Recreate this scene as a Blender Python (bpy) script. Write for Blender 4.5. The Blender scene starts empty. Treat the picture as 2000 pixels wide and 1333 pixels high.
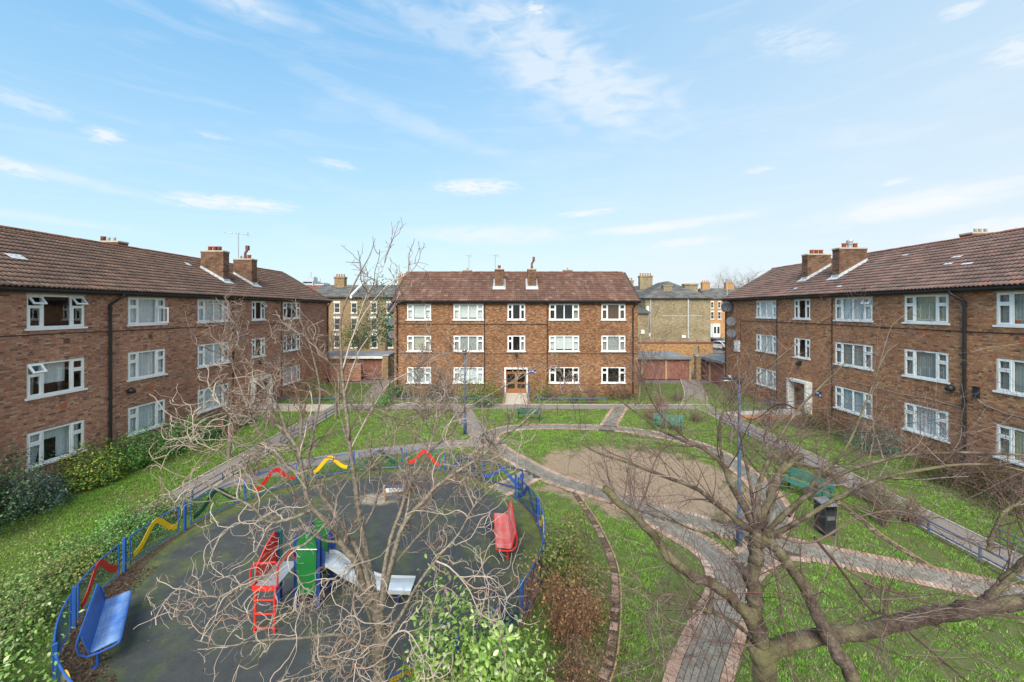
import bpy, math, random
import numpy as np
from mathutils import Vector, Matrix

sc = bpy.context.scene
COL = sc.collection
PI = math.pi
# ------------------------------------------------------------------ camera
F, CX, CY, H = 770.0, 1004.0, 605.0, 7.0
cd = bpy.data.cameras.new('camera')
cd.sensor_width = 36.0
cd.lens = 36.0 * F / 2000.0
cd.shift_x = (1000.0 - CX) / 2000.0
cd.shift_y = -(666.5 - CY) / 2000.0
cd.clip_start = 0.1
cd.clip_end = 3000.0
cam = bpy.data.objects.new('camera', cd)
cam.location = (0, 0, H)
cam.rotation_euler = (PI / 2, 0, 0)
COL.objects.link(cam)
sc.camera = cam

# ------------------------------------------------------------------ light, sky, exposure
SUN_EL, SUN_AZ = 44.0, 190.0          # degrees; azimuth clockwise from +Y
sun = bpy.data.lights.new('sun', 'SUN')
sun.energy = 1.5
sun.angle = math.radians(48)
sun.color = (1.0, 0.90, 0.77)
so = bpy.data.objects.new('sun', sun)
COL.objects.link(so)
el, az = math.radians(SUN_EL), math.radians(SUN_AZ)
sd = Vector((math.sin(az) * math.cos(el), math.cos(az) * math.cos(el), math.sin(el)))
so.rotation_euler = sd.to_track_quat('Z', 'Y').to_euler()
so.location = sd * 60
sc.view_settings.view_transform = 'Standard'
sc.view_settings.look = 'None'
sc.view_settings.exposure = 1.97
sc.view_settings.gamma = 1.0
sc.view_settings.use_curve_mapping = False
try:
    sc.cycles.max_bounces = 8
    sc.cycles.transparent_max_bounces = 16
except Exception:
    pass

def nd(nt, typ, ins=None, **props):
    n = nt.nodes.new(typ)
    for k, v in props.items():
        setattr(n, k, v)
    for k, v in (ins or {}).items():
        s = n.inputs[k]
        if isinstance(v, bpy.types.NodeSocket):
            nt.links.new(v, s)
        else:
            s.default_value = v
    return n

def mth(nt, op, a, b=0.0, c=None, clamp=False):
    ins = {0: a, 1: b}
    if c is not None:
        ins[2] = c
    return nd(nt, 'ShaderNodeMath', ins, operation=op, use_clamp=clamp).outputs[0]

def ramp(nt, fac, stops, interp='LINEAR'):
    n = nd(nt, 'ShaderNodeValToRGB', {0: fac})
    e = n.color_ramp
    e.interpolation = interp
    while len(e.elements) > 1:
        e.elements.remove(e.elements[-1])
    for i, (p, c) in enumerate(stops):
        x = e.elements[0] if i == 0 else e.elements.new(p)
        x.position = p
        x.color = (*c, 1.0) if len(c) == 3 else c
    return n.outputs[0]

def mixc(nt, fac, a, b, mode='MIX'):
    n = nt.nodes.new('ShaderNodeMix')
    n.data_type = 'RGBA'
    n.blend_type = mode
    for s, v in ((n.inputs[0], fac), (n.inputs[6], a), (n.inputs[7], b)):
        if isinstance(v, bpy.types.NodeSocket):
            nt.links.new(v, s)
        elif not hasattr(v, '__len__'):
            s.default_value = v
        else:
            s.default_value = (*v, 1.0) if len(v) == 3 else v
    return n.outputs[2]

world = bpy.data.worlds.new('World')
sc.world = world
world.use_nodes = True
wt = world.node_tree
wt.nodes.clear()
sky = nd(wt, 'ShaderNodeTexSky', sky_type='NISHITA', sun_disc=False, sun_elevation=el, sun_rotation=az,
         altitude=50.0, air_density=1.0, dust_density=0.6, ozone_density=2.2)
tcw = nd(wt, 'ShaderNodeTexCoord')
sx = nd(wt, 'ShaderNodeSeparateXYZ', {0: tcw.outputs['Generated']})
azn = mth(wt, 'ARCTAN2', sx.outputs[0], sx.outputs[1])
eln = mth(wt, 'ARCSINE', sx.outputs[2])
hue = nd(wt, 'ShaderNodeHueSaturation', {'Hue': 0.492, 'Saturation': 1.15, 'Value': 1.78, 'Color': sky.outputs[0]})
# thin high cloud: streaks stretched along the horizon, wispy edges
pv = nd(wt, 'ShaderNodeCombineXYZ', {0: mth(wt, 'MULTIPLY', azn, 2.2), 1: mth(wt, 'MULTIPLY', eln, 14.0), 2: 0.0})
nz1 = nd(wt, 'ShaderNodeTexNoise', {'Vector': pv.outputs[0], 'Scale': 1.6, 'Detail': 8.0, 'Roughness': 0.62, 'Distortion': 0.6})
pv2 = nd(wt, 'ShaderNodeCombineXYZ', {0: mth(wt, 'MULTIPLY', azn, 7.0), 1: mth(wt, 'MULTIPLY', eln, 22.0), 2: 3.0})
nz2 = nd(wt, 'ShaderNodeTexNoise', {'Vector': pv2.outputs[0], 'Scale': 1.9, 'Detail': 6.0, 'Roughness': 0.5, 'Distortion': 0.5})
wisp = ramp(wt, nz1.outputs[0], [(0.50, (0, 0, 0)), (0.85, (0.5, 0.5, 0.5))])
total = mth(wt, 'MULTIPLY', wisp, 0.6)

pv3 = nd(wt, 'ShaderNodeCombineXYZ', {0: mth(wt, 'MULTIPLY', azn, 13.0), 1: mth(wt, 'MULTIPLY', eln, 48.0), 2: 7.0})
nz3 = nd(wt, 'ShaderNodeTexNoise', {'Vector': pv3.outputs[0], 'Scale': 2.4, 'Detail': 8.0, 'Roughness': 0.62, 'Distortion': 0.3})

def cloud(x, y, wx, wy, rot, amp, edge=0.55):
    """one cloud bank seen in the photograph's part of the sky, given by its bearing and height"""
    global total
    a = math.atan2((x - CX) / F, 1.0)
    e = math.atan2((CY - y) / F, math.hypot(1.0, (x - CX) / F))
    k = math.cos(a)
    wa = wx / F * k * k
    we = wy / F * k
    r = math.radians(rot)
    da = mth(wt, 'SUBTRACT', azn, a)
    de = mth(wt, 'SUBTRACT', eln, e)
    u = mth(wt, 'ADD', mth(wt, 'MULTIPLY', da, math.cos(r) / wa), mth(wt, 'MULTIPLY', de, math.sin(r) / wa))
    v = mth(wt, 'ADD', mth(wt, 'MULTIPLY', da, -math.sin(r) / we), mth(wt, 'MULTIPLY', de, math.cos(r) / we))
    d = mth(wt, 'ADD', mth(wt, 'MULTIPLY', u, u), mth(wt, 'MULTIPLY', v, v))
    g = mth(wt, 'SUBTRACT', 1.0, d, clamp=True)
    nz = nz2 if wx > 190 else nz3
    t = mth(wt, 'ADD', g, mth(wt, 'MULTIPLY', mth(wt, 'SUBTRACT', nz.outputs[0], 0.5), 3.2 * edge + (.9 if wx > 190 else 2.2)))
    t = mth(wt, 'MULTIPLY', mth(wt, 'MULTIPLY', t, g, clamp=True), amp * .95, clamp=True)
    total = mth(wt, 'MAXIMUM', total, t)

for c in [(1090, 130, 340, 90, -26, .62, .75), (1180, 200, 230, 70, -8, .45, .8), (880, 60, 260, 40, -12, .35, .8), (470, 5, 220, 34, 0, .6, .6),
          (450, 398, 190, 20, 3, .9, .5), (930, 366, 110, 20, 2, .95, .45), (205, 265, 60, 20, 6, .8, .6), (1780, 402, 330, 34, 5, .95, .5), (1900, 368, 200, 16, 3, .7, .5),
          (1290, 442, 240, 14, 3, .85, .5), (960, 460, 230, 26, 1, .6, .6), (1340, 474, 110, 13, 3, .75, .5), (1150, 416, 80, 9, 3, .8, .4), (1930, 445, 170, 24, 5, .8, .5),
          (1560, 85, 130, 34, -22, .35, .7), (1985, 100, 90, 40, 0, .6, .6), (1042, 22, 34, 16, 0, .85, .7), (30, 328, 100, 22, -4, .75, .6), (60, 205, 120, 24, -6, .4, .7),
          (150, 352, 260, 18, -6, .4, .7), (120, 432, 240, 14, -2, .4, .6), (1485, 332, 40, 10, 0, .5, .8), (1750, 355, 40, 9, 0, .7, .7), (800, 238, 330, 26, -14, .3, .6),
          (1870, 22, 70, 16, 0, .6, .8), (1700, 265, 260, 30, -8, .22, .7), (655, 321, 60, 12, -3, .55, .6), (415, 265, 60, 9, 0, .35, .5)]:
    cloud(*c)
# a thin veil thickens to one side; the horizon is palest
side = mth(wt, 'ADD', mth(wt, 'MULTIPLY', mth(wt, 'COSINE', mth(wt, 'SUBTRACT', azn, math.radians(100))), 0.5), 0.5)
milk = mth(wt, 'MULTIPLY', mth(wt, 'POWER', side, 1.3), 0.95, clamp=True)
haze = mth(wt, 'POWER', mth(wt, 'SUBTRACT', 1.0, mth(wt, 'MULTIPLY', eln, .95), clamp=True), 2.1)
CLOUD = (4.836, 5.022, 5.208)
MILK = (2.79, 3.813, 4.743)
HORIZON = (4.51, 4.836, 5.069)
fall = mth(wt, 'ADD', mth(wt, 'MULTIPLY', eln, .85), .42, clamp=True)
deep = mixc(wt, 1.0, hue.outputs[0], nd(wt, 'ShaderNodeCombineXYZ', {0: mth(wt, 'MULTIPLY', fall, .47), 1: fall, 2: fall}).outputs[0], 'MULTIPLY')
skyc = mixc(wt, milk, deep, MILK)
skyc = mixc(wt, mth(wt, 'MULTIPLY', haze, mth(wt, 'ADD', mth(wt, 'MULTIPLY', side, .35), .80, clamp=True)), skyc, HORIZON)
skyc = mixc(wt, total, skyc, CLOUD)
bg = nd(wt, 'ShaderNodeBackground', {'Color': skyc, 'Strength': 0.05})
wo = nd(wt, 'ShaderNodeOutputWorld', {'Surface': bg.outputs[0]})

# ------------------------------------------------------------------ helpers
def at(x, y, Y):
    """the point at distance Y that lies on the sight line of photo pixel (x, y)"""
    return ((x - CX) / F * Y, Y, H - (y - CY) / F * Y)

def gnd(x, y, z=0.0):
    Y = (H - z) * F / (y - CY)
    return ((x - CX) / F * Y, Y)

def props(o, label=None, cat=None, group=None, kind=None):
    for k, v in (('label', label), ('category', cat), ('group', group), ('kind', kind)):
        if v:
            o[k] = v
    return o

def thing(name, label, cat, loc=(0, 0, 0), rz=0.0, group=None):
    o = bpy.data.objects.new(name, None)
    o.location = loc
    o.rotation_euler = (0, 0, rz)
    o.empty_display_size = 0.2
    COL.objects.link(o)
    return props(o, label, cat, group)

def link(name, me, parent=None, loc=None, rot=None, kind=None):
    o = bpy.data.objects.new(name, me)
    COL.objects.link(o)
    if parent is not None:
        o.parent = parent
    if loc is not None:
        o.location = loc
    if rot is not None:
        o.rotation_euler = rot
    if kind:
        o['kind'] = kind
    return o

def np_mesh(name, V, Fs, mats, smooth=False, midx=None):
    """mesh from a vertex array and a list of (m,k) index arrays"""
    if not isinstance(Fs, (list, tuple)):
        Fs = [Fs]
    V = np.asarray(V, dtype=np.float32).reshape(-1, 3)
    Fs = [np.asarray(f, dtype=np.int32) for f in Fs if len(f)]
    me = bpy.data.meshes.new(name)
    me.vertices.add(len(V))
    me.vertices.foreach_set('co', V.ravel())
    loops = np.concatenate([f.ravel() for f in Fs])
    tot = np.concatenate([np.full(len(f), f.shape[1], np.int32) for f in Fs])
    start = np.concatenate([[0], np.cumsum(tot)[:-1]]).astype(np.int32)
    me.loops.add(len(loops))
    me.loops.foreach_set('vertex_index', loops)
    me.polygons.add(len(tot))
    me.polygons.foreach_set('loop_start', start)
    me.polygons.foreach_set('loop_total', tot)
    me.polygons.foreach_set('use_smooth', np.full(len(tot), bool(smooth)))
    if midx is not None:
        me.polygons.foreach_set('material_index', np.asarray(midx, np.int32))
    for m in (mats if isinstance(mats, (list, tuple)) else [mats]):
        me.materials.append(m)
    me.update(calc_edges=True)
    return me

BOXF = np.array([[0, 3, 2, 1], [4, 5, 6, 7], [0, 1, 5, 4], [1, 2, 6, 5], [2, 3, 7, 6], [3, 0, 4, 7]])

class MB:
    """collects solids into one mesh"""
    def __init__(s):
        s.v, s.f, s.mi, s.n, s.m = [], [], [], 0, 0
    def raw(s, V, Fc):
        V = np.asarray(V, float).reshape(-1, 3)
        for f in Fc:
            s.f.append([int(i) + s.n for i in f])
            s.mi.append(s.m)
        s.v.append(V)
        s.n += len(V)
        return s
    def box(s, x0, x1, y0, y1, z0, z1, rz=0.0, piv=None):
        V = np.array([[x0, y0, z0], [x1, y0, z0], [x1, y1, z0], [x0, y1, z0], [x0, y0, z1], [x1, y0, z1], [x1, y1, z1], [x0, y1, z1]], float)
        if rz:
            p = np.array(piv if piv is not None else ((x0 + x1) / 2, (y0 + y1) / 2, 0.0), float)
            c, q = math.cos(rz), math.sin(rz)
            V = (V - p) @ np.array([[c, q, 0], [-q, c, 0], [0, 0, 1]]) + p
        return s.raw(V, BOXF)
    def tube(s, pts, r, n=8, cap=True, closed=False):
        P = np.asarray(pts, float)
        m = len(P)
        R = np.full(m, r, float) if np.isscalar(r) else np.asarray(r, float)
        if closed:
            T = np.roll(P, -1, 0) - np.roll(P, 1, 0)
        else:
            T = np.gradient(P, axis=0)
        T /= np.linalg.norm(T, axis=1)[:, None] + 1e-12
        ref = np.array([0, 0, 1.0]) if abs(T[0][2]) < 0.9 else np.array([1.0, 0, 0])
        A = np.cross(T[0], ref); A /= np.linalg.norm(A)
        V = []
        for i in range(m):
            A = A - T[i] * A.dot(T[i]); A /= np.linalg.norm(A) + 1e-12
            B = np.cross(T[i], A)
            for k in range(n):
                t = 2 * PI * k / n
                V.append(P[i] + R[i] * (A * math.cos(t) + B * math.sin(t)))
        Fc = []
        for i in range(m if closed else m - 1):
            j = (i + 1) % m
            for k in range(n):
                k2 = (k + 1) % n
                Fc.append([i * n + k, i * n + k2, j * n + k2, j * n + k])
        if cap and not closed:
            Fc.append(list(range(n))[::-1]); Fc.append(list(range((m - 1) * n, m * n)))
        return s.raw(V, Fc)
    def cyl(s, x, y, z0, z1, r0, r1=None, n=16):
        return s.tube([(x, y, z0), (x, y, z1)], [r0, r0 if r1 is None else r1], n)
    def lathe(s, x, y, prof, n=16):
        V, Fc = [], []
        for r, z in prof:
            for k in range(n):
                t = 2 * PI * k / n
                V.append((x + r * math.cos(t), y + r * math.sin(t), z))
        for i in range(len(prof) - 1):
            for k in range(n):
                k2 = (k + 1) % n
                Fc.append([i * n + k, i * n + k2, (i + 1) * n + k2, (i + 1) * n + k])
        Fc.append(list(range(n))[::-1]); Fc.append(list(range((len(prof) - 1) * n, len(prof) * n)))
        return s.raw(V, Fc)
    def prism(s, poly, axis, a0, a1):
        """extrude a polygon (2-d list) along axis 'x','y' or 'z'"""
        n = len(poly)
        def p3(p, a):
            return {'x': (a, p[0], p[1]), 'y': (p[0], a, p[1]), 'z': (p[0], p[1], a)}[axis]
        V = [p3(p, a0) for p in poly] + [p3(p, a1) for p in poly]
        Fc = [list(range(n))[::-1], list(range(n, 2 * n))]
        for i in range(n):
            j = (i + 1) % n
            Fc.append([i, j, n + j, n + i])
        return s.raw(V, Fc)
    def me(s, name, mats, smooth=False):
        me = bpy.data.meshes.new(name)
        V = np.concatenate(s.v)
        me.from_pydata(V.tolist(), [], s.f)
        for m in (mats if isinstance(mats, (list, tuple)) else [mats]):
            me.materials.append(m)
        me.polygons.foreach_set('material_index', np.array(s.mi, np.int32))
        me.polygons.foreach_set('use_smooth', np.full(len(s.f), bool(smooth)))
        bm_fix(me)
        me.update()
        return me
    def build(s, name, mats, parent=None, smooth=False, kind=None, loc=None, rot=None):
        return link(name, s.me(name, mats, smooth), parent, loc, rot, kind)

import bmesh
def bm_fix(me):
    b = bmesh.new(); b.from_mesh(me)
    bmesh.ops.recalc_face_normals(b, faces=b.faces)
    b.to_mesh(me); b.free()

def cr(pts, n, closed=False):
    """Catmull-Rom resampling to n points"""
    P = np.asarray(pts, float)
    m = len(P)
    if closed:
        Q = np.concatenate([P[-1:], P, P[:2]])
        seg = m
    else:
        Q = np.concatenate([[2 * P[0] - P[1]], P, [2 * P[-1] - P[-2]]])
        seg = m - 1
    out = []
    for t in np.linspace(0, seg, n, endpoint=not closed):
        i = min(int(t), seg - 1); u = t - i
        a, b, c, d = Q[i], Q[i + 1], Q[i + 2], Q[i + 3]
        out.append(0.5 * (2 * b + (c - a) * u + (2 * a - 5 * b + 4 * c - d) * u * u + (3 * b - a - 3 * c + d) * u ** 3))
    return np.array(out)

def tubes(P, R, S=4):
    """many tubes at once: P (N,K,3), R (N,K) -> vertices, quads"""
    N, K, _ = P.shape
    T = np.gradient(P, axis=1)
    T /= np.linalg.norm(T, axis=2, keepdims=True) + 1e-9
    ref = np.zeros((N, 1, 3)); m = np.abs(T.mean(1)[:, 2]) > 0.75
    ref[~m, 0, 2] = 1.0; ref[m, 0, 0] = 1.0
    A = np.cross(T, np.broadcast_to(ref, T.shape)); A /= np.linalg.norm(A, axis=2, keepdims=True) + 1e-9
    B = np.cross(T, A)
    ang = np.arange(S) * 2 * PI / S
    V = P[:, :, None, :] + R[:, :, None, None] * (A[:, :, None, :] * np.cos(ang)[None, None, :, None] + B[:, :, None, :] * np.sin(ang)[None, None, :, None])
    base = (np.arange(N) * K * S)[:, None, None]
    i = np.arange(K - 1)[None, :, None] * S
    k = np.arange(S)[None, None, :]; k2 = (k + 1) % S
    Fq = np.stack([base + i + k, base + i + k2, base + i + S + k2, base + i + S + k], -1).reshape(-1, 4)
    return V.reshape(-1, 3), Fq

def norm(v):
    return v / (np.linalg.norm(v, axis=-1, keepdims=True) + 1e-9)

def grow(S, D, L, K, curl, wob, lift, rs):
    N = len(S)
    P = np.zeros((N, K, 3)); P[:, 0] = S
    d = norm(D)
    ax = norm(rs.randn(N, 3))
    sg = np.sign(rs.randn(N, 1))
    for k in range(1, K):
        d = d + curl * sg * np.cross(ax, d) + wob * rs.randn(N, 3)
        d[:, 2] += lift
        d = norm(d)
        ax = norm(ax + 0.35 * rs.randn(N, 3))
        P[:, k] = P[:, k - 1] + d * (L / (K - 1))[:, None]
    return P

def sprout(P, R, n, lo, hi, len_, spread, up, rs, K, curl, wob, lift, rmul=0.6, rmin=0.002, rtip=0.35, rmax=1.0):
    """n children on each of the parents P (N,K0,3)"""
    N, K0, _ = P.shape
    N2 = N * n
    pi = np.repeat(np.arange(N), n)
    t = rs.uniform(lo, hi, N2) * (K0 - 1)
    i = np.clip(t.astype(int), 0, K0 - 2); u = (t - i)[:, None]
    S = P[pi, i] * (1 - u) + P[pi, i + 1] * u
    T = norm(P[pi, i + 1] - P[pi, i])
    D = T * 0.6 + spread * norm(rs.randn(N2, 3)); D[:, 2] += up
    L = rs.uniform(len_[0], len_[1], N2)
    C = grow(S, D, L, K, curl, wob, lift, rs)
    r0 = np.clip(R[pi, i] * rmul, rmin, rmax) * rs.uniform(0.6, 1.0, N2)
    RR = np.maximum(r0[:, None] * np.linspace(1, rtip, K)[None], rmin * 0.55)
    return C, RR
# ------------------------------------------------------------------ materials
def newmat(name):
    m = bpy.data.materials.new(name)
    m.use_nodes = True
    nt = m.node_tree
    nt.nodes.clear()
    return m, nt

def finish(nt, color, rough=0.7, spec=0.3, bump=None, bstr=0.3, bdist=0.01, metal=0.0, extra=None):
    ins = {'Base Color': color if isinstance(color, bpy.types.NodeSocket) else (*color, 1.0), 'Roughness': rough, 'Metallic': metal, 'Specular IOR Level': spec}
    ins.update(extra or {})
    b = nd(nt, 'ShaderNodeBsdfPrincipled', ins)
    if bump is not None:
        bn = nd(nt, 'ShaderNodeBump', {'Height': bump, 'Strength': bstr, 'Distance': bdist})
        nt.links.new(bn.outputs[0], b.inputs['Normal'])
    nd(nt, 'ShaderNodeOutputMaterial', {'Surface': b.outputs[0]})
    return b

def noise(nt, scale, detail=4.0, rough=0.55, vec=None, dist=0.0):
    ins = {'Scale': scale, 'Detail': detail, 'Roughness': rough, 'Distortion': dist}
    if vec is None:
        vec = nd(nt, 'ShaderNodeTexCoord').outputs['Object']
    ins['Vector'] = vec
    return nd(nt, 'ShaderNodeTexNoise', ins).outputs[0]

def wpos(nt):
    return nd(nt, 'ShaderNodeNewGeometry').outputs['Position']

def rnd(nt):
    """a random number per loose piece and per object"""
    g = nd(nt, 'ShaderNodeNewGeometry').outputs['Random Per Island']
    o = nd(nt, 'ShaderNodeObjectInfo').outputs['Random']
    return mth(nt, 'FRACT', mth(nt, 'ADD', g, o))

def simple(name, c, var=0.25, scale=6.0, rough=0.6, spec=0.3, bump=0.0, metal=0.0, dirt=None, dirt_amt=0.35, world_=False):
    m, nt = newmat(name)
    vec = wpos(nt) if world_ else None
    n = noise(nt, scale, 5.0, 0.6, vec)
    lo = tuple(x * (1 - var) for x in c); hi = tuple(min(1.0, x * (1 + var)) for x in c)
    col = ramp(nt, n, [(0.3, lo), (0.7, hi)])
    if dirt:
        d = noise(nt, scale * 0.35, 6.0, 0.7, vec)
        col = mixc(nt, mth(nt, 'MULTIPLY', ramp(nt, d, [(0.5, (0, 0, 0)), (0.75, (1, 1, 1))]), dirt_amt), col, dirt)
    finish(nt, col, rough, spec, n if bump else None, bump, 0.01, metal)
    return m

def pieces(name, stops, var=0.18, scale=14.0, rough=0.85, spec=0.2, bump=0.4, moss=None, wvar=None, bdist=0.006, streak=None):
    """one tint per loose piece (brick, tile, paver, leaf)"""
    m, nt = newmat(name)
    col = ramp(nt, rnd(nt), stops, 'LINEAR')
    n = noise(nt, scale, 5.0, 0.65, wpos(nt))
    col = mixc(nt, 1.0, col, ramp(nt, n, [(0.3, (1 - var,) * 3), (0.7, (1 + var,) * 3)]), 'MULTIPLY')
    if wvar:
        w = noise(nt, wvar[0], 4.0, 0.6, wpos(nt))
        col = mixc(nt, 1.0, col, ramp(nt, w, [(0.35, wvar[1]), (0.65, wvar[2])]), 'MULTIPLY')
    if moss:
        w = noise(nt, moss[0], 6.0, 0.7, wpos(nt))
        col = mixc(nt, mth(nt, 'MULTIPLY', ramp(nt, w, [(moss[2], (0, 0, 0)), (moss[3], (1, 1, 1))]), moss[4]), col, moss[1])
    if streak:
        sv = nd(nt, 'ShaderNodeVectorMath', {0: wpos(nt), 1: streak[0]}, operation='MULTIPLY').outputs[0]
        w = noise(nt, 1.0, 4.0, .6, sv)
        col = mixc(nt, mth(nt, 'MULTIPLY', ramp(nt, w, [(0.52, (0, 0, 0)), (0.72, (1, 1, 1))]), streak[2]), col, streak[1])
    finish(nt, col, rough, spec, n if bump else None, bump, bdist)
    return m

def brick_tex(name, stops, mortar, w=0.225, h=0.075, ms=0.010, bump=0.5, wvar=None):
    m, nt = newmat(name)
    o = nd(nt, 'ShaderNodeTexCoord').outputs['Object']
    s = nd(nt, 'ShaderNodeSeparateXYZ', {0: o})
    v = nd(nt, 'ShaderNodeCombineXYZ', {0: mth(nt, 'ADD', s.outputs[0], s.outputs[1]), 1: s.outputs[2], 2: 0.0}).outputs[0]
    b = nd(nt, 'ShaderNodeTexBrick', {'Vector': v, 'Color1': (0, 0, 0, 1), 'Color2': (1, 1, 1, 1), 'Mortar': (0.5, 0.5, 0.5, 1), 'Scale': 1.0,
                                      'Mortar Size': ms * 0.5, 'Mortar Smooth': 0.1, 'Bias': 0.0, 'Brick Width': w, 'Row Height': h}, offset=0.5)
    col = ramp(nt, b.outputs[0], stops)
    n = noise(nt, 18.0, 4.0, 0.6, o)
    col = mixc(nt, 1.0, col, ramp(nt, n, [(0.3, (0.85,) * 3), (0.7, (1.15,) * 3)]), 'MULTIPLY')
    col = mixc(nt, b.outputs[1], col, mortar)
    if wvar:
        q = noise(nt, wvar[0], 5.0, 0.65, o)
        col = mixc(nt, 1.0, col, ramp(nt, q, [(0.35, wvar[1]), (0.65, wvar[2])]), 'MULTIPLY')
    finish(nt, col, 0.9, 0.15, mth(nt, 'SUBTRACT', 1.0, b.outputs[1]), bump, 0.006)
    return m

BR = [(0.0, (.15, .095, .080)), (0.07, (.23, .128, .098)), (0.15, (.355, .168, .110)), (0.45, (.415, .202, .128)), (0.65, (.45, .235, .146)), (0.87, (.49, .285, .175)), (0.97, (.53, .35, .225)), (1.0, (.39, .18, .115))]
BR_L = [(p, (c[0], c[1] * .97, c[2] * 1.04)) for p, c in BR]
BR_R = [(p, (c[0] * .97, c[1] * .90, c[2] * .76)) for p, c in BR]
BR_C = [(0.0, (.10, .055, .038)), (0.2, (.19, .086, .046)), (0.55, (.25, .120, .062)), (0.8, (.295, .155, .080)), (1.0, (.37, .225, .125))]
BR_K = [(p, (c[0] * .42, c[1] * .42, c[2] * .42)) for p, c in BR]
MORT = (.345, .25, .18)
WV = (0.4, (.84, .82, .82), (1.10, 1.10, 1.08))
M = {}
M['brick_left'] = pieces('red_brick', BR_L, wvar=WV, bump=.25)
M['brick_right'] = pieces('brown_brick', BR_R, wvar=WV)
M['mortar'] = simple('mortar', MORT, 0.15, 9.0, 0.95, 0.1)
M['bt_left'] = brick_tex('brick_wall_red', BR_L, MORT, wvar=WV)
M['bt_right'] = brick_tex('brick_wall_brown', BR_R, MORT, wvar=WV)
M['bt_mid'] = brick_tex('brick_wall_tan', BR_C, (.185, .13, .088), w=.17, wvar=(0.3, (.84, .82, .80), (1.14, 1.12, 1.10)))
M['bt_stack'] = brick_tex('stack_brick', BR_K, (.15, .12, .09), wvar=(1.2, (.7, .7, .7), (1.2, 1.2, 1.15)))
M['bt_stock'] = brick_tex('stock_brick', [(0, (.20, .15, .085)), (0.5, (.29, .225, .13)), (1, (.36, .30, .19))], (.27, .235, .17), wvar=(0.5, (.70, .70, .70), (1.1, 1.1, 1.08)))
M['bt_yellow'] = brick_tex('yellow_brick', [(0, (.18, .115, .06)), (0.5, (.28, .18, .09)), (1, (.36, .25, .135))], (.24, .185, .125))
M['bt_orange'] = brick_tex('orange_brick', [(0, (.28, .13, .05)), (0.5, (.42, .22, .09)), (1, (.52, .31, .14))], (.33, .25, .16))
M['tile_left'] = pieces('tile_brown', [(0, (.142, .094, .076)), (0.3, (.162, .106, .085)), (0.7, (.184, .119, .094)), (0.95, (.21, .132, .102)), (1, (.245, .135, .095))], var=.16, scale=5.0,
                        moss=(1.6, (.17, .165, .11), .58, .74, .55), streak=((.2, 2.4, .2), (.20, .165, .13), .35), wvar=(0.5, (.86, .88, .9), (1.12, 1.1, 1.08)))
M['tile_right'] = pieces('tile_red_brown', [(0, (.145, .096, .082)), (0.3, (.172, .110, .093)), (0.7, (.198, .124, .104)), (0.94, (.228, .134, .108)), (1, (.27, .140, .106))], var=.16, scale=5.0,
                         moss=(1.3, (.20, .16, .13), .57, .74, .45), streak=((.2, 2.4, .2), (.27, .21, .17), .35), wvar=(0.5, (.85, .86, .88), (1.14, 1.1, 1.08)))
M['tile_mid'] = pieces('tile_red', [(0, (.115, .064, .049)), (0.3, (.133, .073, .056)), (0.7, (.152, .084, .064)), (0.93, (.175, .097, .073)), (1, (.23, .14, .115))], var=.16, scale=5.0,
                       moss=(0.9, (.24, .18, .15), .55, .76, .4), streak=((3.2, .22, .22), (.25, .19, .155), .32), wvar=(0.45, (.84, .85, .88), (1.15, 1.1, 1.06)))
M['roof_under'] = simple('roof_felt', (.08, .052, .044), .2, 3.0, .9)
M['ridge'] = pieces('ridge_tile', [(0, (.13, .058, .042)), (0.5, (.21, .085, .058)), (1, (.28, .105, .07))], scale=8.0, moss=(2.0, (.15, .14, .10), .55, .75, .6))
M['white'] = simple('white_frame', (.80, .80, .79), .03, 4.0, .35, .4, dirt=(.55, .54, .50), dirt_amt=.25)
M['white_old'] = simple('white_paint', (.70, .70, .66), .08, 3.0, .55, .3, dirt=(.42, .40, .34), dirt_amt=.6)
M['render_old'] = simple('stained_render', (.50, .44, .36), .15, 4.0, .85, .2, dirt=(.26, .23, .16), dirt_amt=.7)
M['black'] = simple('black_pipe', (.018, .019, .022), .25, 5.0, .45, .4)
M['soffit'] = simple('dark_fascia', (.040, .036, .033), .3, 3.0, .7, .3)
M['cable'] = simple('brown_cable', (.060, .034, .026), .3, 5.0, .7)
M['cable_pale'] = simple('grey_cable', (.30, .26, .22), .25, 4.0, .7)
M['lead'] = simple('lead_flashing', (.46, .47, .48), .2, 5.0, .55, .4, dirt=(.24, .24, .24), dirt_amt=.5)
M['terracotta'] = simple('terracotta', (.46, .135, .06), .2, 8.0, .8, dirt=(.12, .07, .05), dirt_amt=.4)
M['terra_dark'] = simple('sooty_terracotta', (.16, .07, .05), .3, 8.0, .85)
M['steel'] = simple('galvanised', (.45, .46, .47), .15, 8.0, .4, .5, metal=.5)
M['steel_chute'] = simple('polished_slide', (.62, .63, .64), .08, 4.0, .3, .5, metal=.35)
M['dish_grey'] = simple('dish_grey', (.10, .105, .12), .12, 4.0, .55)
M['dish_dark'] = simple('dish_dark', (.022, .026, .036), .2, 4.0, .5)
M['blue'] = simple('blue_paint', (.024, .098, .35), .14, 3.0, .38, .45, dirt=(.05, .10, .20), dirt_amt=.45)
M['blue_dark'] = simple('navy_paint', (.016, .042, .18), .2, 3.0, .45, .4, dirt=(.06, .08, .12), dirt_amt=.4)
M['blue_post'] = simple('blue_column', (.062, .105, .19), .3, 3.0, .5, .35, dirt=(.20, .22, .26), dirt_amt=.9)
M['red'] = simple('red_paint', (.66, .030, .020), .10, 3.0, .4, .45, dirt=(.42, .07, .05), dirt_amt=.4)
M['yellow'] = simple('yellow_paint', (.86, .52, .012), .07, 3.0, .4, .45, dirt=(.6, .40, .06), dirt_amt=.35)
M['green'] = simple('green_paint', (.012, .15, .032), .14, 3.0, .4, .45, dirt=(.05, .16, .06), dirt_amt=.35)
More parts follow.
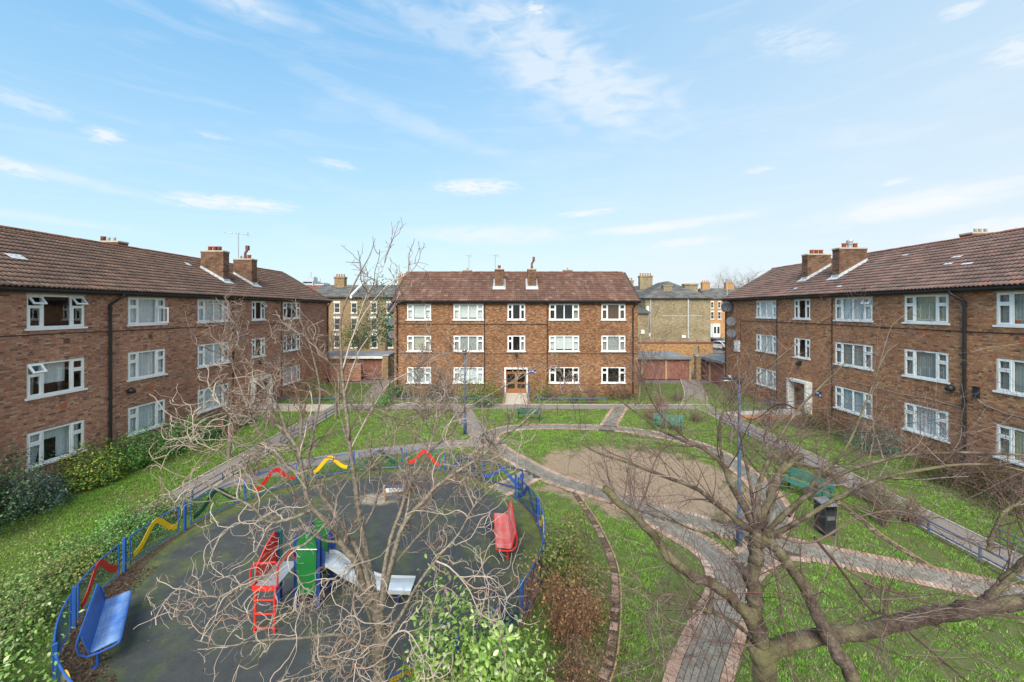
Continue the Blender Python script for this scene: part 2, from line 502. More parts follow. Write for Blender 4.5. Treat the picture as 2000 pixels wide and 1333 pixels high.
M['green_dark'] = simple('dark_green_paint', (.014, .070, .048), .2, 3.0, .5, .35)
M['green_bench'] = simple('green_bench_paint', (.045, .15, .115), .2, 4.0, .55, .35, dirt=(.20, .27, .22), dirt_amt=.5)
M['blackbin'] = simple('black_bin_plastic', (.022, .023, .028), .3, 3.0, .45, .4, dirt=(.06, .06, .06), dirt_amt=.4)
M['bin_lid'] = simple('grey_bin_lid', (.16, .16, .18), .15, 5.0, .5, .35)
M['timber'] = simple('weathered_timber', (.42, .28, .16), .25, 9.0, .8, dirt=(.22, .16, .10), dirt_amt=.5)
M['door_wood'] = simple('varnished_door', (.30, .125, .045), .3, 5.0, .5, .35, dirt=(.12, .05, .025), dirt_amt=.5)
M['garage_red'] = simple('faded_red_door', (.25, .105, .08), .25, 4.0, .75, dirt=(.15, .09, .07), dirt_amt=.5)
M['garage_roof'] = simple('felt_roof', (.18, .185, .19), .2, 1.5, .8, dirt=(.34, .34, .33), dirt_amt=.6)
M['slate'] = pieces('slate', [(0, (.075, .072, .072)), (0.5, (.115, .11, .105)), (1, (.16, .15, .14))], scale=5.0, moss=(1.0, (.14, .13, .09), .55, .75, .5))
M['concrete'] = simple('concrete', (.40, .36, .31), .15, 6.0, .9, dirt=(.25, .23, .19), dirt_amt=.5)
M['tower'] = simple('tower_cladding', (.42, .44, .47), .1, 0.2, .8)
M['bark_willow'] = simple('willow_bark', (.21, .172, .135), .62, 20.0, .9, .15, bump=.7, dirt=(.13, .125, .055), dirt_amt=.75, world_=True)
M['twig_willow'] = pieces('willow_twig', [(0, (.22, .165, .125)), (0.35, (.36, .285, .225)), (0.75, (.50, .415, .34)), (1, (.30, .155, .11))], var=.2, rough=.8, bump=0)
m, nt = newmat('cherry_bark')
p = wpos(nt)
n1 = noise(nt, 7.0, 6.0, .7, p); n2 = noise(nt, 45.0, 5.0, .7, p); n3 = noise(nt, 2.2, 5.0, .65, p)
sv = nd(nt, 'ShaderNodeVectorMath', {0: p, 1: (9.0, 9.0, 55.0)}, operation='MULTIPLY').outputs[0]
n4 = noise(nt, 1.0, 4.0, .6, sv)
c = ramp(nt, n1, [(0.32, (.030, .020, .015)), (0.5, (.095, .068, .052)), (0.68, (.23, .185, .145))])
c = mixc(nt, mth(nt, 'MULTIPLY', ramp(nt, n4, [(0.52, (0, 0, 0)), (0.64, (1, 1, 1))]), .65), c, (.075, .048, .034))
c = mixc(nt, mth(nt, 'MULTIPLY', ramp(nt, n3, [(0.45, (0, 0, 0)), (0.62, (1, 1, 1))]), mth(nt, 'ADD', mth(nt, 'MULTIPLY', n2, .9), .25), clamp=True), c, (.20, .185, .085))
c = mixc(nt, ramp(nt, n2, [(0.60, (0, 0, 0)), (0.70, (.8, .8, .8))]), c, (.30, .275, .225))
finish(nt, c, .85, .2, mth(nt, 'ADD', n2, n4), .8, .012)
M['bark_cherry'] = m
M['twig_upper'] = pieces('willow_upper_twig', [(0, (.12, .08, .062)), (0.35, (.20, .14, .112)), (0.75, (.32, .245, .20)), (0.92, (.44, .37, .32)), (1, (.24, .115, .08))], var=.2, rough=.8, bump=0)
M['twig_cherry'] = pieces('cherry_twig', [(0, (.06, .035, .028)), (0.3, (.11, .066, .055)), (0.7, (.17, .112, .095)), (0.9, (.33, .26, .23)), (1, (.15, .052, .036))], var=.2, rough=.7, bump=0)
M['twig_red'] = pieces('red_brown_twig', [(0, (.16, .085, .06)), (0.5, (.24, .125, .088)), (1, (.31, .19, .14))], var=.2, bump=0)
M['twig_brown'] = pieces('brown_twig', [(0, (.11, .075, .055)), (0.5, (.17, .125, .09)), (1, (.25, .19, .14))], var=.2, bump=0)
M['tyre'] = simple('tyre_rubber', (.02, .02, .02), .2, 5.0, .8)
M['car_white'] = simple('white_car_paint', (.70, .71, .72), .03, 2.0, .25, .5)
M['car_dark'] = simple('dark_car_paint', (.03, .035, .05), .1, 2.0, .22, .5)
M['car_glass'] = simple('car_glass', (.03, .035, .04), .1, 2.0, .08, .6)

def leafmat(name, stops, rough=.45, spec=.35, trans=.25):
    m, nt = newmat(name)
    col = ramp(nt, rnd(nt), stops)
    n = noise(nt, 3.0, 3.0, .6, wpos(nt))
    col = mixc(nt, 1.0, col, ramp(nt, n, [(0.3, (.8, .82, .8)), (0.7, (1.2, 1.18, 1.2))]), 'MULTIPLY')
    b = nd(nt, 'ShaderNodeBsdfPrincipled', {'Base Color': col, 'Roughness': rough, 'Specular IOR Level': spec})
    t = nd(nt, 'ShaderNodeBsdfTranslucent', {'Color': col})
    x = nd(nt, 'ShaderNodeMixShader', {0: trans, 1: b.outputs[0], 2: t.outputs[0]})
    nd(nt, 'ShaderNodeOutputMaterial', {'Surface': x.outputs[0]})
    return m
M['leaf_dark'] = leafmat('leaf_dark', [(0, (0.0275, 0.0643, 0.0275)), (0.5, (0.0551, 0.1285, 0.0459)), (0.85, (0.1033, 0.2066, 0.0688)), (1, (0.3672, 0.459, 0.2525))], .35, .5)
M['leaf_grey'] = leafmat('leaf_blue_green', [(0, (0.0382, 0.0722, 0.0638)), (0.5, (0.0744, 0.1275, 0.102)), (0.9, (0.1487, 0.2125, 0.1594)), (1, (0.425, 0.4675, 0.3612))], .4, .45)
M['leaf_gold'] = leafmat('leaf_variegated', [(0, (0.0416, 0.1034, 0.0233)), (0.4, (0.0918, 0.2084, 0.0367)), (0.7, (0.2001, 0.3168, 0.05)), (0.9, (0.5002, 0.5169, 0.0584)), (1, (0.75, 0.667, 0.0834))], .4, .4)
M['leaf_mid'] = leafmat('leaf_mid_green', [(0, (0.0486, 0.137, 0.0309)), (0.5, (0.1105, 0.2652, 0.0486)), (0.9, (0.21, 0.3978, 0.0994)), (1, (0.3757, 0.4862, 0.1768))], .4, .4)
M['leaf_cream'] = leafmat('leaf_cream_edged', [(0, (0.063, 0.14, 0.0308)), (0.35, (0.126, 0.231, 0.049)), (0.65, (0.224, 0.308, 0.084)), (0.88, (0.392, 0.42, 0.154)), (1, (0.504, 0.462, 0.238))], .5, .35)
M['leaf_bright'] = leafmat('leaf_bright', [(0, (.07, .16, .022)), (.3, (.16, .30, .04)), (.6, (.27, .43, .075)), (.85, (.42, .54, .17)), (1, (.62, .66, .40))], .35, .45)  # palest stops put the highlights of lit leaves into the colour
M['leaf_olive'] = leafmat('leaf_olive', [(0, (0.075, 0.1125, 0.024)), (0.4, (0.1425, 0.195, 0.039)), (0.75, (0.2475, 0.2775, 0.06)), (1, (0.39, 0.3, 0.105))], .5, .35)
M['leaf_rust'] = leafmat('leaf_rust', [(0, (0.1275, 0.0675, 0.033)), (0.5, (0.24, 0.1275, 0.063)), (0.85, (0.405, 0.225, 0.105)), (1, (0.57, 0.315, 0.12))], .7, .2)
M['leaf_maroon'] = leafmat('leaf_maroon', [(0, (0.0405, 0.023, 0.0162)), (0.5, (0.0878, 0.0432, 0.0297)), (0.85, (0.135, 0.0837, 0.0405)), (1, (0.1215, 0.162, 0.054))], .6, .3)
M['leaf_straw'] = leafmat('leaf_straw', [(0, (.20, .14, .08)), (.5, (.34, .24, .14)), (1, (.45, .34, .21))], .8, .15)
M['blade'] = leafmat('grass_blade', [(0, (0.0852, 0.2059, 0.0284)), (0.4, (0.1349, 0.3053, 0.0341)), (0.75, (0.1917, 0.3905, 0.0426)), (0.93, (0.2698, 0.426, 0.071)), (1, (0.3834, 0.355, 0.1562))], .55, .25, .3)
m, nt = newmat('grass_blade')
p = wpos(nt)
col = ramp(nt, rnd(nt), [(0, (.11, .20, .03)), (.4, (.185, .335, .045)), (.75, (.245, .415, .062)), (.93, (.32, .42, .10)), (1, (.42, .37, .20))])
n1 = noise(nt, .42, 5.0, .65, p); n2 = noise(nt, 2.6, 5.0, .65, p)
sp = nd(nt, 'ShaderNodeSeparateXYZ', {0: p})
worn = mth(nt, 'MULTIPLY', mth(nt, 'MULTIPLY', mth(nt, 'ADD', sp.outputs[0], 12.0), .4, clamp=True), mth(nt, 'ADD', mth(nt, 'MULTIPLY', mth(nt, 'SUBTRACT', sp.outputs[1], 10.5), .2, clamp=True), .18, clamp=True))
col = mixc(nt, mth(nt, 'MULTIPLY', ramp(nt, n1, [(0.40, (0, 0, 0)), (0.58, (.85, .85, .85))]), worn), col, (.27, .27, .095))
col = mixc(nt, mth(nt, 'MULTIPLY', ramp(nt, n2, [(0.50, (0, 0, 0)), (0.66, (.75, .75, .75))]), mth(nt, 'ADD', worn, .25, clamp=True)), col, (.24, .20, .12))
b = nd(nt, 'ShaderNodeBsdfPrincipled', {'Base Color': col, 'Roughness': .55, 'Specular IOR Level': .25})
t = nd(nt, 'ShaderNodeBsdfTranslucent', {'Color': col})
x = nd(nt, 'ShaderNodeMixShader', {0: .3, 1: b.outputs[0], 2: t.outputs[0]})
nd(nt, 'ShaderNodeOutputMaterial', {'Surface': x.outputs[0]})
M['blade'] = m
M['tuft'] = leafmat('grass_tuft', [(0, (.12, .25, .03)), (.4, (.20, .40, .05)), (.8, (.28, .50, .075)), (1, (.40, .50, .15))], .55, .25, .3)
M['litter'] = leafmat('leaf_litter', [(0, (.045, .026, .018)), (.5, (.10, .060, .040)), (.85, (.18, .11, .07)), (1, (.30, .22, .15))], .85, .15, .1)

# glass: clear, with the mirror-like sheen a pane has at a slant
m, nt = newmat('window_glass')
fr = nd(nt, 'ShaderNodeFresnel', {'IOR': 1.55})
tr = nd(nt, 'ShaderNodeBsdfTransparent', {'Color': (.93, .95, .95, 1)})
gl = nd(nt, 'ShaderNodeBsdfGlossy', {'Color': (.95, .97, 1, 1), 'Roughness': .015})
x = nd(nt, 'ShaderNodeMixShader', {0: mth(nt, 'MULTIPLY', mth(nt, 'MULTIPLY', fr.outputs[0], 1.15, clamp=True), mth(nt, 'SUBTRACT', 1.0, nd(nt, 'ShaderNodeNewGeometry').outputs['Backfacing'])), 1: tr.outputs[0], 2: gl.outputs[0]})
nd(nt, 'ShaderNodeOutputMaterial', {'Surface': x.outputs[0]})
M['glass'] = m

def fabric(name, c, pleat=0.0):
    m, nt = newmat(name)
    n = noise(nt, 7.0, 4.0, .6)
    col = ramp(nt, n, [(0.3, tuple(x * .88 for x in c)), (0.7, tuple(min(1, x * 1.06) for x in c))])
    d = nd(nt, 'ShaderNodeBsdfDiffuse', {'Color': col})
    t = nd(nt, 'ShaderNodeBsdfTranslucent', {'Color': col})
    x = nd(nt, 'ShaderNodeMixShader', {0: .2, 1: d.outputs[0], 2: t.outputs[0]})
    nd(nt, 'ShaderNodeOutputMaterial', {'Surface': x.outputs[0]})
    return m
M['net'] = fabric('net_curtain', (.86, .88, .90))
M['beige'] = fabric('beige_curtain', (.58, .54, .42))
M['greyblind'] = fabric('grey_blind', (.44, .45, .43))
M['bluenet'] = fabric('pale_blue_blind', (.60, .68, .74))
M['whiteblind'] = fabric('white_blind', (.82, .83, .80))
M['brownblind'] = fabric('brown_curtain', (.16, .085, .05))
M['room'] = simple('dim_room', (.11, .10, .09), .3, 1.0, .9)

# mesh of the playground fence: thin dark wire
M['wire'] = simple('fence_wire', (.020, .060, .11), .2, 5.0, .6)

# lawn, with bare earth, mud and worn spots
def ell(nt, s, cx_, cy_, ax_, ay_, rot=0.0):
    dx = mth(nt, 'SUBTRACT', s.outputs[0], cx_); dy = mth(nt, 'SUBTRACT', s.outputs[1], cy_)
    c, q = math.cos(rot), math.sin(rot)
    u = mth(nt, 'ADD', mth(nt, 'MULTIPLY', dx, c / ax_), mth(nt, 'MULTIPLY', dy, q / ax_))
    v = mth(nt, 'ADD', mth(nt, 'MULTIPLY', dx, -q / ay_), mth(nt, 'MULTIPLY', dy, c / ay_))
    return mth(nt, 'SQRT', mth(nt, 'ADD', mth(nt, 'MULTIPLY', u, u), mth(nt, 'MULTIPLY', v, v)))
EARTH = (5.25, 16.45, 4.6, 3.75, -0.45)       # the bare patch: centre, half axes, turn
m, nt = newmat('lawn_soil_and_grass')
p = wpos(nt)
n1 = noise(nt, 0.55, 5.0, .6, p); n2 = noise(nt, 5.0, 6.0, .7, p); n3 = noise(nt, 38.0, 4.0, .7, p)
g = ramp(nt, n2, [(0.25, (.055, .085, .024)), (0.5, (.10, .155, .034)), (0.75, (.145, .21, .045))])
g = mixc(nt, 1.0, g, ramp(nt, n3, [(0.25, (.55, .6, .5)), (0.7, (1.3, 1.25, 1.2))]), 'MULTIPLY')
mud = ramp(nt, n3, [(0.3, (.06, .043, .03)), (0.7, (.17, .125, .09))])
spots = mth(nt, 'MULTIPLY', ramp(nt, n2, [(0.47, (0, 0, 0)), (0.58, (1, 1, 1))]), ramp(nt, n1, [(0.34, (0, 0, 0)), (0.52, (1, 1, 1))]))
g = mixc(nt, mth(nt, 'MULTIPLY', spots, .8), g, mud)
s = nd(nt, 'ShaderNodeSeparateXYZ', {0: p})
e = mth(nt, 'ADD', ell(nt, s, *EARTH), mth(nt, 'MULTIPLY', mth(nt, 'SUBTRACT', noise(nt, 0.8, 6.0, .7, p), .5), 1.7))
earth = ramp(nt, mth(nt, 'ADD', mth(nt, 'MULTIPLY', n3, .6), mth(nt, 'MULTIPLY', n2, .4)), [(0.3, (.20, .138, .090)), (0.5, (.29, .207, .140)), (0.7, (.37, .275, .190))])
g = mixc(nt, ramp(nt, e, [(0.82, (1, 1, 1)), (1.08, (0, 0, 0))]), g, earth)
finish(nt, g, .95, .1, n3, .6, .03)
M['lawn'] = m
M['soil'] = simple('bed_soil', (.10, .070, .050), .5, 16.0, .95, .1, bump=.8, dirt=(.14, .10, .07), dirt_amt=.6, world_=True)
M['yard'] = simple('yard_asphalt', (.17, .15, .135), .25, 3.0, .9, .15, bump=.2, world_=True)
M['asphalt_path'] = simple('path_asphalt', (.225, .19, .165), .16, 30.0, .95, .1, bump=.3, dirt=(.30, .235, .20), dirt_amt=.6, world_=True)
M['pale_paving'] = simple('pale_paving', (.46, .395, .32), .15, 12.0, .9, .15, dirt=(.30, .25, .20), dirt_amt=.6, world_=True)
M['joint'] = simple('path_joint_sand', (.075, .064, .052), .3, 20.0, .95, .1, world_=True)
M['paver'] = pieces('grey_paver', [(0, (.160, .142, .120)), (0.5, (.20, .178, .150)), (1, (.25, .222, .19))], var=.18, scale=18.0, rough=.9, bump=.08,
                    moss=(0.8, (.16, .165, .085), .52, .75, .5), wvar=(0.5, (.85, .86, .86), (1.12, 1.1, 1.08)))
M['edge_brick'] = pieces('pink_edge_brick', [(0, (.30, .195, .15)), (0.4, (.385, .26, .205)), (0.8, (.455, .325, .265)), (1, (.51, .40, .34))], var=.18, scale=20.0, rough=.9, bump=.08,
                         wvar=(0.22, (1.0, .86, .74), (1.0, 1.02, 1.04)), moss=(1.1, (.20, .17, .12), .44, .70, .75))
M['old_edge_brick'] = pieces('mossy_edge_brick', [(0, (.20, .125, .09)), (0.5, (.30, .19, .14)), (1, (.40, .28, .21))], var=.3, scale=16.0, rough=.95, moss=(2.2, (.085, .070, .042), .46, .62, .9))
# rubber surface, mossy and worn
m, nt = newmat('playground_rubber')
p = wpos(nt)
n1 = noise(nt, 0.6, 6.0, .65, p); n2 = noise(nt, 60.0, 4.0, .75, p); n3 = noise(nt, 2.6, 6.0, .7, p)
base = ramp(nt, n2, [(0.3, (.036, .039, .039)), (0.7, (.076, .080, .078))])
base = mixc(nt, 1.0, base, ramp(nt, n3, [(0.3, (.82, .83, .84)), (0.7, (1.2, 1.18, 1.16))]), 'MULTIPLY')
s = nd(nt, 'ShaderNodeSeparateXYZ', {0: p})
rim = mth(nt, 'ADD', ell(nt, s, -4.8, 11.6, 5.68, 5.68), mth(nt, 'MULTIPLY', mth(nt, 'SUBTRACT', n3, .5), .25))
mossf = mth(nt, 'ADD', mth(nt, 'MULTIPLY', ramp(nt, n1, [(0.50, (0, 0, 0)), (0.70, (1, 1, 1))]), .7), ramp(nt, rim, [(0.84, (0, 0, 0)), (0.98, (.9, .9, .9))]), clamp=True)
mossf = mth(nt, 'MULTIPLY', mossf, ramp(nt, n2, [(0.35, (.35, .35, .35)), (0.6, (1, 1, 1))]))
base = mixc(nt, mossf, base, ramp(nt, n3, [(0.3, (.070, .095, .024)), (0.7, (.16, .19, .028))]))
e = mth(nt, 'ADD', ell(nt, s, -5.0, 14.55, .9, .55), mth(nt, 'MULTIPLY', mth(nt, 'SUBTRACT', n3, .5), 1.2))
base = mixc(nt, ramp(nt, e, [(0.55, (.85, .85, .85)), (1.05, (0, 0, 0))]), base, (.34, .28, .21))
e = mth(nt, 'ADD', ell(nt, s, -.75, 12.75, .45, .3), mth(nt, 'MULTIPLY', mth(nt, 'SUBTRACT', n3, .5), 1.0))
base = mixc(nt, ramp(nt, e, [(0.5, (.8, .8, .8)), (1.0, (0, 0, 0))]), base, (.022, .024, .040))
finish(nt, base, .9, .2, n2, .35, .01)
M['rubber'] = m
# perforated bench sheet
def perf(name, c, pale):
    m, nt = newmat(name)
    o = nd(nt, 'ShaderNodeTexCoord').outputs['Object']
    v = nd(nt, 'ShaderNodeTexVoronoi', {'Vector': o, 'Scale': 42.0, 'Randomness': 0.0}, feature='F1')
    n = noise(nt, 2.2, 5.0, .6, o)
    col = mixc(nt, ramp(nt, n, [(0.32, (0, 0, 0)), (0.62, (.85, .85, .85))]), c, pale)  # pale highlights on the metal are mixed into its colour
    col = mixc(nt, ramp(nt, v.outputs[0], [(0.28, (1, 1, 1)), (0.36, (0, 0, 0))]), col, tuple(x * .4 for x in c))
    finish(nt, col, .45, .4)
    return m
M['blue_perf'] = perf('blue_perforated', (.045, .17, .52), (.30, .42, .62))
M['red_perf'] = perf('red_perforated', (.60, .075, .065), (.62, .26, .24))
# ------------------------------------------------------------------ ground, terrain
def sheet(name, poly, z, mat, kind='structure', parent=None, thick=0.0):
    b = MB()
    if thick:
        b.prism(poly, 'z', z - thick, z)
    else:
        b.raw([(x, y, z) for x, y in poly], [list(range(len(poly)))])
    o = b.build(name, mat, parent, kind=kind)
    return o

sheet('ground', [(-700, -60), (700, -60), (700, 1200), (-700, 1200)], -0.06, M['yard'])
sheet('lawn', [(-17.98, 1.5), (19.03, 1.5), (19.03, 32.25), (-17.98, 32.25)], 0.0, M['lawn'])
sheet('lawn', [(-17.9, 32.25), (-9.9, 32.25), (-9.9, 37.4), (-17.9, 37.4)], 0.0, M['lawn'])
sheet('lawn', [(10.2, 32.25), (19.0, 32.25), (18.9, 37.4), (10.2, 37.4)], 0.0, M['lawn'])

# ------------------------------------------------------------------ blocks of flats
ROWZ = [1.0, 3.59, 6.17]
WH = 1.275
EAVE_Z, EAVE_Y, RIDGE_Y, RIDGE_Z = 7.70, -0.34, 4.3, 10.45
PITCH = math.atan2(RIDGE_Z - EAVE_Z, RIDGE_Y - EAVE_Y)
SLOPE = math.hypot(RIDGE_Z - EAVE_Z, RIDGE_Y - EAVE_Y)
WT = {'A': (1.96, .40, 1), 'B': (2.45, .42, 2), 'C': (1.44, .31, 1)}

def ring(b, x0, x1, z0, z1, t, y0, y1):
    b.box(x0, x0 + t, y0, y1, z0, z1); b.box(x1 - t, x1, y0, y1, z0, z1)
    b.box(x0 + t, x1 - t, y0, y1, z0, z0 + t); b.box(x0 + t, x1 - t, y0, y1, z1 - t, z1)

_wc = {}
def cached(key, fn):
    if key not in _wc:
        _wc[key] = fn()
    return _wc[key]

def win_layout(typ):
    w, sw, nc = WT[typ]
    fb, mu, zt = .055, .065, WH * .655
    L = []   # (x0,x1,z0,z1,kind)
    for x0 in (fb, w - fb - sw):
        L.append((x0, x0 + sw, zt + .03, WH - fb, 'vent'))
        L.append((x0, x0 + sw, fb, zt - .03, 'side'))
    c0, c1 = fb + sw + mu, w - fb - sw - mu
    if nc == 1:
        L.append((c0, c1, fb, WH - fb, 'fix'))
    else:
        cm = (c0 + c1) / 2
        L.append((c0, cm - .025, fb, WH - fb, 'fix')); L.append((cm + .025, c1, fb, WH - fb, 'fix'))
    return w, sw, L

def frame_mesh(typ, opens):
    w, sw, L = win_layout(typ)
    fb, mu, zt = .055, .065, WH * .655
    b = MB()
    ring(b, 0, w, 0, WH, fb, .012, .075)
    for x in (fb + sw, w - fb - sw - mu):
        b.box(x, x + mu, .012, .075, fb, WH - fb)
    for x0 in (fb, w - fb - sw):
        b.box(x0, x0 + sw, .014, .073, zt - .03, zt + .03)
    if WT[typ][2] == 2:
        c0, c1 = fb + sw + mu, w - fb - sw - mu
        cm = (c0 + c1) / 2
        b.box(cm - .025, cm + .025, .014, .073, fb, WH - fb)
    for i, (x0, x1, z0, z1, k) in enumerate(L):
        if k != 'fix' and i not in opens:
            ring(b, x0 - .012, x1 + .012, z0 - .012, z1 + .012, .058, -.004, .05)
        elif k == 'fix':
            ring(b, x0 - .004, x1 + .004, z0 - .004, z1 + .004, .02, .006, .05)
    return b.me('window_frame', M['white'])

def pane_mesh(w, h):
    b = MB()
    b.box(0, w, 0, .012, 0, h)
    return b.me('pane', M['glass'])

def vent_mesh(w, h):
    b = MB()
    ring(b, -.014, w + .014, -h - .012, .012, .058, -.005, .045)
    b.m = 1
    b.box(.044, w - .044, .02, .03, -h + .046, -.046)
    return b.me('open_vent', [M['white'], M['glass']])

def pleat_mesh(x0, x1, z0, z1, amp, per, mat, taper=0.0):
    n = max(4, int((x1 - x0) / per * 6))
    t = np.linspace(0, 1, n)
    x = x0 + (x1 - x0) * t
    y = amp * np.sin(2 * PI * (x - x0) / per) + amp * .6 * np.sin(2 * PI * (x - x0) / per * .37 + 1)
    V = np.concatenate([np.stack([x, y, np.full(n, z1)], 1), np.stack([x0 + (x1 - x0) * t * (1 - taper), y * 1.3, np.full(n, z0)], 1)])
    i = np.arange(n - 1)
    Fq = np.stack([i + n, i + n + 1, i + 1, i], 1)
    return np_mesh('curtain', V, Fq, mat, True)

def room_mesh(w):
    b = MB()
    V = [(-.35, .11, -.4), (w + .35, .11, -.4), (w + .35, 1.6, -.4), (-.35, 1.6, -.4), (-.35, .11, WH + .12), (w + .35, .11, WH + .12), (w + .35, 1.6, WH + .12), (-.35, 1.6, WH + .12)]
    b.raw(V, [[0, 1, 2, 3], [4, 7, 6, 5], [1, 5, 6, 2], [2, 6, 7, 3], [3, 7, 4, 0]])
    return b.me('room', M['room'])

def sill_mesh(w):
    b = MB()
    b.box(-.07, w + .07, -.075, .08, -.075, -.002)
    return b.me('window_sill', M['white'])

def add_window(root, x, row, typ, cur, opens=(), swing=None):
    w, sw, L = win_layout(typ)
    opens = tuple(opens)
    all_open = opens + (tuple(swing) if swing else ())
    f = link('window', cached(('f', typ, all_open), lambda: frame_mesh(typ, all_open)), root, (x, 0, ROWZ[row]))
    link('window_sill', cached(('s', typ), lambda: sill_mesh(w)), f)
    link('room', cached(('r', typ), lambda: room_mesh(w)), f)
    for i, (x0, x1, z0, z1, k) in enumerate(L):
        if i in opens:
            link('open_vent', cached(('v', typ), lambda: vent_mesh(x1 - x0, z1 - z0)), f, (x0, -.004, z1), (-math.radians(38 if k == 'vent' else 20), 0, 0))
        elif swing and i in swing:
            def mk():
                b = MB(); ww, hh = x1 - x0, z1 - z0
                ring(b, -.014, ww + .014, -.012, hh + .012, .058, -.005, .045); b.m = 1
                b.box(.044, ww - .044, .02, .03, .046, hh - .046)
                return b.me('open_casement', [M['white'], M['glass']])
            link('open_casement', cached(('c', typ), mk), f, (x0, -.03, z0), (0, 0, -math.radians(48)))
        else:
            ins = .046 if k != 'fix' else .012
            pw, ph = round(x1 - x0 - 2 * ins, 4), round(z1 - z0 - 2 * ins, 4)
            link('pane', cached(('p', pw, ph), lambda: pane_mesh(pw, ph)), f, (x0 + ins, .026, z0 + ins))
    if cur == 'swag':
        link('curtain', cached(('sw1', typ), lambda: pleat_mesh(.05, w * .36, .05, WH - .05, .02, .09, M['net'], .45)), f, (0, .2, 0))
        link('curtain', cached(('sw2', typ), lambda: pleat_mesh(w * .56, w - .05, .05, WH - .05, .02, .11, M['net'])), f, (0, .2, 0))
        link('curtain', cached(('sw3', typ), lambda: pleat_mesh(.05, w * .62, WH - .42, WH - .05, .015, .06, M['net'])), f, (0, .16, 0))
    elif cur == 'drape':
        link('curtain', cached(('d1', typ), lambda: pleat_mesh(w * .27, w * .72, .42, WH - .05, .02, .16, M['net'])), f, (0, .2, 0))
        link('curtain', cached(('d2', typ), lambda: pleat_mesh(.05, w * .2, .05, WH - .05, .02, .12, M['greyblind'])), f, (0, .24, 0))
    elif cur == 'ends':
        link('curtain', cached(('e1', typ), lambda: pleat_mesh(w * .8, w - .04, .05, WH - .05, .02, .1, M['beige'])), f, (0, .22, 0))
    elif cur:
        mk_ = {'net': (.05, .17, 'net'), 'beige': (.012, .10, 'beige'), 'grey': (.010, .10, 'greyblind'), 'blue': (.012, .13, 'bluenet'), 'white': (.002, .12, 'whiteblind'), 'brown': (.02, .2, 'brownblind')}[cur]
        z0 = .02
        if cur == 'white':
            z0 = .16
        link('curtain', cached(('k', typ, cur), lambda: pleat_mesh(.04, w - .04, z0, WH - .03, mk_[0] * .5, mk_[1], M[mk_[2]])), f, (0, .13, 0))
    return f

def wall_holes(b, x0, x1, z0, z1, holes, y=0.0, depth=.13):
    xs = sorted({x0, x1, *[h[0] for h in holes], *[h[1] for h in holes]})
    zs = sorted({z0, z1, *[h[2] for h in holes], *[h[3] for h in holes]})
    for i in range(len(xs) - 1):
        for j in range(len(zs) - 1):
            cx_, cz_ = (xs[i] + xs[i + 1]) / 2, (zs[j] + zs[j + 1]) / 2
            if any(h[0] < cx_ < h[1] and h[2] < cz_ < h[3] for h in holes):
                continue
            b.raw([(xs[i], y, zs[j]), (xs[i + 1], y, zs[j]), (xs[i + 1], y, zs[j + 1]), (xs[i], y, zs[j + 1])], [[0, 1, 2, 3]])
    for a, c, d, e in holes:
        for q in ([(a, y, d), (a, y + depth, d), (a, y + depth, e), (a, y, e)], [(c, y, d), (c, y, e), (c, y + depth, e), (c, y + depth, d)],
                  [(a, y, e), (a, y + depth, e), (c, y + depth, e), (c, y, e)], [(a, y, d), (c, y, d), (c, y + depth, d), (a, y + depth, d)]):
            b.raw(q, [[0, 1, 2, 3]])

def lay_bricks(x0, x1, z0, z1, holes, rs):
    """(x0,x1,z0,z1) of every brick of the facade, cut at openings"""
    out = []
    ph, bl, mo, bh = .075, .212, .013, .063
    nc = int((z1 - z0) / ph)
    for c in range(nc):
        zb = z0 + c * ph
        zt_ = zb + bh
        segs = [(x0, x1)]
        for h in holes:
            if h[2] < zt_ and h[3] > zb:
                ns = []
                for a, d in segs:
                    if h[1] <= a or h[0] >= d:
                        ns.append((a, d)); continue
                    if h[0] > a: ns.append((a, h[0] - .004))
                    if h[1] < d: ns.append((h[1] + .004, d))
                segs = ns
        # Flemish bond: stretcher and header in turn
        un = .3375
        off = (c % 2) * un / 2
        for a, d in segs:
            k0 = math.floor((a - x0 - off) / un) - 1
            k1 = math.ceil((d - x0 - off) / un)
            for k in range(k0, k1):
                b0 = x0 + off + k * un
                for u0, u1 in ((b0, b0 + bl), (b0 + bl + mo, b0 + un - mo)):
                    u0, u1 = max(u0, a), min(u1, d)
                    if u1 - u0 > .03:
                        out.append((u0, u1, zb, zt_))
    return np.array(out)

def to_px(W):
    return CX + F * W[..., 0] / W[..., 1], CY + F * (H - W[..., 2]) / W[..., 1]

TILE_W, TILE_G, TILE_L = .332, .345, .40
TP = np.array([(0, 0), (.05, .026), (.13, .040), (.21, .026), (.28, 0), (.5, 0), (.55, .026), (.63, .040), (.71, .026), (.78, 0), (.985, 0)])
def tile_arrays():
    """double roll tile; the rolls are open at the lower edge, the pans have a thick nib"""
    n = len(TP)
    x = TP[:, 0] * TILE_W; h = TP[:, 1]
    top0 = np.stack([x, np.zeros(n), h + .040], 1)
    top1 = np.stack([x, np.full(n, TILE_L), h * .55 + .002], 1)
    lip = np.stack([x, np.full(n, .003), np.where(h > 0, h + .024, .004)], 1)
    V = np.concatenate([lip, top0, top1])
    i = np.arange(n - 1)
    Fq = np.concatenate([np.stack([i, i + 1, i + n + 1, i + n], 1), np.stack([i + n, i + n + 1, i + 2 * n + 1, i + 2 * n], 1)])
    return V, Fq

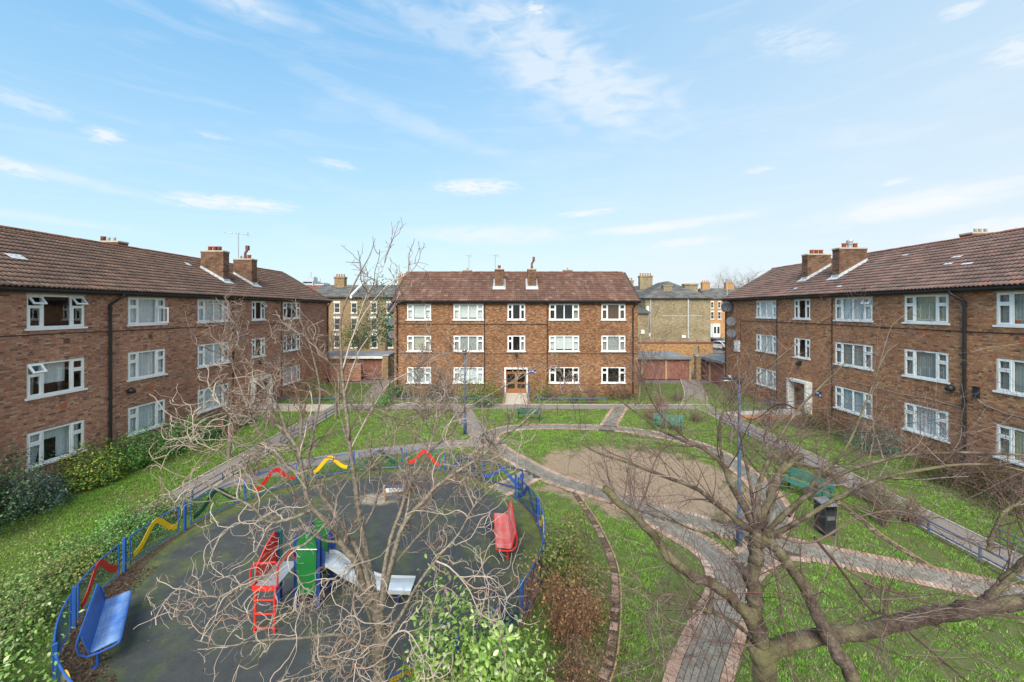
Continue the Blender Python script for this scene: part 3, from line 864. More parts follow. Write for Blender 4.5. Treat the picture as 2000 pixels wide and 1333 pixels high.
def block(name, label, loc, rz, x0, x1, cols, door, key, geo, hidden_front=0.0, chims=(), rear_ch=(), pipes=(), tone_pots=None, seed=1, depth=8.6):
    rs = np.random.RandomState(seed)
    root = thing(name, label, 'apartment building', loc, rz)
    mw = Matrix.Translation(loc) @ Matrix.Rotation(rz, 4, 'Z')
    R3 = np.array(mw.to_3x3()); T3 = np.array(loc)
    holes = []
    for cx_, typ, curs, opn in cols:
        for row in range(3):
            if curs[row] == 'skip':
                continue
            holes.append((cx_, cx_ + WT[typ][0], ROWZ[row], ROWZ[row] + WH))
    dx0, dx1, dz0, dz1 = door
    holes.append((dx0, dx1, dz0, dz1))
    TOP = 7.52
    # facade and the other walls
    b = MB()
    wall_holes(b, x0, x1, -.35, TOP, holes)
    b.build('facade', M['mortar'] if geo else M['bt_' + key], root)
    b = MB()
    b.raw([(x0, .0, -.35), (x0, depth, -.35), (x0, depth, TOP + .05), (x0, RIDGE_Y, RIDGE_Z - .12), (x0, 0, TOP + .05)], [[4, 3, 2, 1, 0]])
    b.raw([(x1, .0, -.35), (x1, depth, -.35), (x1, depth, TOP + .05), (x1, RIDGE_Y, RIDGE_Z - .12), (x1, 0, TOP + .05)], [[0, 1, 2, 3, 4]])
    b.raw([(x0, depth, -.35), (x1, depth, -.35), (x1, depth, TOP), (x0, depth, TOP)], [[3, 2, 1, 0]])
    b.build('wall', M['bt_' + key], root)
    if geo:
        B = lay_bricks(x0, x1, -.3, TOP, holes, rs)
        full = (B[:, 1] - B[:, 0]) > .211
        C = np.stack([(B[:, 0] + B[:, 1]) / 2, np.zeros(len(B)), (B[:, 2] + B[:, 3]) / 2], 1)
        W = C @ R3.T + T3
        px, py = to_px(W)
        inv = (px > 4) & (px < 1996) & (C[:, 2] > 2.0) & full
        score = np.where(inv, -W[:, 1], -1e9)
        pick = np.argsort(-score)[:300]
        um = bpy.data.meshes.new('brick')
        y_ = -.012
        V = [(-.106, .0, -.0315), (.106, .0, -.0315), (.106, 0, .0315), (-.106, 0, .0315), (-.1035, y_, -.029), (.1035, y_, -.029), (.1035, y_, .029), (-.1035, y_, .029)]
        um.from_pydata(V, [], [[4, 5, 6, 7], [0, 1, 5, 4], [1, 2, 6, 5], [2, 3, 7, 6], [3, 0, 4, 7]])
        um.materials.append(M['brick_' + key]); um.update()
        for i in pick:
            link('brick', um, root, tuple(C[i]))
        keep = np.ones(len(B), bool); keep[pick] = False
        B = B[keep]; n = len(B)
        yo = -.0115 + rs.uniform(-.003, .002, n)
        e = .0025
        V = np.zeros((n, 8, 3))
        for j, (a, c_) in enumerate([(0, 2), (1, 2), (1, 3), (0, 3)]):
            V[:, j, 0] = B[:, a]; V[:, j, 2] = B[:, c_]
            V[:, j + 4, 0] = B[:, a] + (e if a == 0 else -e); V[:, j + 4, 2] = B[:, c_] + (e if c_ == 2 else -e); V[:, j + 4, 1] = yo
        Fq = np.array([[4, 5, 6, 7], [0, 1, 5, 4], [1, 2, 6, 5], [2, 3, 7, 6], [3, 0, 4, 7]])
        Fa = (np.arange(n)[:, None, None] * 8 + Fq[None]).reshape(-1, 4)
        link('brickwork', np_mesh('brickwork', V, Fa, M['brick_' + key]), root, kind='stuff')
    for cx_, typ, curs, opn in cols:
        for row in range(3):
            if curs[row] == 'skip':
                continue
            o_ = opn.get(row, ())
            sw_ = opn.get(('s', row))
            add_window(root, cx_, row, typ, curs[row], o_, sw_)
            if row == 2:       # painted head under the eaves
                b = MB(); w = WT[typ][0]
                b.box(cx_ - .03, cx_ + w + .03, -.018, .06, ROWZ[2] + WH + .002, TOP - .002)
                b.build('window_head', M['render_old'], root)
    # roof: under-sheet, rear slope, tiles
    b = MB()
    o = .14
    t = .05
    def rp(y):
        return EAVE_Z + (y - EAVE_Y) * math.tan(PITCH)
    b.raw([(x0 - o, EAVE_Y, EAVE_Z - t), (x1 + o, EAVE_Y, EAVE_Z - t), (x1 + o, RIDGE_Y, RIDGE_Z - t), (x0 - o, RIDGE_Y, RIDGE_Z - t),
           (x1 + o, 2 * RIDGE_Y - EAVE_Y, EAVE_Z - t), (x0 - o, 2 * RIDGE_Y - EAVE_Y, EAVE_Z - t)], [[0, 1, 2, 3], [3, 2, 4, 5]])
    b.raw([(x0 - o, EAVE_Y, EAVE_Z), (x1 + o, EAVE_Y, EAVE_Z), (x1 + o, RIDGE_Y, RIDGE_Z), (x0 - o, RIDGE_Y, RIDGE_Z),
           (x1 + o, 2 * RIDGE_Y - EAVE_Y, EAVE_Z), (x0 - o, 2 * RIDGE_Y - EAVE_Y, EAVE_Z)], [[0, 1, 2, 3], [3, 2, 4, 5]])
    roof = b.build('roof', M['roof_under'], root)
    tv, tf = tile_arrays()
    nx = int((x1 - x0 + 2 * o) / TILE_W); ny = int(SLOPE / TILE_G) + 1
    gx, gy = np.meshgrid(np.arange(nx), np.arange(ny))
    gx = gx.ravel(); gy = gy.ravel()
    lx = x0 - o + gx * TILE_W + ((x1 - x0 + 2 * o) - nx * TILE_W) / 2
    ls = np.minimum(gy * TILE_G, SLOPE - TILE_L + .01)
    cp, sp = math.cos(PITCH), math.sin(PITCH)
    jz = rs.uniform(0, .010, len(lx)); ja = rs.normal(0, .006, len(lx))
    P0 = np.stack([lx, EAVE_Y + ls * cp - jz * sp, EAVE_Z + ls * sp + jz * cp], 1)
    W = (P0 + np.array([TILE_W / 2, .15, .1])) @ R3.T + T3
    px, py = to_px(W)
    inv = (px > 3) & (px < 1997)
    pick = np.argsort(-np.where(inv, -np.linalg.norm(W - np.array([0, 0, H]), axis=1), -1e9))[:300]
    tm = np_mesh('roof_tile', tv, tf, M['tile_' + key], True)
    for i in pick:
        link('roof_tile', tm, root, tuple(P0[i]), (PITCH + ja[i], 0, 0))
    keep = np.ones(len(lx), bool); keep[pick] = False
    P1 = P0[keep]; a1 = PITCH + ja[keep]
    V = np.zeros((len(P1), len(tv), 3))
    V[:, :, 0] = P1[:, None, 0] + tv[None, :, 0]
    V[:, :, 1] = P1[:, None, 1] + tv[None, :, 1] * np.cos(a1)[:, None] - tv[None, :, 2] * np.sin(a1)[:, None]
    V[:, :, 2] = P1[:, None, 2] + tv[None, :, 1] * np.sin(a1)[:, None] + tv[None, :, 2] * np.cos(a1)[:, None]
    Fa = (np.arange(len(P1))[:, None, None] * len(tv) + tf[None]).reshape(-1, 4)
    link('roof_tiling', np_mesh('roof_tiling', V, Fa, M['tile_' + key], True), root, kind='stuff')
    # ridge
    b = MB()
    arc = [(.13 * math.cos(a), .10 * math.sin(a)) for a in np.linspace(0, PI, 7)]
    arc2 = [(.11 * math.cos(a), .08 * math.sin(a) - .01) for a in np.linspace(PI, 0, 7)]
    b.prism(arc + arc2, 'x', 0, .45)
    rm = b.me('ridge_tile', M['ridge'])
    nr = int((x1 - x0 + 2 * o) / .455)
    for i in range(nr):
        link('ridge_tile', rm, root, (x0 - o + i * .455, RIDGE_Y, RIDGE_Z - .005 + rs.uniform(-.008, .008)), (0, rs.normal(0, .008), 0))
    # barge edges
    b = MB()
    for xx in (x0 - o - .02, x1 + o):
        b.raw([(xx + dx, y, z + dz) for dx in (0, .02) for (y, z) in ((EAVE_Y, EAVE_Z), (RIDGE_Y, RIDGE_Z)) for dz in (-.14, .035)],
              [[0, 1, 3, 2], [4, 6, 7, 5], [0, 4, 5, 1], [1, 5, 7, 3], [3, 7, 6, 2], [2, 6, 4, 0]])
    b.build('verge_board', M['soffit'], root, kind='stuff')
    # eaves: soffit, fascia, gutter
    b = MB()
    b.box(x0 - .1, x1 + .1, -.24, -.004, TOP - .015, TOP + .02)
    b.box(x0 - .1, x1 + .1, -.262, -.24, TOP - .02, EAVE_Z - .02)
    b.build('fascia', M['soffit'], root)
    prof = [(-.385, EAVE_Z - .03), (-.378, EAVE_Z - .095), (-.335, EAVE_Z - .135), (-.29, EAVE_Z - .095), (-.27, EAVE_Z - .03), (-.285, EAVE_Z - .03), (-.305, EAVE_Z - .09), (-.335, EAVE_Z - .118), (-.365, EAVE_Z - .09), (-.372, EAVE_Z - .03)]
    b = MB(); b.prism(prof, 'x', x0 - .12, x1 + .12)
    b.build('gutter', M['black'], root)
    # chimneys
    def chimney(cx0, cx1, cy0, cy1, zt_, pots, front=True):
        zb = rp(cy0) - .2 if front else 8.5
        b = MB(); b.box(cx0, cx1, cy0, cy1, zb, zt_ - .16)
        b.box(cx0 - .015, cx1 + .015, cy0 - .015, cy1 + .015, zt_ - .16, zt_ - .08)
        ch = b.build('chimney', M['bt_stack'], root)
        b = MB(); b.box(cx0 - .03, cx1 + .03, cy0 - .03, cy1 + .03, zt_ - .08, zt_)
        b.build('chimney_cap', M['render_old'], ch)
        alongy = (cy1 - cy0) > (cx1 - cx0)
        for k, (u, kind) in enumerate(pots):
            x_ = (cx0 + cx1) / 2 if alongy else cx0 + u * (cx1 - cx0)
            y_ = cy0 + u * (cy1 - cy0) if alongy else (cy0 + cy1) / 2
            b = MB()
            if kind == 'p':
                b.lathe(x_, y_, [(.13, zt_), (.115, zt_ + .24), (.14, zt_ + .25), (.14, zt_ + .31), (.11, zt_ + .31)], 12); b.build('chimney_pot', M['terracotta'], ch, True)
            elif kind == 'd':
                b.lathe(x_, y_, [(.13, zt_), (.12, zt_ + .24), (.14, zt_ + .30), (.11, zt_ + .30)], 12); b.build('chimney_pot', M['terra_dark'], ch, True)
            elif kind == 's':
                b.lathe(x_, y_, [(.07, zt_), (.07, zt_ + .22), (.085, zt_ + .24)], 10); b.build('chimney_pot', M['render_old'], ch, True)
            elif kind == 'w':
                b.lathe(x_, y_, [(.16, zt_ + .22), (.19, zt_ + .45), (.15, zt_ + .52)], 10)
                b.cyl(x_, y_, zt_, zt_ + .22, .12)
                b.build('chimney_cowl', M['steel'], ch)
            elif kind == 'c':
                b.cyl(x_, y_, zt_, zt_ + .22, .12, .10)
                b.tube([(x_, y_, zt_ + .2), (x_, y_, zt_ + .45), (x_ + .10, y_ - .04, zt_ + .62), (x_ + .16, y_ - .06, zt_ + .74)], .085, 10)
                b.box(x_ + .06, x_ + .26, y_ - .16, y_ + .04, zt_ + .68, zt_ + 1.02)
                b.build('chimney_cowl', M['terra_dark'], ch)
        if front:
            b = MB(); g = .028
            z_a, z_b = rp(cy0), rp(cy1)
            for xx in (cx0 - g, cx1 + .002):
                b.raw([(xx + d, y, z) for d in (0, g - .002) for (y, z) in ((cy0 - .16, rp(cy0 - .16) + .02), (cy1, z_b + .02), (cy1, z_b + .20), (cy0 - .02, z_a + .22))],
                      [[0, 1, 2, 3], [7, 6, 5, 4], [0, 4, 5, 1], [1, 5, 6, 2], [2, 6, 7, 3], [3, 7, 4, 0]])
                xo = xx - .14 if xx < cx0 else xx + g
                b.raw([(xo, cy0 - .2, rp(cy0 - .2) + .075), (xo + .14, cy0 - .2, rp(cy0 - .2) + .075), (xo + .14, cy1, z_b + .075), (xo, cy1, z_b + .075)], [[0, 1, 2, 3]])
            b.raw([(cx0 - .17, cy0 - .30, rp(cy0 - .30) + .075), (cx1 + .17, cy0 - .30, rp(cy0 - .30) + .075), (cx1 + .17, cy0 - .004, rp(cy0) + .09), (cx0 - .17, cy0 - .004, rp(cy0) + .09)], [[0, 1, 2, 3]])
            b.box(cx0 - .02, cx1 + .02, cy0 - .026, cy0 - .002, rp(cy0) + .03, rp(cy0) + .21)
            b.build('flashing', M['lead'], ch)
    for c_ in chims:
        chimney(*c_)
    for c_ in rear_ch:
        chimney(*c_, front=False)
    # rainwater pipes
    for (x_, r_, neck, zb) in pipes:
        b = MB()
        if neck:
            b.tube([(x_ + neck, -.33, EAVE_Z - .1), (x_ + neck, -.33, EAVE_Z - .22), (x_ + neck * .25, -.12, EAVE_Z - .52), (x_, -.09, EAVE_Z - .62), (x_, -.09, EAVE_Z - .9), (x_, -.09, zb)], r_, 10)
            for z_ in (6.9, 4.9, 2.9, 1.0):
                b.cyl(x_, -.09, z_, z_ + .07, r_ + .018, n=10)
        else:
            b.tube([(x_, -.06, 7.45), (x_, -.06, zb)], r_, 8)
        b.build('drainpipe', M['black'], root)
    return root

def entrance(root, x0, x1, z0, z1, porch, kind):
    """white surround with a glazed timber door set back inside it"""
    t = .12
    b = MB()
    b.box(x0 - .02, x0 + t, -porch, .02, z0, z1 + .02)
    b.box(x1 - t, x1 + .02, -porch, .02, z0, z1 + .02)
    b.box(x0 + t, x1 - t, -porch, .02, z1 - t, z1 + .02)
    e = b.build('entrance_surround', M['white_old'], root)
    b = MB()
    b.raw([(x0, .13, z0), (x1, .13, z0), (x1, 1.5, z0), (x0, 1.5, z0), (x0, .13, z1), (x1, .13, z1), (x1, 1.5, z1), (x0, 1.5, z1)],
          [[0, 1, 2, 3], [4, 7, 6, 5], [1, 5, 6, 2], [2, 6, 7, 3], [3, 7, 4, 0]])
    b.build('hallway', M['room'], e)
    n = 2
    wd = (x1 - x0 - 2 * t) / n
    for i in range(n):
        a = x0 + t + i * wd
        b = MB()
        ring(b, a + .005, a + wd - .005, z0 + .01, z1 - t - .30, .10, .06, .105)
        b.box(a + .105, a + wd - .105, .065, .10, z0 + .75, z0 + .85)
        b.box(a + .105, a + wd - .105, .065, .10, z0 + .11, z0 + .35)
        if kind == 'slat':
            for q in range(1, 3):
                xx = a + .1 + (wd - .2) * q / 3
                b.box(xx - .022, xx + .022, .065, .10, z0 + .35, z1 - t - .4)
        d = b.build('door', M['door_wood'], e)
        b = MB(); b.box(a + .1, a + wd - .1, .078, .088, z0 + .35, z1 - t - .4)
        b.build('pane', M['glass'], e)
    b = MB(); b.box(x0 + t, x1 - t, .06, .11, z1 - t - .29, z1 - t - .21); b.box(x0 + t, x1 - t, .06, .11, z1 - t - .06, z1 - t - .002)
    for i in range(4):
        xx = x0 + t + (x1 - x0 - 2 * t) * i / 3
        b.box(xx - (.05 if i else 0), xx + (.05 if i < 3 else 0), .062, .108, z1 - t - .21, z1 - t - .06)
    b.build('fanlight', M['door_wood'], e)
    return e

# cols: (x, type, [bottom, middle, top], open lights {row: panes})
left_cols = [
    (14.56, 'A', ['swag', 'drape', None], {2: (0, 2), 1: (0,)}),
    (18.38, 'A', ['net', 'net', 'net'], {('s', 2): (3,)}),
    (22.42, 'B', ['net', 'net', 'net'], {}),
    (27.05, 'C', ['skip', None, None], {2: (2,)}),
    (30.72, 'B', ['net', 'ends', None], {}),
]
LX, RX = -18.0, 19.05
left_block = block('brick_flats', 'three storey red brick flats with brown tiled roof and tall aerial behind chimney', (LX, 0, .12), PI / 2, 8.0, 38.1,
                   left_cols, (26.95, 28.85, .06, 2.12), 'left', True,
                   chims=[(26.3, 26.85, 1.4, 2.9, 10.82, [(.3, 'd'), (.5, 'p'), (.72, 'p')]), (29.0, 29.6, 1.3, 2.65, 10.63, [(.28, 'p'), (.5, 'c'), (.72, 's')])],
                   rear_ch=[(23.3, 23.9, 5.4, 7.1, 10.95, [(.3, 's'), (.5, 's'), (.7, 'd')]), (29.8, 30.3, 5.1, 6.4, 10.75, [(.4, 's')])],
                   pipes=[(17.5, .058, .33, .1), (25.2, .035, 0, .1), (30.45, .025, 0, .1), (37.95, .055, -.12, .1)], seed=3)
entrance(left_block, 26.95, 28.85, .06, 2.12, .30, 'plain')
mid_cols = [
    (-8.76, 'A', ['blue', 'beige', 'white'], {}),
    (-4.96, 'B', ['net', 'grey', 'white'], {}),
    (-.53, 'C', ['skip', 'ends', None], {}),
    (2.88, 'B', [None, 'white', 'ends'], {}),
    (7.16, 'A', [None, 'grey', 'brown'], {}),
]
mid_block = block('brick_flats', 'three storey tan brick flats facing the courtyard end on with red tiled roof', (0, 32.3, 0), 0.0, -9.82, 10.15,
                  mid_cols, (-.78, 1.12, .16, 2.24), 'mid', False,
                  chims=[(-1.66, -.90, 1.55, 3.0, 10.52, [(.2, 'p')]), (1.18, 1.90, 1.55, 3.0, 10.52, [(.2, 'c')])],
                  rear_ch=[(-4.9, -4.1, 5.2, 6.2, 10.78, [(.5, 's')]), (4.75, 5.55, 5.2, 6.2, 10.80, [(.5, 's')])],
                  pipes=[(-9.55, .055, -.1, .1), (9.72, .05, .12, .1), (-2.42, .03, 0, .1), (2.72, .032, 0, .1)], seed=4)
entrance(mid_block, -.78, 1.12, .16, 2.24, .16, 'plain')
right_cols = [
    (-31.0, 'B', ['net', 'net', 'net'], {}),
    (-26.8, 'C', ['skip', 'ends', 'ends'], {}),
    (-23.4, 'B', ['blue', 'grey', 'net'], {2: (2,)}),
    (-19.24, 'A', ['net', 'grey', 'beige'], {}),
    (-15.57, 'A', ['beige', 'grey', 'grey'], {}),
]
right_block = block('brick_flats', 'three storey brown brick flats with satellite dishes by the far corner', (RX, 0, .22), -PI / 2, -35.45, -8.0,
                    right_cols, (-26.95, -25.2, .02, 2.1), 'right', True,
                    chims=[(-28.35, -27.8, 1.65, 3.3, 10.72, [(.3, 'p'), (.5, 'p'), (.7, 'p')]), (-25.45, -24.9, 1.5, 3.25, 10.7, [(.3, 'p'), (.5, 'w'), (.7, 'p')])],
                    rear_ch=[(-21.8, -21.2, 5.6, 7.3, 10.95, [(.3, 's'), (.45, 's'), (.62, 's')]), (-28.9, -28.4, 5.0, 6.3, 10.72, [(.5, 's')])],
                    pipes=[(-16.6, .062, -.34, .1), (-28.5, .03, 0, .1), (-23.55, .028, 0, .1), (-35.33, .055, .12, .1)], seed=5)
entrance(right_block, -26.95, -25.2, .02, 2.1, .42, 'slat')

def cable(root, pts, r, mat, name='cable'):
    b = MB(); b.tube(pts, r, 6); b.build(name, mat, root)
cable(left_block, [(8, -.03, 5.94), (16, -.03, 5.93), (24.9, -.03, 5.86), (26.2, -.03, 5.82)], .022, M['cable'])
cable(left_block, [(25.3, -.03, 5.83), (30.3, -.03, 5.80)], .016, M['cable'])
cable(left_block, [(17.9, -.02, 3.42), (20, -.02, 3.36), (22.3, -.02, 3.3), (27, -.02, 3.22), (30, -.02, 3.26)], .014, M['cable_pale'])
cable(right_block, [(-33.1, -.03, 3.4), (-33.1, -.03, 5.7), (-32.9, -.03, 5.85), (-24, -.03, 5.88), (-16.7, -.03, 5.86), (-8, -.03, 5.9)], .024, M['cable'])
cable(right_block, [(-22.3, -.02, 2.72), (-19.4, -.02, 2.62), (-18.2, -.02, 2.68), (-16.75, -.02, 2.6)], .02, M['cable_pale'])
cable(right_block, [(-16.25, -.03, 3.35), (-16.2, -.03, 3.1), (-15.9, -.03, 2.9), (-15.2, -.03, 2.75), (-12, -.03, 2.66)], .016, M['cable_pale'])
cable(mid_block, [(-9.8, -.02, 5.83), (-2.5, -.02, 5.80), (2.7, -.02, 5.80)], .028, M['cable'])
cable(mid_block, [(-9.8, -.02, 3.42), (-2.4, -.02, 3.38), (10.1, -.02, 3.40)], .018, M['cable'])

def air_brick(root, x, z, dark=False, s=.11):
    b = MB()
    b.box(x - s, x + s, -.016, .004, z - s, z + s)
    for i in range(3):
        zz = z - s + .04 + i * (2 * s - .08) / 2
        b.box(x - s + .02, x + s - .02, -.021, -.016, zz - .012, zz + .012)
    b.build('air_brick', M['terra_dark'] if dark else M['terracotta'], root)
for x_, z_, d in [(15.85, 5.62, 1), (15.75, 3.05, 0), (19.5, 5.55, 1), (19.5, 3.0, 0)]:
    air_brick(left_block, x_, z_, d)
for x_, z_, d in [(-18.4, 5.72, 0), (-18.2, 3.12, 1), (-14.75, 5.62, 0)]:
    air_brick(right_block, x_, z_, d)
for x_, z_, d in [(-7.95, 5.55, 1), (8.0, 5.55, 1), (8.0, 3.0, 0)]:
    air_brick(mid_block, x_, z_, d, .08)
# pale slipped or lead-patched tiles
def patch(root, x, s, w=.34, h=.3):
    y = EAVE_Y + s * math.cos(PITCH); z = EAVE_Z + s * math.sin(PITCH)
    b = MB(); b.box(0, w, 0, h, .062, .072)
    b.build('lead_patch', M['lead'], root, loc=(x, y, z), rot=(PITCH, 0, 0))
patch(left_block, 15.35, 2.2, .5, .4)
patch(left_block, 25.4, 3.9, .3, .35)
for x_, s_, w_ in [(-22.6, 4.1, .3), (-19.2, 3.0, .42), (-19.0, 2.3, .36), (-18.1, 2.1, .42), (-23.6, .7, .3), (-27.5, .9, .3)]:
    patch(right_block, x_, s_, w_, .16)

# ------------------------------------------------------------------ fittings on the walls
def floodlight(label, wx, wy, wz, facing, group='wall floodlights'):
    t = thing('floodlight', label, 'wall light', (wx, wy, wz), facing, group)
    b = MB(); b.box(-.05, .05, -.06, 0, -.06, .06); b.tube([(0, -.05, 0), (0, -.16, .03)], .02, 8)
    b.build('bracket', M['black'], t)
    b = MB(); b.lathe(0, 0, [(.04, -.01), (.15, .02), (.17, .12), (.12, .22), (.05, .27)], 14)
    o = b.build('lamp_hood', M['black'], t, True, loc=(0, -.2, -.12))
    return t
floodlight('black domed floodlight on red brick wall beside the drainpipe', LX - .0, 18.35, 3.22, PI / 2)
floodlight('black domed floodlight on brown brick wall beside thick black drainpipe', RX, 17.05, 3.6, -PI / 2)
def small_light(label, wx, wy, wz, facing, group='small lamps over the entrances'):
    t = thing('entrance_light', label, 'wall light', (wx, wy, wz), facing, group)
    b = MB(); b.box(-.11, .11, -.05, 0, -.12, .14); b.build('bracket', M['black'], t)
    b = MB(); b.prism([(-.05, -.12), (-.22, -.16), (-.24, .02), (-.05, .12)], 'x', -.13, .13); b.build('lamp_hood', M['black'], t)
small_light('small dark lamp over the entrance of red brick flats', LX, 27.9, 3.32, PI / 2)
small_light('small dark lamp over the entrance of tan brick flats', .17, 32.3, 3.32, 0)
small_light('small dark lamp over the slatted entrance of brown brick flats', RX, 26.2, 3.45, -PI / 2)
t = thing('alarm_box', 'slim dark junction box on brown brick wall above pale cable', 'junction box', (RX, 16.2, 3.55), -PI / 2)
b = MB(); b.box(-.10, .10, -.10, 0, -.17, .24); b.build('box_body', M['dish_dark'], t)
b = MB(); b.box(-.115, .115, -.115, 0, .24, .28); b.build('box_lid', M['black'], t)

def dish(label, loc, rz, r, mat, tilt=.35, group=None, wall=.35):
    t = thing('satellite_dish', label, 'satellite dish', loc, rz, group)
    n = 20
    V, Fc = [(0, .0, 0)], []
    for i, (q, dpt) in enumerate([(.35, .01), (.7, .045), (1.0, .10)]):
        for k in range(n):
            a = 2 * PI * k / n
            V.append((r * q * math.cos(a), -dpt * r * 2, r * q * 1.06 * math.sin(a)))
    for k in range(n):
        Fc.append([0, 1 + (k + 1) % n, 1 + k])
        for i in range(2):
            Fc.append([1 + i * n + k, 1 + i * n + (k + 1) % n, 1 + (i + 1) * n + (k + 1) % n, 1 + (i + 1) * n + k])
    V2 = [(x, y + .02, z) for x, y, z in V]
    b = MB(); b.raw(V, Fc); b.raw(V2, [f[::-1] for f in Fc])
    m0 = len(V)
    rim = [[1 + 2 * n + k, 1 + 2 * n + (k + 1) % n, m0 + 1 + 2 * n + (k + 1) % n, m0 + 1 + 2 * n + k] for k in range(n)]
    b2 = MB(); b2.raw(V + V2, Fc + [[i + m0 for i in f][::-1] for f in Fc] + rim)
    b2.build('reflector', mat, t, True, loc=(0, -.28, 0), rot=(-tilt, 0, 0))
    b = MB(); b.tube([(0, -.27, -r * .8), (0, -.55, -r * .62), (0, -.28 - r * 1.1, -r * .1)], .014, 6)
    b.box(-.03, .03, -.34 - r * 1.1, -.25 - r * 1.1, -r * .1 - .04, -r * .1 + .04)
    b.build('feed_arm', M['black'], t)
    b = MB(); wx, wy = wall * math.cos(rz), -wall * math.sin(rz); b.tube([(wx, wy, -.1), (0, -.02, -.1), (0, -.27, -.03)], .022, 6); b.tube([(wx, wy, -.22), (wx, wy, .02)], .03, 6); b.build('bracket', M['steel'], t)
dish('large dark satellite dish, topmost of three by the corner of brown brick flats', (RX - .38, 34.6, 7.2), -.42, .47, M['dish_dark'], .2, wall=.42)
dish('grey satellite dish below the large dark dish on brown brick flats', (RX - .36, 34.0, 5.95), -.45, .38, M['dish_grey'], .3, wall=.4)
dish('grey satellite dish just above the white box on brown brick flats', (RX - .36, 34.0, 4.95), -.35, .38, M['dish_grey'], .35, wall=.4)
dish('large dark satellite dish high on the side of tan brick flats', (-10.2, 33.0, 7.1), .25, .42, M['dish_dark'], .25, wall=.38)
dish('grey satellite dish in the middle of three on side of tan brick flats', (-10.15, 33.0, 5.95), .2, .34, M['dish_grey'], .3, wall=.33)
dish('grey satellite dish lowest of three on side of tan brick flats', (-10.15, 33.0, 4.9), .2, .34, M['dish_grey'], .3, wall=.33)
t = thing('meter_box', 'white meter box below the satellite dishes on brown brick flats', 'meter box', (RX, 33.5, 3.85), -PI / 2)
b = MB(); b.box(-.36, .36, -.17, 0, -.42, .46); b.build('box_body', M['white_old'], t)
b = MB(); b.box(-.39, .39, -.20, 0, .46, .50); b.box(-.30, .30, -.178, -.17, -.36, .40); b.build('box_lid', M['white'], t)

def wall_sign(label, loc, rz, w, h):
    t = thing('wall_sign', label, 'sign', loc, rz)
    b = MB(); b.box(-w / 2, w / 2, -.03, 0, -h / 2, h / 2); b.build('sign_board', M['blue_dark'], t)
    b = MB()
    for i in range(5):
        b.box(-w * .40 + i * w * .13, -w * .40 + i * w * .13 + w * .07, -.034, -.03, -h * .05, h * .25)
    b.box(w * .28, w * .48, -.034, -.03, -h * .45, -h * .1)
    b.build('lettering', M['white'], t, kind='stuff')
wall_sign('small blue and white sign beside the entrance of tan brick flats', (1.50, 32.28, 1.92), 0, .62, .26)
wall_sign('small blue and white sign beside the slatted entrance door', (RX - .015, 24.7, 1.75), -PI / 2, .6, .3)

def aerial(label, x, y, z0, z1, boom, n, rz, group=None):
    t = thing('tv_aerial', label, 'aerial', (x, y, z0), 0, group)
    b = MB(); b.tube([(0, 0, 0), (0, 0, z1 - z0)], .032, 6); b.build('mast', M['steel'], t)
    b = MB(); c, s = math.cos(rz), math.sin(rz); zz = z1 - z0 - .06
    b.tube([(-boom * .7 * c, -boom * .7 * s, zz + .06), (boom * .5 * c, boom * .5 * s, zz - .02)], .022, 6)
    for i in range(n):
        u = -boom * .65 + boom * 1.1 * i / (n - 1); l = .14 + .05 * (i / n)
        b.tube([(u * c - l * s, u * s + l * c, zz + .03 - .07 * u / boom), (u * c + l * s, u * s - l * c, zz + .03 - .07 * u / boom)], .013, 5)
    for q in (-.09, .09):
        b.tube([(boom * .48 * c - .2 * s, boom * .48 * s + .2 * c, zz + q), (boom * .48 * c + .2 * s, boom * .48 * s - .2 * c, zz + q)], .018, 5)
    b.build('aerial_head', M['steel'], t)
    return t
aerial('tall aerial rising behind the chimneys of red brick flats', -20.35, 29.1, 10.5, 12.65, 1.3, 7, .2)
aerial('thin aerial beside the rear stack of tan brick flats', -4.3, 37.6, 10.6, 12.2, .5, 4, .1, 'thin aerials on the tan brick flats')
aerial('thin aerial standing just behind a tall front chimney', -1.75, 36.8, 10.2, 12.1, .5, 4, .1, 'thin aerials on the tan brick flats')
aerial('thin mast aerial at the near gable of brown brick flats', 19.3, 35.7, 7.4, 9.7, .3, 3, .4)

# things standing on a window sill behind the glass
t = thing('flower_pot', 'terracotta pot on the sill inside the top window at edge of view', 'flower pot', (RX + .11, 14.98, 6.46), 0)
b = MB(); b.lathe(0, 0, [(.045, 0), (.065, .12), (.075, .12), (.075, .15), (.06, .15)], 12); b.build('pot', M['terracotta'], t)
b = MB(); b.lathe(0, 0, [(.058, .13), (.05, .145)], 12); b.build('earth', M['soffit'], t)
t = thing('box_file', 'pale box standing on sill beside the terracotta pot', 'box', (RX + .11, 14.70, 6.46), 0)
b = MB(); b.box(-.03, .05, -.06, .06, 0, .24); b.build('case', M['white_old'], t)
b = MB(); b.box(-.034, -.03, -.03, .03, .12, .18); b.build('paper_label', M['white'], t)
# ------------------------------------------------------------------ paths
def strip_mesh(name, P, w, z, mat, closed=False, thick=0.0):
    P = np.asarray(P, float)
    T = np.roll(P, -1, 0) - np.roll(P, 1, 0) if closed else np.gradient(P, axis=0)
    T = norm(T); N = np.stack([-T[:, 1], T[:, 0]], 1)
    L, R = P + N * w / 2, P - N * w / 2
    n = len(P)
    V = np.concatenate([np.c_[L, np.full(n, z)], np.c_[R, np.full(n, z)]])
    i = np.arange(n if closed else n - 1); j = (i + 1) % n
    return np_mesh(name, V, np.stack([i + n, j + n, j, i], 1), mat)

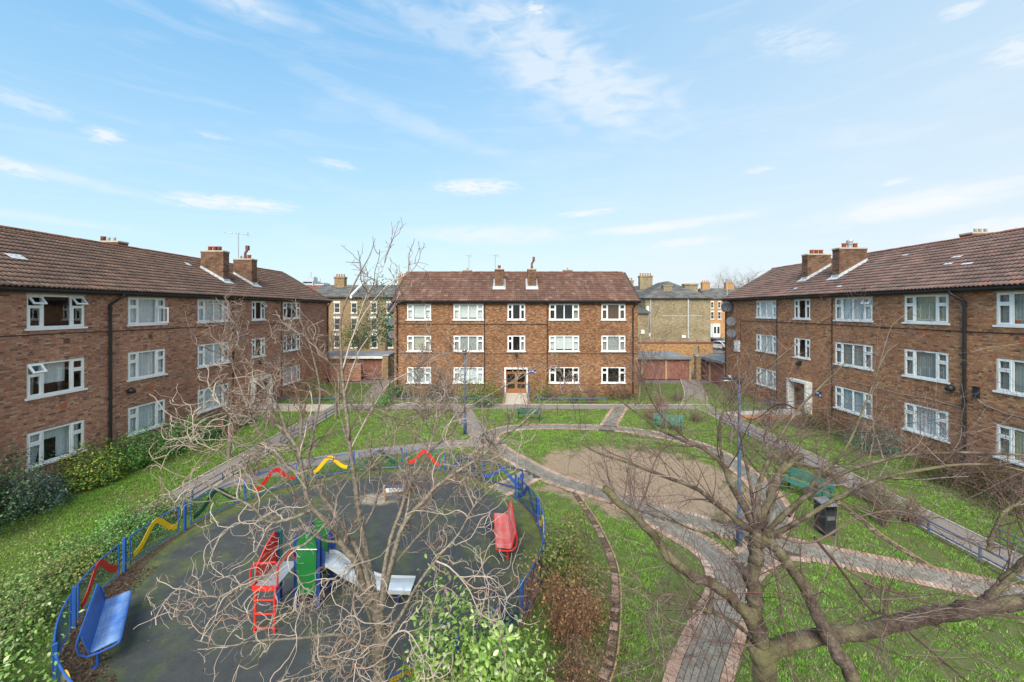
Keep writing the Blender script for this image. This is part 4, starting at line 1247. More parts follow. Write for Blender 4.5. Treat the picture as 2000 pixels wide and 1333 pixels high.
def dist_poly(X, P, closed=False):
    """distance of points X (m,2) from a polyline"""
    d = np.full(len(X), 1e9)
    Q = np.concatenate([P, P[:1]]) if closed else P
    for a, b in zip(Q[:-1], Q[1:]):
        ab = b - a
        t = np.clip(((X - a) @ ab) / (ab @ ab + 1e-9), 0, 1)
        d = np.minimum(d, np.linalg.norm(X - a - t[:, None] * ab, axis=1))
    return d

PW = 1.10
RING = cr([(7.18, 12.39), (5.74, 13.15), (4.35, 14.18), (2.9, 15.27), (1.61, 16.33), (.37, 17.97), (-1.0, 20.3), (-1.3, 21.9), (-.2, 23.2), (2.3, 23.5), (5.9, 23.1), (8.35, 21.7), (9.75, 19.7), (9.95, 17.2), (9.6, 15.0), (8.75, 13.2)], 220, True)
P_FRONT = cr([(2.2, 5.0), (2.85, 6.4), (3.44, 7.4), (4.37, 8.55), (5.22, 9.55), (5.66, 10.5), (5.66, 11.4), (5.2, 12.3), (4.5, 13.5), (3.9, 14.4)], 120)
P_RIGHT = cr([(6.9, 12.9), (7.5, 12.1), (8.3, 11.55), (9.2, 11.1), (10.0, 10.75), (10.8, 10.4), (11.7, 9.95), (12.5, 9.55), (13.4, 9.1)], 90)
P_LINK = cr([(5.3, 9.7), (5.9, 10.45), (6.7, 11.05), (7.6, 11.5), (8.6, 11.35)], 40)
P_DIAG = cr([(5.4, 23.0), (6.4, 25.4), (7.6, 28.2)], 40)
P_DIAGL = cr([(-1.4, 20.9), (-2.6, 24.0), (-3.8, 28.2)], 40)
P_GATE = cr([(.9, 16.9), (.2, 16.0), (-.6, 15.15)], 24)
P_ROUND = cr([(-1.0, 20.6), (-2.9, 20.6), (-5.9, 19.7), (-8.5, 18.6), (-10.2, 17.3), (-11.9, 15.6)], 60)
P_LEFT = cr([(-12.35, 13.2), (-12.45, 15.0), (-12.55, 20.0), (-12.7, 28.0)], 40)
P_RWALK = cr([(13.75, 7.0), (13.7, 14.0), (13.75, 20.0), (13.6, 28.0)], 40)
P_FAR = cr([(-17.0, 28.3), (-8.0, 28.3), (0, 28.35), (8.0, 28.3), (14.4, 28.3)], 40)
P_GAPL = cr([(-10.4, 28.6), (-11.4, 32.5), (-13.0, 39.5)], 24)
P_GAPR = cr([(13.0, 28.4), (15.0, 32.5), (17.6, 39.5)], 24)
P_DOORL = cr([(-13.0, 27.8), (-18.1, 27.9)], 8)
P_DOORR = cr([(13.5, 26.0), (18.7, 26.1)], 8)
P_DOORM = cr([(.17, 28.5), (.17, 32.2)], 8)

brick_unit = None
def paver_mesh(name, l, w, h, mat):
    e = .003
    V = [(-l / 2, -w / 2, 0), (l / 2, -w / 2, 0), (l / 2, w / 2, 0), (-l / 2, w / 2, 0), (-l / 2 + e, -w / 2 + e, h), (l / 2 - e, -w / 2 + e, h), (l / 2 - e, w / 2 - e, h), (-l / 2 + e, w / 2 - e, h)]
    Fq = [[4, 5, 6, 7], [0, 1, 5, 4], [1, 2, 6, 5], [2, 3, 7, 6], [3, 0, 4, 7]]
    return np.array(V), np.array(Fq)

def lay_path(name, P, closed, z, avoid, cut, nparts, seed, kind='brick', label=None):
    """path with grey brick pavers between two rows of pink edge bricks"""
    rs = np.random.RandomState(seed)
    root = link(name, strip_mesh(name, P, PW, z, M['joint'], closed), kind='structure')
    Q = np.concatenate([P, P[:1]]) if closed else P
    seg = np.linalg.norm(np.diff(Q, axis=0), axis=1)
    s = np.concatenate([[0], np.cumsum(seg)])
    def frame(t):
        x = np.interp(t, s, Q[:, 0]); y = np.interp(t, s, Q[:, 1])
        x2 = np.interp(np.minimum(t + .05, s[-1]), s, Q[:, 0]); y2 = np.interp(np.minimum(t + .05, s[-1]), s, Q[:, 1])
        x1 = np.interp(np.maximum(t - .05, 0), s, Q[:, 0]); y1 = np.interp(np.maximum(t - .05, 0), s, Q[:, 1])
        a = np.arctan2(y2 - y1, x2 - x1)
        return x, y, a
    items = []
    # edge bricks, laid across
    for sgn in (1, -1):
        t = np.arange(.06, s[-1], .106)
        off = sgn * (PW / 2 - .1075)
        x, y, a = frame(t)
        items.append(('edge_brick', x - np.sin(a) * off, y + np.cos(a) * off, a + PI / 2 + rs.normal(0, .02, len(t))))
    inner = PW - 2 * .222
    nrow = int(inner / .105)
    for r in range(nrow):
        t = np.arange(.1 + (.104 if r % 2 else 0), s[-1], .207)
        off = -inner / 2 + (r + .5) * inner / nrow
        x, y, a = frame(t)
        items.append(('paver', x - np.sin(a) * off, y + np.cos(a) * off, a + rs.normal(0, .012, len(t))))
    for nm in ('edge_brick', 'paver'):
        X = np.concatenate([i[1] for i in items if i[0] == nm]); Y = np.concatenate([i[2] for i in items if i[0] == nm]); A = np.concatenate([i[3] for i in items if i[0] == nm])
        keep = np.ones(len(X), bool)
        XY = np.stack([X, Y], 1)
        for (Pp, cl, d) in avoid:
            keep &= dist_poly(XY, Pp, cl) > d
        if nm == 'edge_brick':
            for (Pp, cl, d) in cut:
                keep &= dist_poly(XY, Pp, cl) > d
        X, Y, A = X[keep], Y[keep], A[keep]
        if not len(X):
            continue
        l, w_ = (.212, .095) if nm == 'edge_brick' else (.201, .101)
        V0, F0 = paver_mesh(nm, l, w_, .018, None)
        Z = z + .002 + rs.uniform(0, .004, len(X))
        npx = nparts
        px, py = to_px(np.stack([X, np.maximum(Y, .5), np.zeros(len(X))], 1))
        ok = (px > 0) & (px < 2000) & (py < 1333)
        order = np.argsort(np.where(ok, Y, 1e9))
        pick = order[:min(npx, int(ok.sum()))]
        me = np_mesh(nm, V0, F0, M[nm])
        for i in pick:
            link(nm, me, root, (X[i], Y[i], Z[i]), (0, 0, A[i]))
        rest = np.ones(len(X), bool); rest[pick] = False
        X, Y, A, Z = X[rest], Y[rest], A[rest], Z[rest]
        if len(X):
            c, q = np.cos(A)[:, None], np.sin(A)[:, None]
            V = np.stack([X[:, None] + V0[None, :, 0] * c - V0[None, :, 1] * q, Y[:, None] + V0[None, :, 0] * q + V0[None, :, 1] * c, Z[:, None] + V0[None, :, 2]], -1)
            Fa = (np.arange(len(X))[:, None, None] * 8 + F0[None]).reshape(-1, 4)
            link('edge_brickwork' if nm == 'edge_brick' else 'paving', np_mesh(nm, V, Fa, M[nm]), root, kind='stuff')
    return root

hw = PW / 2 - .02
lay_path('path', RING, True, .014, [], [(P_FRONT, False, hw - .12), (P_LINK, False, hw - .12), (P_RIGHT, False, hw - .1), (P_DIAG, False, .5), (P_DIAGL, False, .5), (P_GATE, False, .45), (P_ROUND, False, .45)], 120, 11)
lay_path('path', P_FRONT, False, .010, [(RING, True, hw)], [(P_LINK, False, .33)], 300, 12)
lay_path('path', P_LINK, False, .006, [(RING, True, hw), (P_FRONT, False, hw), (P_RIGHT, False, hw)], [], 120, 15)
lay_path('path', P_RIGHT, False, .008, [(RING, True, hw), (P_FRONT, False, hw)], [(P_LINK, False, .30)], 250, 13)
lay_path('path', P_DIAG, False, .010, [(RING, True, hw)], [], 0, 14)
lay_path('path', P_GATE, False, .006, [(RING, True, hw)], [], 0, 16)
for P_, w_, z_, m_ in [(P_DIAGL, 1.3, .006, 'asphalt_path'), (P_ROUND, 1.15, .005, 'asphalt_path'), (P_LEFT, 1.2, .008, 'asphalt_path'), (P_RWALK, 1.2, .008, 'asphalt_path'),
                       (P_FAR, 1.25, .012, 'asphalt_path'), (P_GAPL, 1.3, .009, 'asphalt_path'), (P_GAPR, 1.7, .009, 'asphalt_path')]:
    link('path', strip_mesh('path', P_, w_, z_, M[m_]), kind='structure')
# kerbs along the tarmac paths
def kerb(P, w, side):
    P = np.asarray(P); T = norm(np.gradient(P, axis=0)); N = np.stack([-T[:, 1], T[:, 0]], 1)
    Q = P + N * (w / 2 + .03) * side
    b = MB()
    n = len(Q)
    for i in range(n - 1):
        a, c = Q[i], Q[i + 1]
        d = norm((c - a)[None])[0]; nn = np.array([-d[1], d[0]]) * .03
        b.raw([(*(a - nn), -.05), (*(c - nn), -.05), (*(c + nn), -.05), (*(a + nn), -.05), (*(a - nn), .05), (*(c - nn), .05), (*(c + nn), .05), (*(a + nn), .05)], BOXF)
    b.build('kerb', M['concrete'], kind='structure')
kerb(P_LEFT, 1.2, 1); kerb(P_LEFT, 1.2, -1); kerb(P_RWALK, 1.2, 1); kerb(P_RWALK, 1.2, -1); kerb(P_FAR, 1.25, 1); kerb(P_GAPR, 1.7, 1)

# ramps up to the three entrances
def ramp_path(name, x0, x1, y0, y1, z0, z1, axis='y'):
    b = MB()
    if axis == 'y':
        b.raw([(x0, y0, -.1), (x1, y0, -.1), (x1, y1, -.1), (x0, y1, -.1), (x0, y0, z0), (x1, y0, z0), (x1, y1, z1), (x0, y1, z1)], BOXF)
    else:
        b.raw([(x0, y0, -.1), (x1, y0, -.1), (x1, y1, -.1), (x0, y1, -.1), (x0, y0, z0), (x1, y0, z1), (x1, y1, z1), (x0, y1, z0)], BOXF)
    return b.build(name, M['pale_paving'], kind='structure')
ramp_path('ramp', -.72, 1.06, 29.2, 32.29, .02, .17)
ramp_path('ramp', 14.35, 19.04, 25.2, 26.9, .03, .24, 'x')
ramp_path('ramp', -17.99, -13.15, 27.05, 28.75, .18, .03, 'x')
def brick_side(x0, x1, y0, y1, z):
    b = MB(); b.box(x0, x1, y0, y1, -.1, z); b.build('ramp_wall', M['bt_right'], kind='structure')
brick_side(-.86, -.725, 29.2, 32.27, .30); brick_side(1.065, 1.20, 29.2, 32.27, .30); brick_side(14.3, 19.03, 25.02, 25.19, .30)

# old brick edging strips in the lawns
def edging(P, seed, w=.18):
    rs = np.random.RandomState(seed)
    Q = cr(P, 80); seg = np.linalg.norm(np.diff(Q, axis=0), axis=1); s = np.concatenate([[0], np.cumsum(seg)])
    root = link('edging_strip', strip_mesh('edging_strip', Q, w + .04, .006, M['soil']), kind='structure')
    t = np.arange(.06, s[-1], .112)
    t = t[rs.uniform(size=len(t)) > .5]
    x = np.interp(t, s, Q[:, 0]); y = np.interp(t, s, Q[:, 1])
    a = np.arctan2(np.interp(t + .05, s, Q[:, 1]) - np.interp(t - .05, s, Q[:, 1]), np.interp(t + .05, s, Q[:, 0]) - np.interp(t - .05, s, Q[:, 0]))
    V0, F0 = paver_mesh('edge_brick', w - .01, .098, .018, None)
    me = np_mesh('edge_brick', V0, F0, M['old_edge_brick'])
    for i in range(len(t)):
        link('edge_brick', me, root, (x[i], y[i], .008 + rs.uniform(0, .01)), (rs.normal(0, .03), rs.normal(0, .03), a[i] + PI / 2 + rs.normal(0, .06)))
    T = norm(np.gradient(Q, axis=0)); N = np.stack([-T[:, 1], T[:, 0]], 1)
    b = MB(); E = Q + N * (w / 2 + .05)
    b.tube(np.c_[E, np.full(len(E), .012)], .020, 6)
    b.build('log_edge', M['timber'], root)
EDGE1 = np.array([(2.3, 15.1), (2.5, 13.8), (2.65, 12.7), (2.7, 10.9), (2.41, 9.4), (1.95, 8.0), (1.6, 7.3), (1.3, 6.4)])
EDGE2 = np.array([(11.75, 14.6), (11.5, 13.0), (11.32, 12.2), (11.28, 11.0), (11.25, 10.5)])
edging(EDGE1, 21); edging(EDGE2, 22, .12)

# ------------------------------------------------------------------ playground
PC = np.array([-4.8, 11.6]); PR = 5.68
ang = np.linspace(0, 2 * PI, 97)[:-1]
sheet('playground_surface', [(PC[0] + (PR - .04 - (.55 * max(0, math.cos(a - math.radians(213))) ** 6)) * math.cos(a), PC[1] + (PR - .04 - (.9 * max(0, math.cos(a - math.radians(213))) ** 8)) * math.sin(a)) for a in ang], .02, M['rubber'])
sheet('soil_bed', [(PC[0] + 5.74 * math.cos(a), PC[1] + 5.74 * math.sin(a)) for a in ang], .010, M['soil'])

# fence round the playground: eighteen panels
fence = thing('playground_fence', 'round low blue mesh fence with wavy coloured bands around the play area', 'fence', (PC[0], PC[1], 0))
STEP = 2 * PI / 18
H0, H1 = .10, .86
def arc(a0, a1, r, z, n=12):
    return [(r * math.cos(a), r * math.sin(a), z) for a in np.linspace(a0, a1, n)]
def panel_frame(mat):
    b = MB(); g = .035
    for z in (H0, H1):
        b.tube(arc(g, STEP - g, PR, z), .017, 6)
    for a in (g, STEP - g):
        b.tube([(PR * math.cos(a), PR * math.sin(a), H0), (PR * math.cos(a), PR * math.sin(a), H1)], .017, 6)
    return b.me('fence_panel', mat)
def panel_wire():
    g = .04
    P = []
    for z in np.arange(H0 + .05, H1 - .02, .052):
        P.append(np.array(arc(g, STEP - g, PR, z, 10)))
    n = 36
    for a in np.linspace(g, STEP - g, n)[1:-1]:
        zz = np.linspace(H0, H1, 10)
        P.append(np.stack([np.full(10, PR * math.cos(a)), np.full(10, PR * math.sin(a)), zz], 1))
    P = np.array(P)
    V, Fq = tubes(P, np.full(P.shape[:2], .0032), 3)
    return np_mesh('wire_mesh', V, Fq, M['wire'])
def panel_wave(mat, top=.95, flip=False):
    n = 40
    u = np.linspace(.03, .97, n)
    v = .24 + (top - .24) * np.exp(-((u - (.52 if not flip else .5)) / .25) ** 2)
    a = .04 + u * (STEP - .08)
    if not flip:
        a = STEP - a
    hw_ = .072
    z = H0 + v * (H1 - H0)
    dz = np.gradient(z); ds = np.gradient(a) * PR
    nx = -dz / np.hypot(dz, ds) ; nz = np.abs(ds) / np.hypot(dz, ds)
    V = []
    for rr in (PR - .030, PR - .018):
        for sg in (1, -1):
            aa = a + sg * hw_ * nx * np.sign(ds) / PR
            V.append(np.stack([rr * np.cos(aa), rr * np.sin(aa), z + sg * hw_ * nz], 1))
    V = np.concatenate(V)
    i = np.arange(n - 1)
    def q(p, s_): return np.stack([i + p * n, i + 1 + p * n, i + 1 + s_ * n, i + s_ * n], 1)
    return np_mesh('wavy_band', V, np.concatenate([q(0, 1), q(3, 2), q(2, 0), q(1, 3)]), mat)
def post_mesh():
    b = MB(); b.box(PR - .03, PR + .03, -.03, .03, 0, .90); b.box(PR - .034, PR + .034, -.034, .034, .90, .915)
    return b.me('post', M['blue'])
pfm, pwm, psm = panel_frame(M['blue']), panel_wire(), post_mesh()
pfm_d = panel_frame(M['blue_dark'])
waves = {k: panel_wave(M[k]) for k in ('red', 'yellow', 'green_dark', 'blue_dark', 'blue')}
A0 = math.radians(211.2)
# going round from the post by the blue bench, clockwise seen from above
seqc = ['red', 'yellow', 'green_dark', 'red', 'yellow', 'green_dark', 'red', 'blue_dark', None, 'blue_dark', 'yellow', 'red', 'blue_dark', 'yellow', 'red', 'green_dark', 'yellow', None]
GATE_I = 8
for i, c in enumerate(seqc):
    a = A0 - (i + 1) * STEP
    link('post', psm, fence, (0, 0, 0), (0, 0, a + STEP))
    if i == GATE_I:
        continue
    fp = link('fence_panel', pfm if i not in (7, 9, 12) else pfm_d, fence, (0, 0, 0), (0, 0, a))
    link('wire_mesh', pwm, fp)
    if c:
        link('wavy_band', waves[c], fp)
# the gate, hung between two posts and standing slightly open
ga = A0 - (GATE_I + 1) * STEP
gx, gy = PC[0] + PR * math.cos(ga + STEP), PC[1] + PR * math.sin(ga + STEP)
gt = thing('playground_gate', 'dark blue gate with diagonal bars and wavy band opening onto the path', 'gate', (gx, gy, 0), ga + STEP - PI / 2 - STEP / 2 + .30)
Lg = 2 * PR * math.sin(STEP / 2) - .12
b = MB(); ring(b, .06, Lg, .10, .88, .04, -.02, .02); b.build('gate_frame', M['blue_dark'], gt)
b = MB()
b.tube([(.08, 0, .14), (Lg * .48, 0, .84)], .022, 6); b.tube([(Lg * .48, 0, .84), (Lg - .04, 0, .14)], .022, 6); b.build('brace', M['blue_dark'], gt)
n = 26; u = np.linspace(0, 1, n); zc = .3 + .42 * np.exp(-((u - .5) / .22) ** 2)
b = MB()
for i in range(n - 1):
    xa, xb = .1 + u[i] * (Lg - .14), .1 + u[i + 1] * (Lg - .14)
    b.raw([(xa, -.05, zc[i] - .07), (xb, -.05, zc[i + 1] - .07), (xb, -.035, zc[i + 1] - .07), (xa, -.035, zc[i] - .07), (xa, -.05, zc[i] + .07), (xb, -.05, zc[i + 1] + .07), (xb, -.035, zc[i + 1] + .07), (xa, -.035, zc[i] + .07)], BOXF)
b.build('wavy_band', M['blue'], gt)
b = MB(); b.box(Lg - .1, Lg + .02, -.06, .06, .55, .70); b.build('latch', M['blue'], gt)

# metal benches
def metal_bench(label, x, y, rz, L, paint, perf_, group=None):
    t = thing('metal_bench', label, 'bench', (x, y, .0), rz, group)
    prof = [(-.40, .445), (-.36, .47), (-.30, .472), (.02, .435), (.07, .44), (.10, .475), (.19, .80), (.205, .83), (.235, .835)]
    prof = [tuple(p) for p in cr(prof, 26)]
    V = []
    for xx in (-L / 2, L / 2):
        V += [(xx, p[0], p[1]) for p in prof]
    n = len(prof)
    V2 = [(v[0], v[1], v[2] - .012) for v in V]
    top = [[i, i + 1, n + i + 1, n + i] for i in range(n - 1)]
    ks = 14
    b = MB(); b.raw(V[:0] + [v for k in (0, n) for v in V[k:k + ks]] + [v for k in (0, n) for v in V2[k:k + ks]],
                    [[i, i + 1, ks + i + 1, ks + i] for i in range(ks - 1)] + [[2 * ks + i, 3 * ks + i, 3 * ks + i + 1, 2 * ks + i + 1] for i in range(ks - 1)])
    b.build('seat', perf_, t, True)
    kb = n - ks + 1
    b = MB(); b.raw([v for k in (ks - 1, n + ks - 1) for v in V[k:k + kb]] + [v for k in (ks - 1, n + ks - 1) for v in V2[k:k + kb]],
                    [[i, i + 1, kb + i + 1, kb + i] for i in range(kb - 1)] + [[2 * kb + i, 3 * kb + i, 3 * kb + i + 1, 2 * kb + i + 1] for i in range(kb - 1)])
    b.build('backrest', perf_ if perf_ is not M['blue_perf'] else paint, t, True)
    # fine ribs across the seat
    b = MB()
    for i in range(44):
        xx = -L / 2 + .03 + (L - .06) * i / 43
        b.box(xx - .006, xx + .006, -.36, .0, .455, .462) if False else b.raw([(xx - .005, -.36, .474), (xx + .005, -.36, .474), (xx + .005, .0, .442), (xx - .005, .0, .442), (xx - .005, -.36, .479), (xx + .005, -.36, .479), (xx + .005, .0, .447), (xx - .005, .0, .447)], BOXF)
    b.build('seat_rib', perf_, t, kind='stuff')
    for xx in (-L / 2, L / 2):
        b = MB()
        b.tube([(xx, -.405, .44), (xx, -.30, .40), (xx, -.05, .37), (xx, .12, .38), (xx, .24, .48), (xx, .28, .66), (xx, .235, .84), (xx, .19, .78), (xx, .09, .45)], .022, 8)
        b.build('end_frame', paint, t)
    b = MB(); b.tube([(-L / 2, -.405, .45), (L / 2, -.405, .45)], .02, 8); b.build('front_rail', paint, t)
    b = MB(); b.tube([(-L / 2, .235, .84), (L / 2, .235, .84)], .02, 8); b.build('top_rail', paint, t)
    for xx in (-L / 2 + .22, L / 2 - .22):
        b = MB(); b.tube([(xx, -.02, 0), (xx, -.02, .42)], .035, 10); b.box(xx - .03, xx + .03, -.32, .1, .395, .42); b.box(xx - .09, xx + .09, -.11, .07, 0, .012)
        b.build('leg', paint, t)
    return t
metal_bench('blue perforated metal bench beside the red wavy fence panel', -8.62, 8.27, math.atan2(-1.46, 1.27) + PI, 1.78, M['blue'], M['blue_perf'])
metal_bench('red perforated metal bench standing inside the fence near the gate', -.22, 11.75, -PI / 2 + .08, 1.85, M['red'], M['red_perf'])
bpy.data.objects['metal_bench'].rotation_euler.z = math.radians(129)
for n_ in ('metal_bench', 'metal_bench.001'):
    bpy.data.objects[n_].scale.y = .86

# climbing frame with slide
t = thing('play_unit', 'small climbing frame with red ladder, green panels and steel slide', 'climbing frame', (-5.2, 9.1, 0))
def part(name, mat, fn, smooth=False, parent=None):
    b = MB(); fn(b); return b.build(name, mat, parent or t, smooth)
def f(b):
    for x_ in (-.40, .02): b.tube([(x_, -.58, 0), (x_, -.56, 1.0)], .028, 8)
part('ladder_rail', M['red'], f)
for k in range(3):
    part('rung', M['red'], lambda b: b.tube([(-.40, -.578, .12 + .30 * k), (.02, -.578, .12 + .30 * k)], .017, 8))
part('deck', M['steel'], lambda b: b.box(-.43, .05, -.53, .30, .97, 1.0))
part('deck_edge', M['red'], lambda b: b.box(-.45, .07, -.60, -.535, .93, 1.005))
def f(b):
    b.tube([(-.46, -.56, 1.0), (-.50, -.58, 1.06), (-.50, -.58, 1.38), (-.42, -.57, 1.50), (.02, -.55, 1.52), (.08, -.55, 1.42), (.07, -.55, 1.0)], .020, 8)
    b.tube([(.07, -.55, 1.42), (.07, .0, 1.46), (.07, .2, 1.0)], .018, 8)
part('hand_hoop', M['red'], f)
part('side_panel', M['red'], lambda b: b.prism([(-.52, .99), (.32, .99), (.34, 1.66), (.22, 1.76), (-.10, 1.62), (-.44, 1.36)], 'x', -.475, -.45))
part('side_panel', M['green'], lambda b: b.box(-.44, -.36, .32, .36, .95, 1.72))
for (x_, y_) in ((.10, .15), (.62, .15), (.10, .75), (.62, .75), (-.43, .36)):
    part('corner_post', M['blue_dark'], lambda b: (b.box(x_ - .045, x_ + .045, y_ - .045, y_ + .045, 0, 1.66), b.box(x_ - .055, x_ + .055, y_ - .055, y_ + .055, 1.66, 1.69)))
pan = [(.14, .42)] + [(.36 + .235 * math.cos(a), 1.48 + .30 * math.sin(a)) for a in np.linspace(PI, 0, 12)] + [(.58, .42), (.48, .36), (.24, .36)]
part('arched_panel', M['green'], lambda b: b.prism(pan, 'y', .085, .105))
part('arched_panel', M['green'], lambda b: b.prism([(x_ - .02, z_) for x_, z_ in pan], 'y', .80, .82))
part('panel_rail', M['steel'], lambda b: b.tube([(.12, .07, 1.42), (.62, .07, 1.42)], .014, 6))
part('deck', M['steel'], lambda b: b.box(.06, .66, .12, .78, .90, .93))
def f(b):
    for y_ in (.17, .72):
        b.prism([(.60, .95), (.74, .95), (.76, 1.25), (.66, 1.45), (.60, 1.45)], 'y', y_, y_ + .02)
part('slide_side', M['blue_dark'], f)
def f(b):
    pts = cr([(.60, 0, .95), (.80, 0, .93), (1.2, 0, .68), (1.7, 0, .42), (2.05, 0, .34), (2.75, 0, .33)], 24)
    for i in range(len(pts) - 1):
        (xa, _, za), (xb, _, zb) = pts[i], pts[i + 1]
        b.raw([(xa, .20, za), (xb, .20, zb), (xb, .70, zb), (xa, .70, za), (xa, .20, za - .015), (xb, .20, zb - .015), (xb, .70, zb - .015), (xa, .70, za - .015)], [[0, 1, 2, 3], [7, 6, 5, 4], [0, 4, 5, 1], [3, 2, 6, 7]])
part('slide_chute', M['steel_chute'] if 'steel_chute' in M else M['steel'], f, True)
def f(b):
    for y_ in (.185, .70):
        pts = cr([(.60, 0, 1.02), (.80, 0, 1.0), (1.2, 0, .75), (1.7, 0, .49), (2.05, 0, .40), (2.75, 0, .37)], 24)
        for i in range(len(pts) - 1):
            (xa, _, za), (xb, _, zb) = pts[i], pts[i + 1]
            b.raw([(xa, y_, za - .09), (xb, y_, zb - .09), (xb, y_ + .015, zb - .09), (xa, y_ + .015, za - .09), (xa, y_, za), (xb, y_, zb), (xb, y_ + .015, zb), (xa, y_ + .015, za)], BOXF)
part('slide_edge', M['steel_chute'] if 'steel_chute' in M else M['steel'], f)
part('slide_leg', M['blue_dark'], lambda b: (b.tube([(2.45, .26, 0), (2.45, .26, .32)], .03, 8), b.tube([(2.45, .64, 0), (2.45, .64, .32)], .03, 8)))

# little timber play counter at the far side
t = thing('play_counter', 'low timber play counter with pale board on worn patch', 'play equipment', (-4.35, 14.35, 0), .12)
for x_ in (-.36, .36):
    part('post', M['timber'], lambda b: (b.cyl(x_, 0, 0, .62, .05, .048, 10)))
part('board', M['white_old'], lambda b: b.box(-.31, .31, -.02, .01, .36, .50))
part('top_rail', M['blue'], lambda b: b.box(-.31, .31, .02, .05, .53, .58))
part('board', M['dish_grey'], lambda b: b.box(-.31, .31, -.02, .01, .12, .22))

# ------------------------------------------------------------------ lamp posts, bin, benches, rails
def lamp_post(label, x, y, h, rz, group):
    t = thing('lamp_post', label, 'lamp post', (x, y, 0), rz, group)
    b = MB(); b.lathe(0, 0, [(.085, 0), (.085, .78), (.052, .86), (.046, 2.5), (.040, h)], 14); b.build('pole', M['blue_post'], t, True)
    b = MB(); b.box(-.06, .06, -.10, -.094, .25, .65); b.build('access_door', M['blue_post'], t)
    b = MB(); b.tube([(0, 0, h - .12), (0, 0, h + .02)], .062, 10); b.tube([(0, 0, h), (-.1, 0, h + .02)], .045, 8)
    b.build('collar', M['dish_dark'], t)
    b = MB(); b.prism([(.08, h - .02), (.08, h + .05), (-.10, h + .075), (-.52, h + .05), (-.54, h + .02), (-.15, h - .015)], 'y', -.10, .10)
    hd = b.build('lamp_head', M['dish_dark'], t)
    b = MB(); b.box(-.5, -.16, -.085, .085, h - .004 - .02, h + .0); b.build('lens', M['white_old'], hd)
    b = MB(); b.lathe(-.28, 0, [(.035, h + .06), (.035, h + .11), (.02, h + .13)], 8); b.build('photocell', M['white_old'], hd)
    return t
lamp_post('blue lamp post with flat lamp head rising among the cherry branches', 6.66, 11.66, 4.93, 0, 'blue lamp posts')
lamp_post('slender blue lamp post standing before the tan brick flats', -2.75, 22.1, 4.66, PI / 2, 'blue lamp posts')

t = thing('litter_bin', 'square black litter bin with grey sloping lid on the grass', 'litter bin', (9.75, 12.35, 0), .10)
part('bin_body', M['blackbin'], lambda b: b.raw([(-.28, -.28, .04), (.28, -.28, .04), (.28, .28, .04), (-.28, .28, .04), (-.30, -.30, .74), (.30, -.30, .74), (.30, .30, .80), (-.30, .30, .80)], BOXF))
part('plinth', M['blackbin'], lambda b: b.box(-.24, .24, -.24, .24, 0, .045))
part('bin_hood', M['blackbin'], lambda b: (b.box(-.30, -.26, -.30, .30, .74, .93), b.box(.26, .30, -.30, .30, .74, .93), b.box(-.26, .26, .26, .30, .80, .96)))
part('bin_lid', M['bin_lid'], lambda b: b.raw([(-.33, -.33, .93), (.33, -.33, .93), (.33, .33, 1.0), (-.33, .33, 1.0), (-.31, -.31, .97), (.31, -.31, .97), (.31, .31, 1.04), (-.31, .31, 1.04)], BOXF))
t.scale = (.68, .68, 1.0)
part('bin_band', M['dish_grey'], lambda b: b.box(-.2, .2, -.305, -.290, .50, .62))

def park_bench(label, x, y, rz, L=1.55):
    t = thing('park_bench', label, 'bench', (x, y, 0), rz)
    b = [MB(), MB()]
    for i in range(4):
        m = MB(); m.box(-L / 2, L / 2, -.20 + i * .115, -.20 + i * .115 + .09, .43, .46); m.build('seat_slat', M['green_bench'], t)
    for i in range(3):
        y_ = .245 + i * .03; z_ = .54 + i * .12
        m = MB(); m.raw([(-L / 2, y_, z_), (L / 2, y_, z_), (L / 2, y_ + .025, z_), (-L / 2, y_ + .025, z_), (-L / 2, y_ + .025, z_ + .095), (L / 2, y_ + .025, z_ + .095), (L / 2, y_ + .05, z_ + .095), (-L / 2, y_ + .05, z_ + .095)], BOXF)
        m.build('back_slat', M['green_bench'], t)
    for s_ in (-1, 1):
        x_ = s_ * (L / 2 - .12)
        m = MB(); m.box(x_ - .03, x_ + .03, -.18, -.12, 0, .43); m.box(x_ - .03, x_ + .03, .20, .26, 0, .43); m.box(x_ - .03, x_ + .03, -.20, .26, .39, .43)
        m.raw([(x_ - .03, .22, .43), (x_ + .03, .22, .43), (x_ + .03, .27, .43), (x_ - .03, .27, .43), (x_ - .03, .345, .88), (x_ + .03, .345, .88), (x_ + .03, .385, .88), (x_ - .03, .385, .88)], BOXF)
        m.tube([(x_, -.17, .43), (x_, -.19, .64), (x_, .1, .66), (x_, .27, .62)], .022, 6)
        m.build('leg_frame', M['green_dark'], t)
park_bench('green slatted park bench facing the flats across the far lawn', .95, 24.95, PI)
park_bench('pale green slatted park bench behind the black litter bin', 10.75, 14.6, -PI / 2 + .35, 1.7)
park_bench('green slatted park bench half hidden by shrubs by far lawn', 8.9, 22.75, -.35, 1.6)

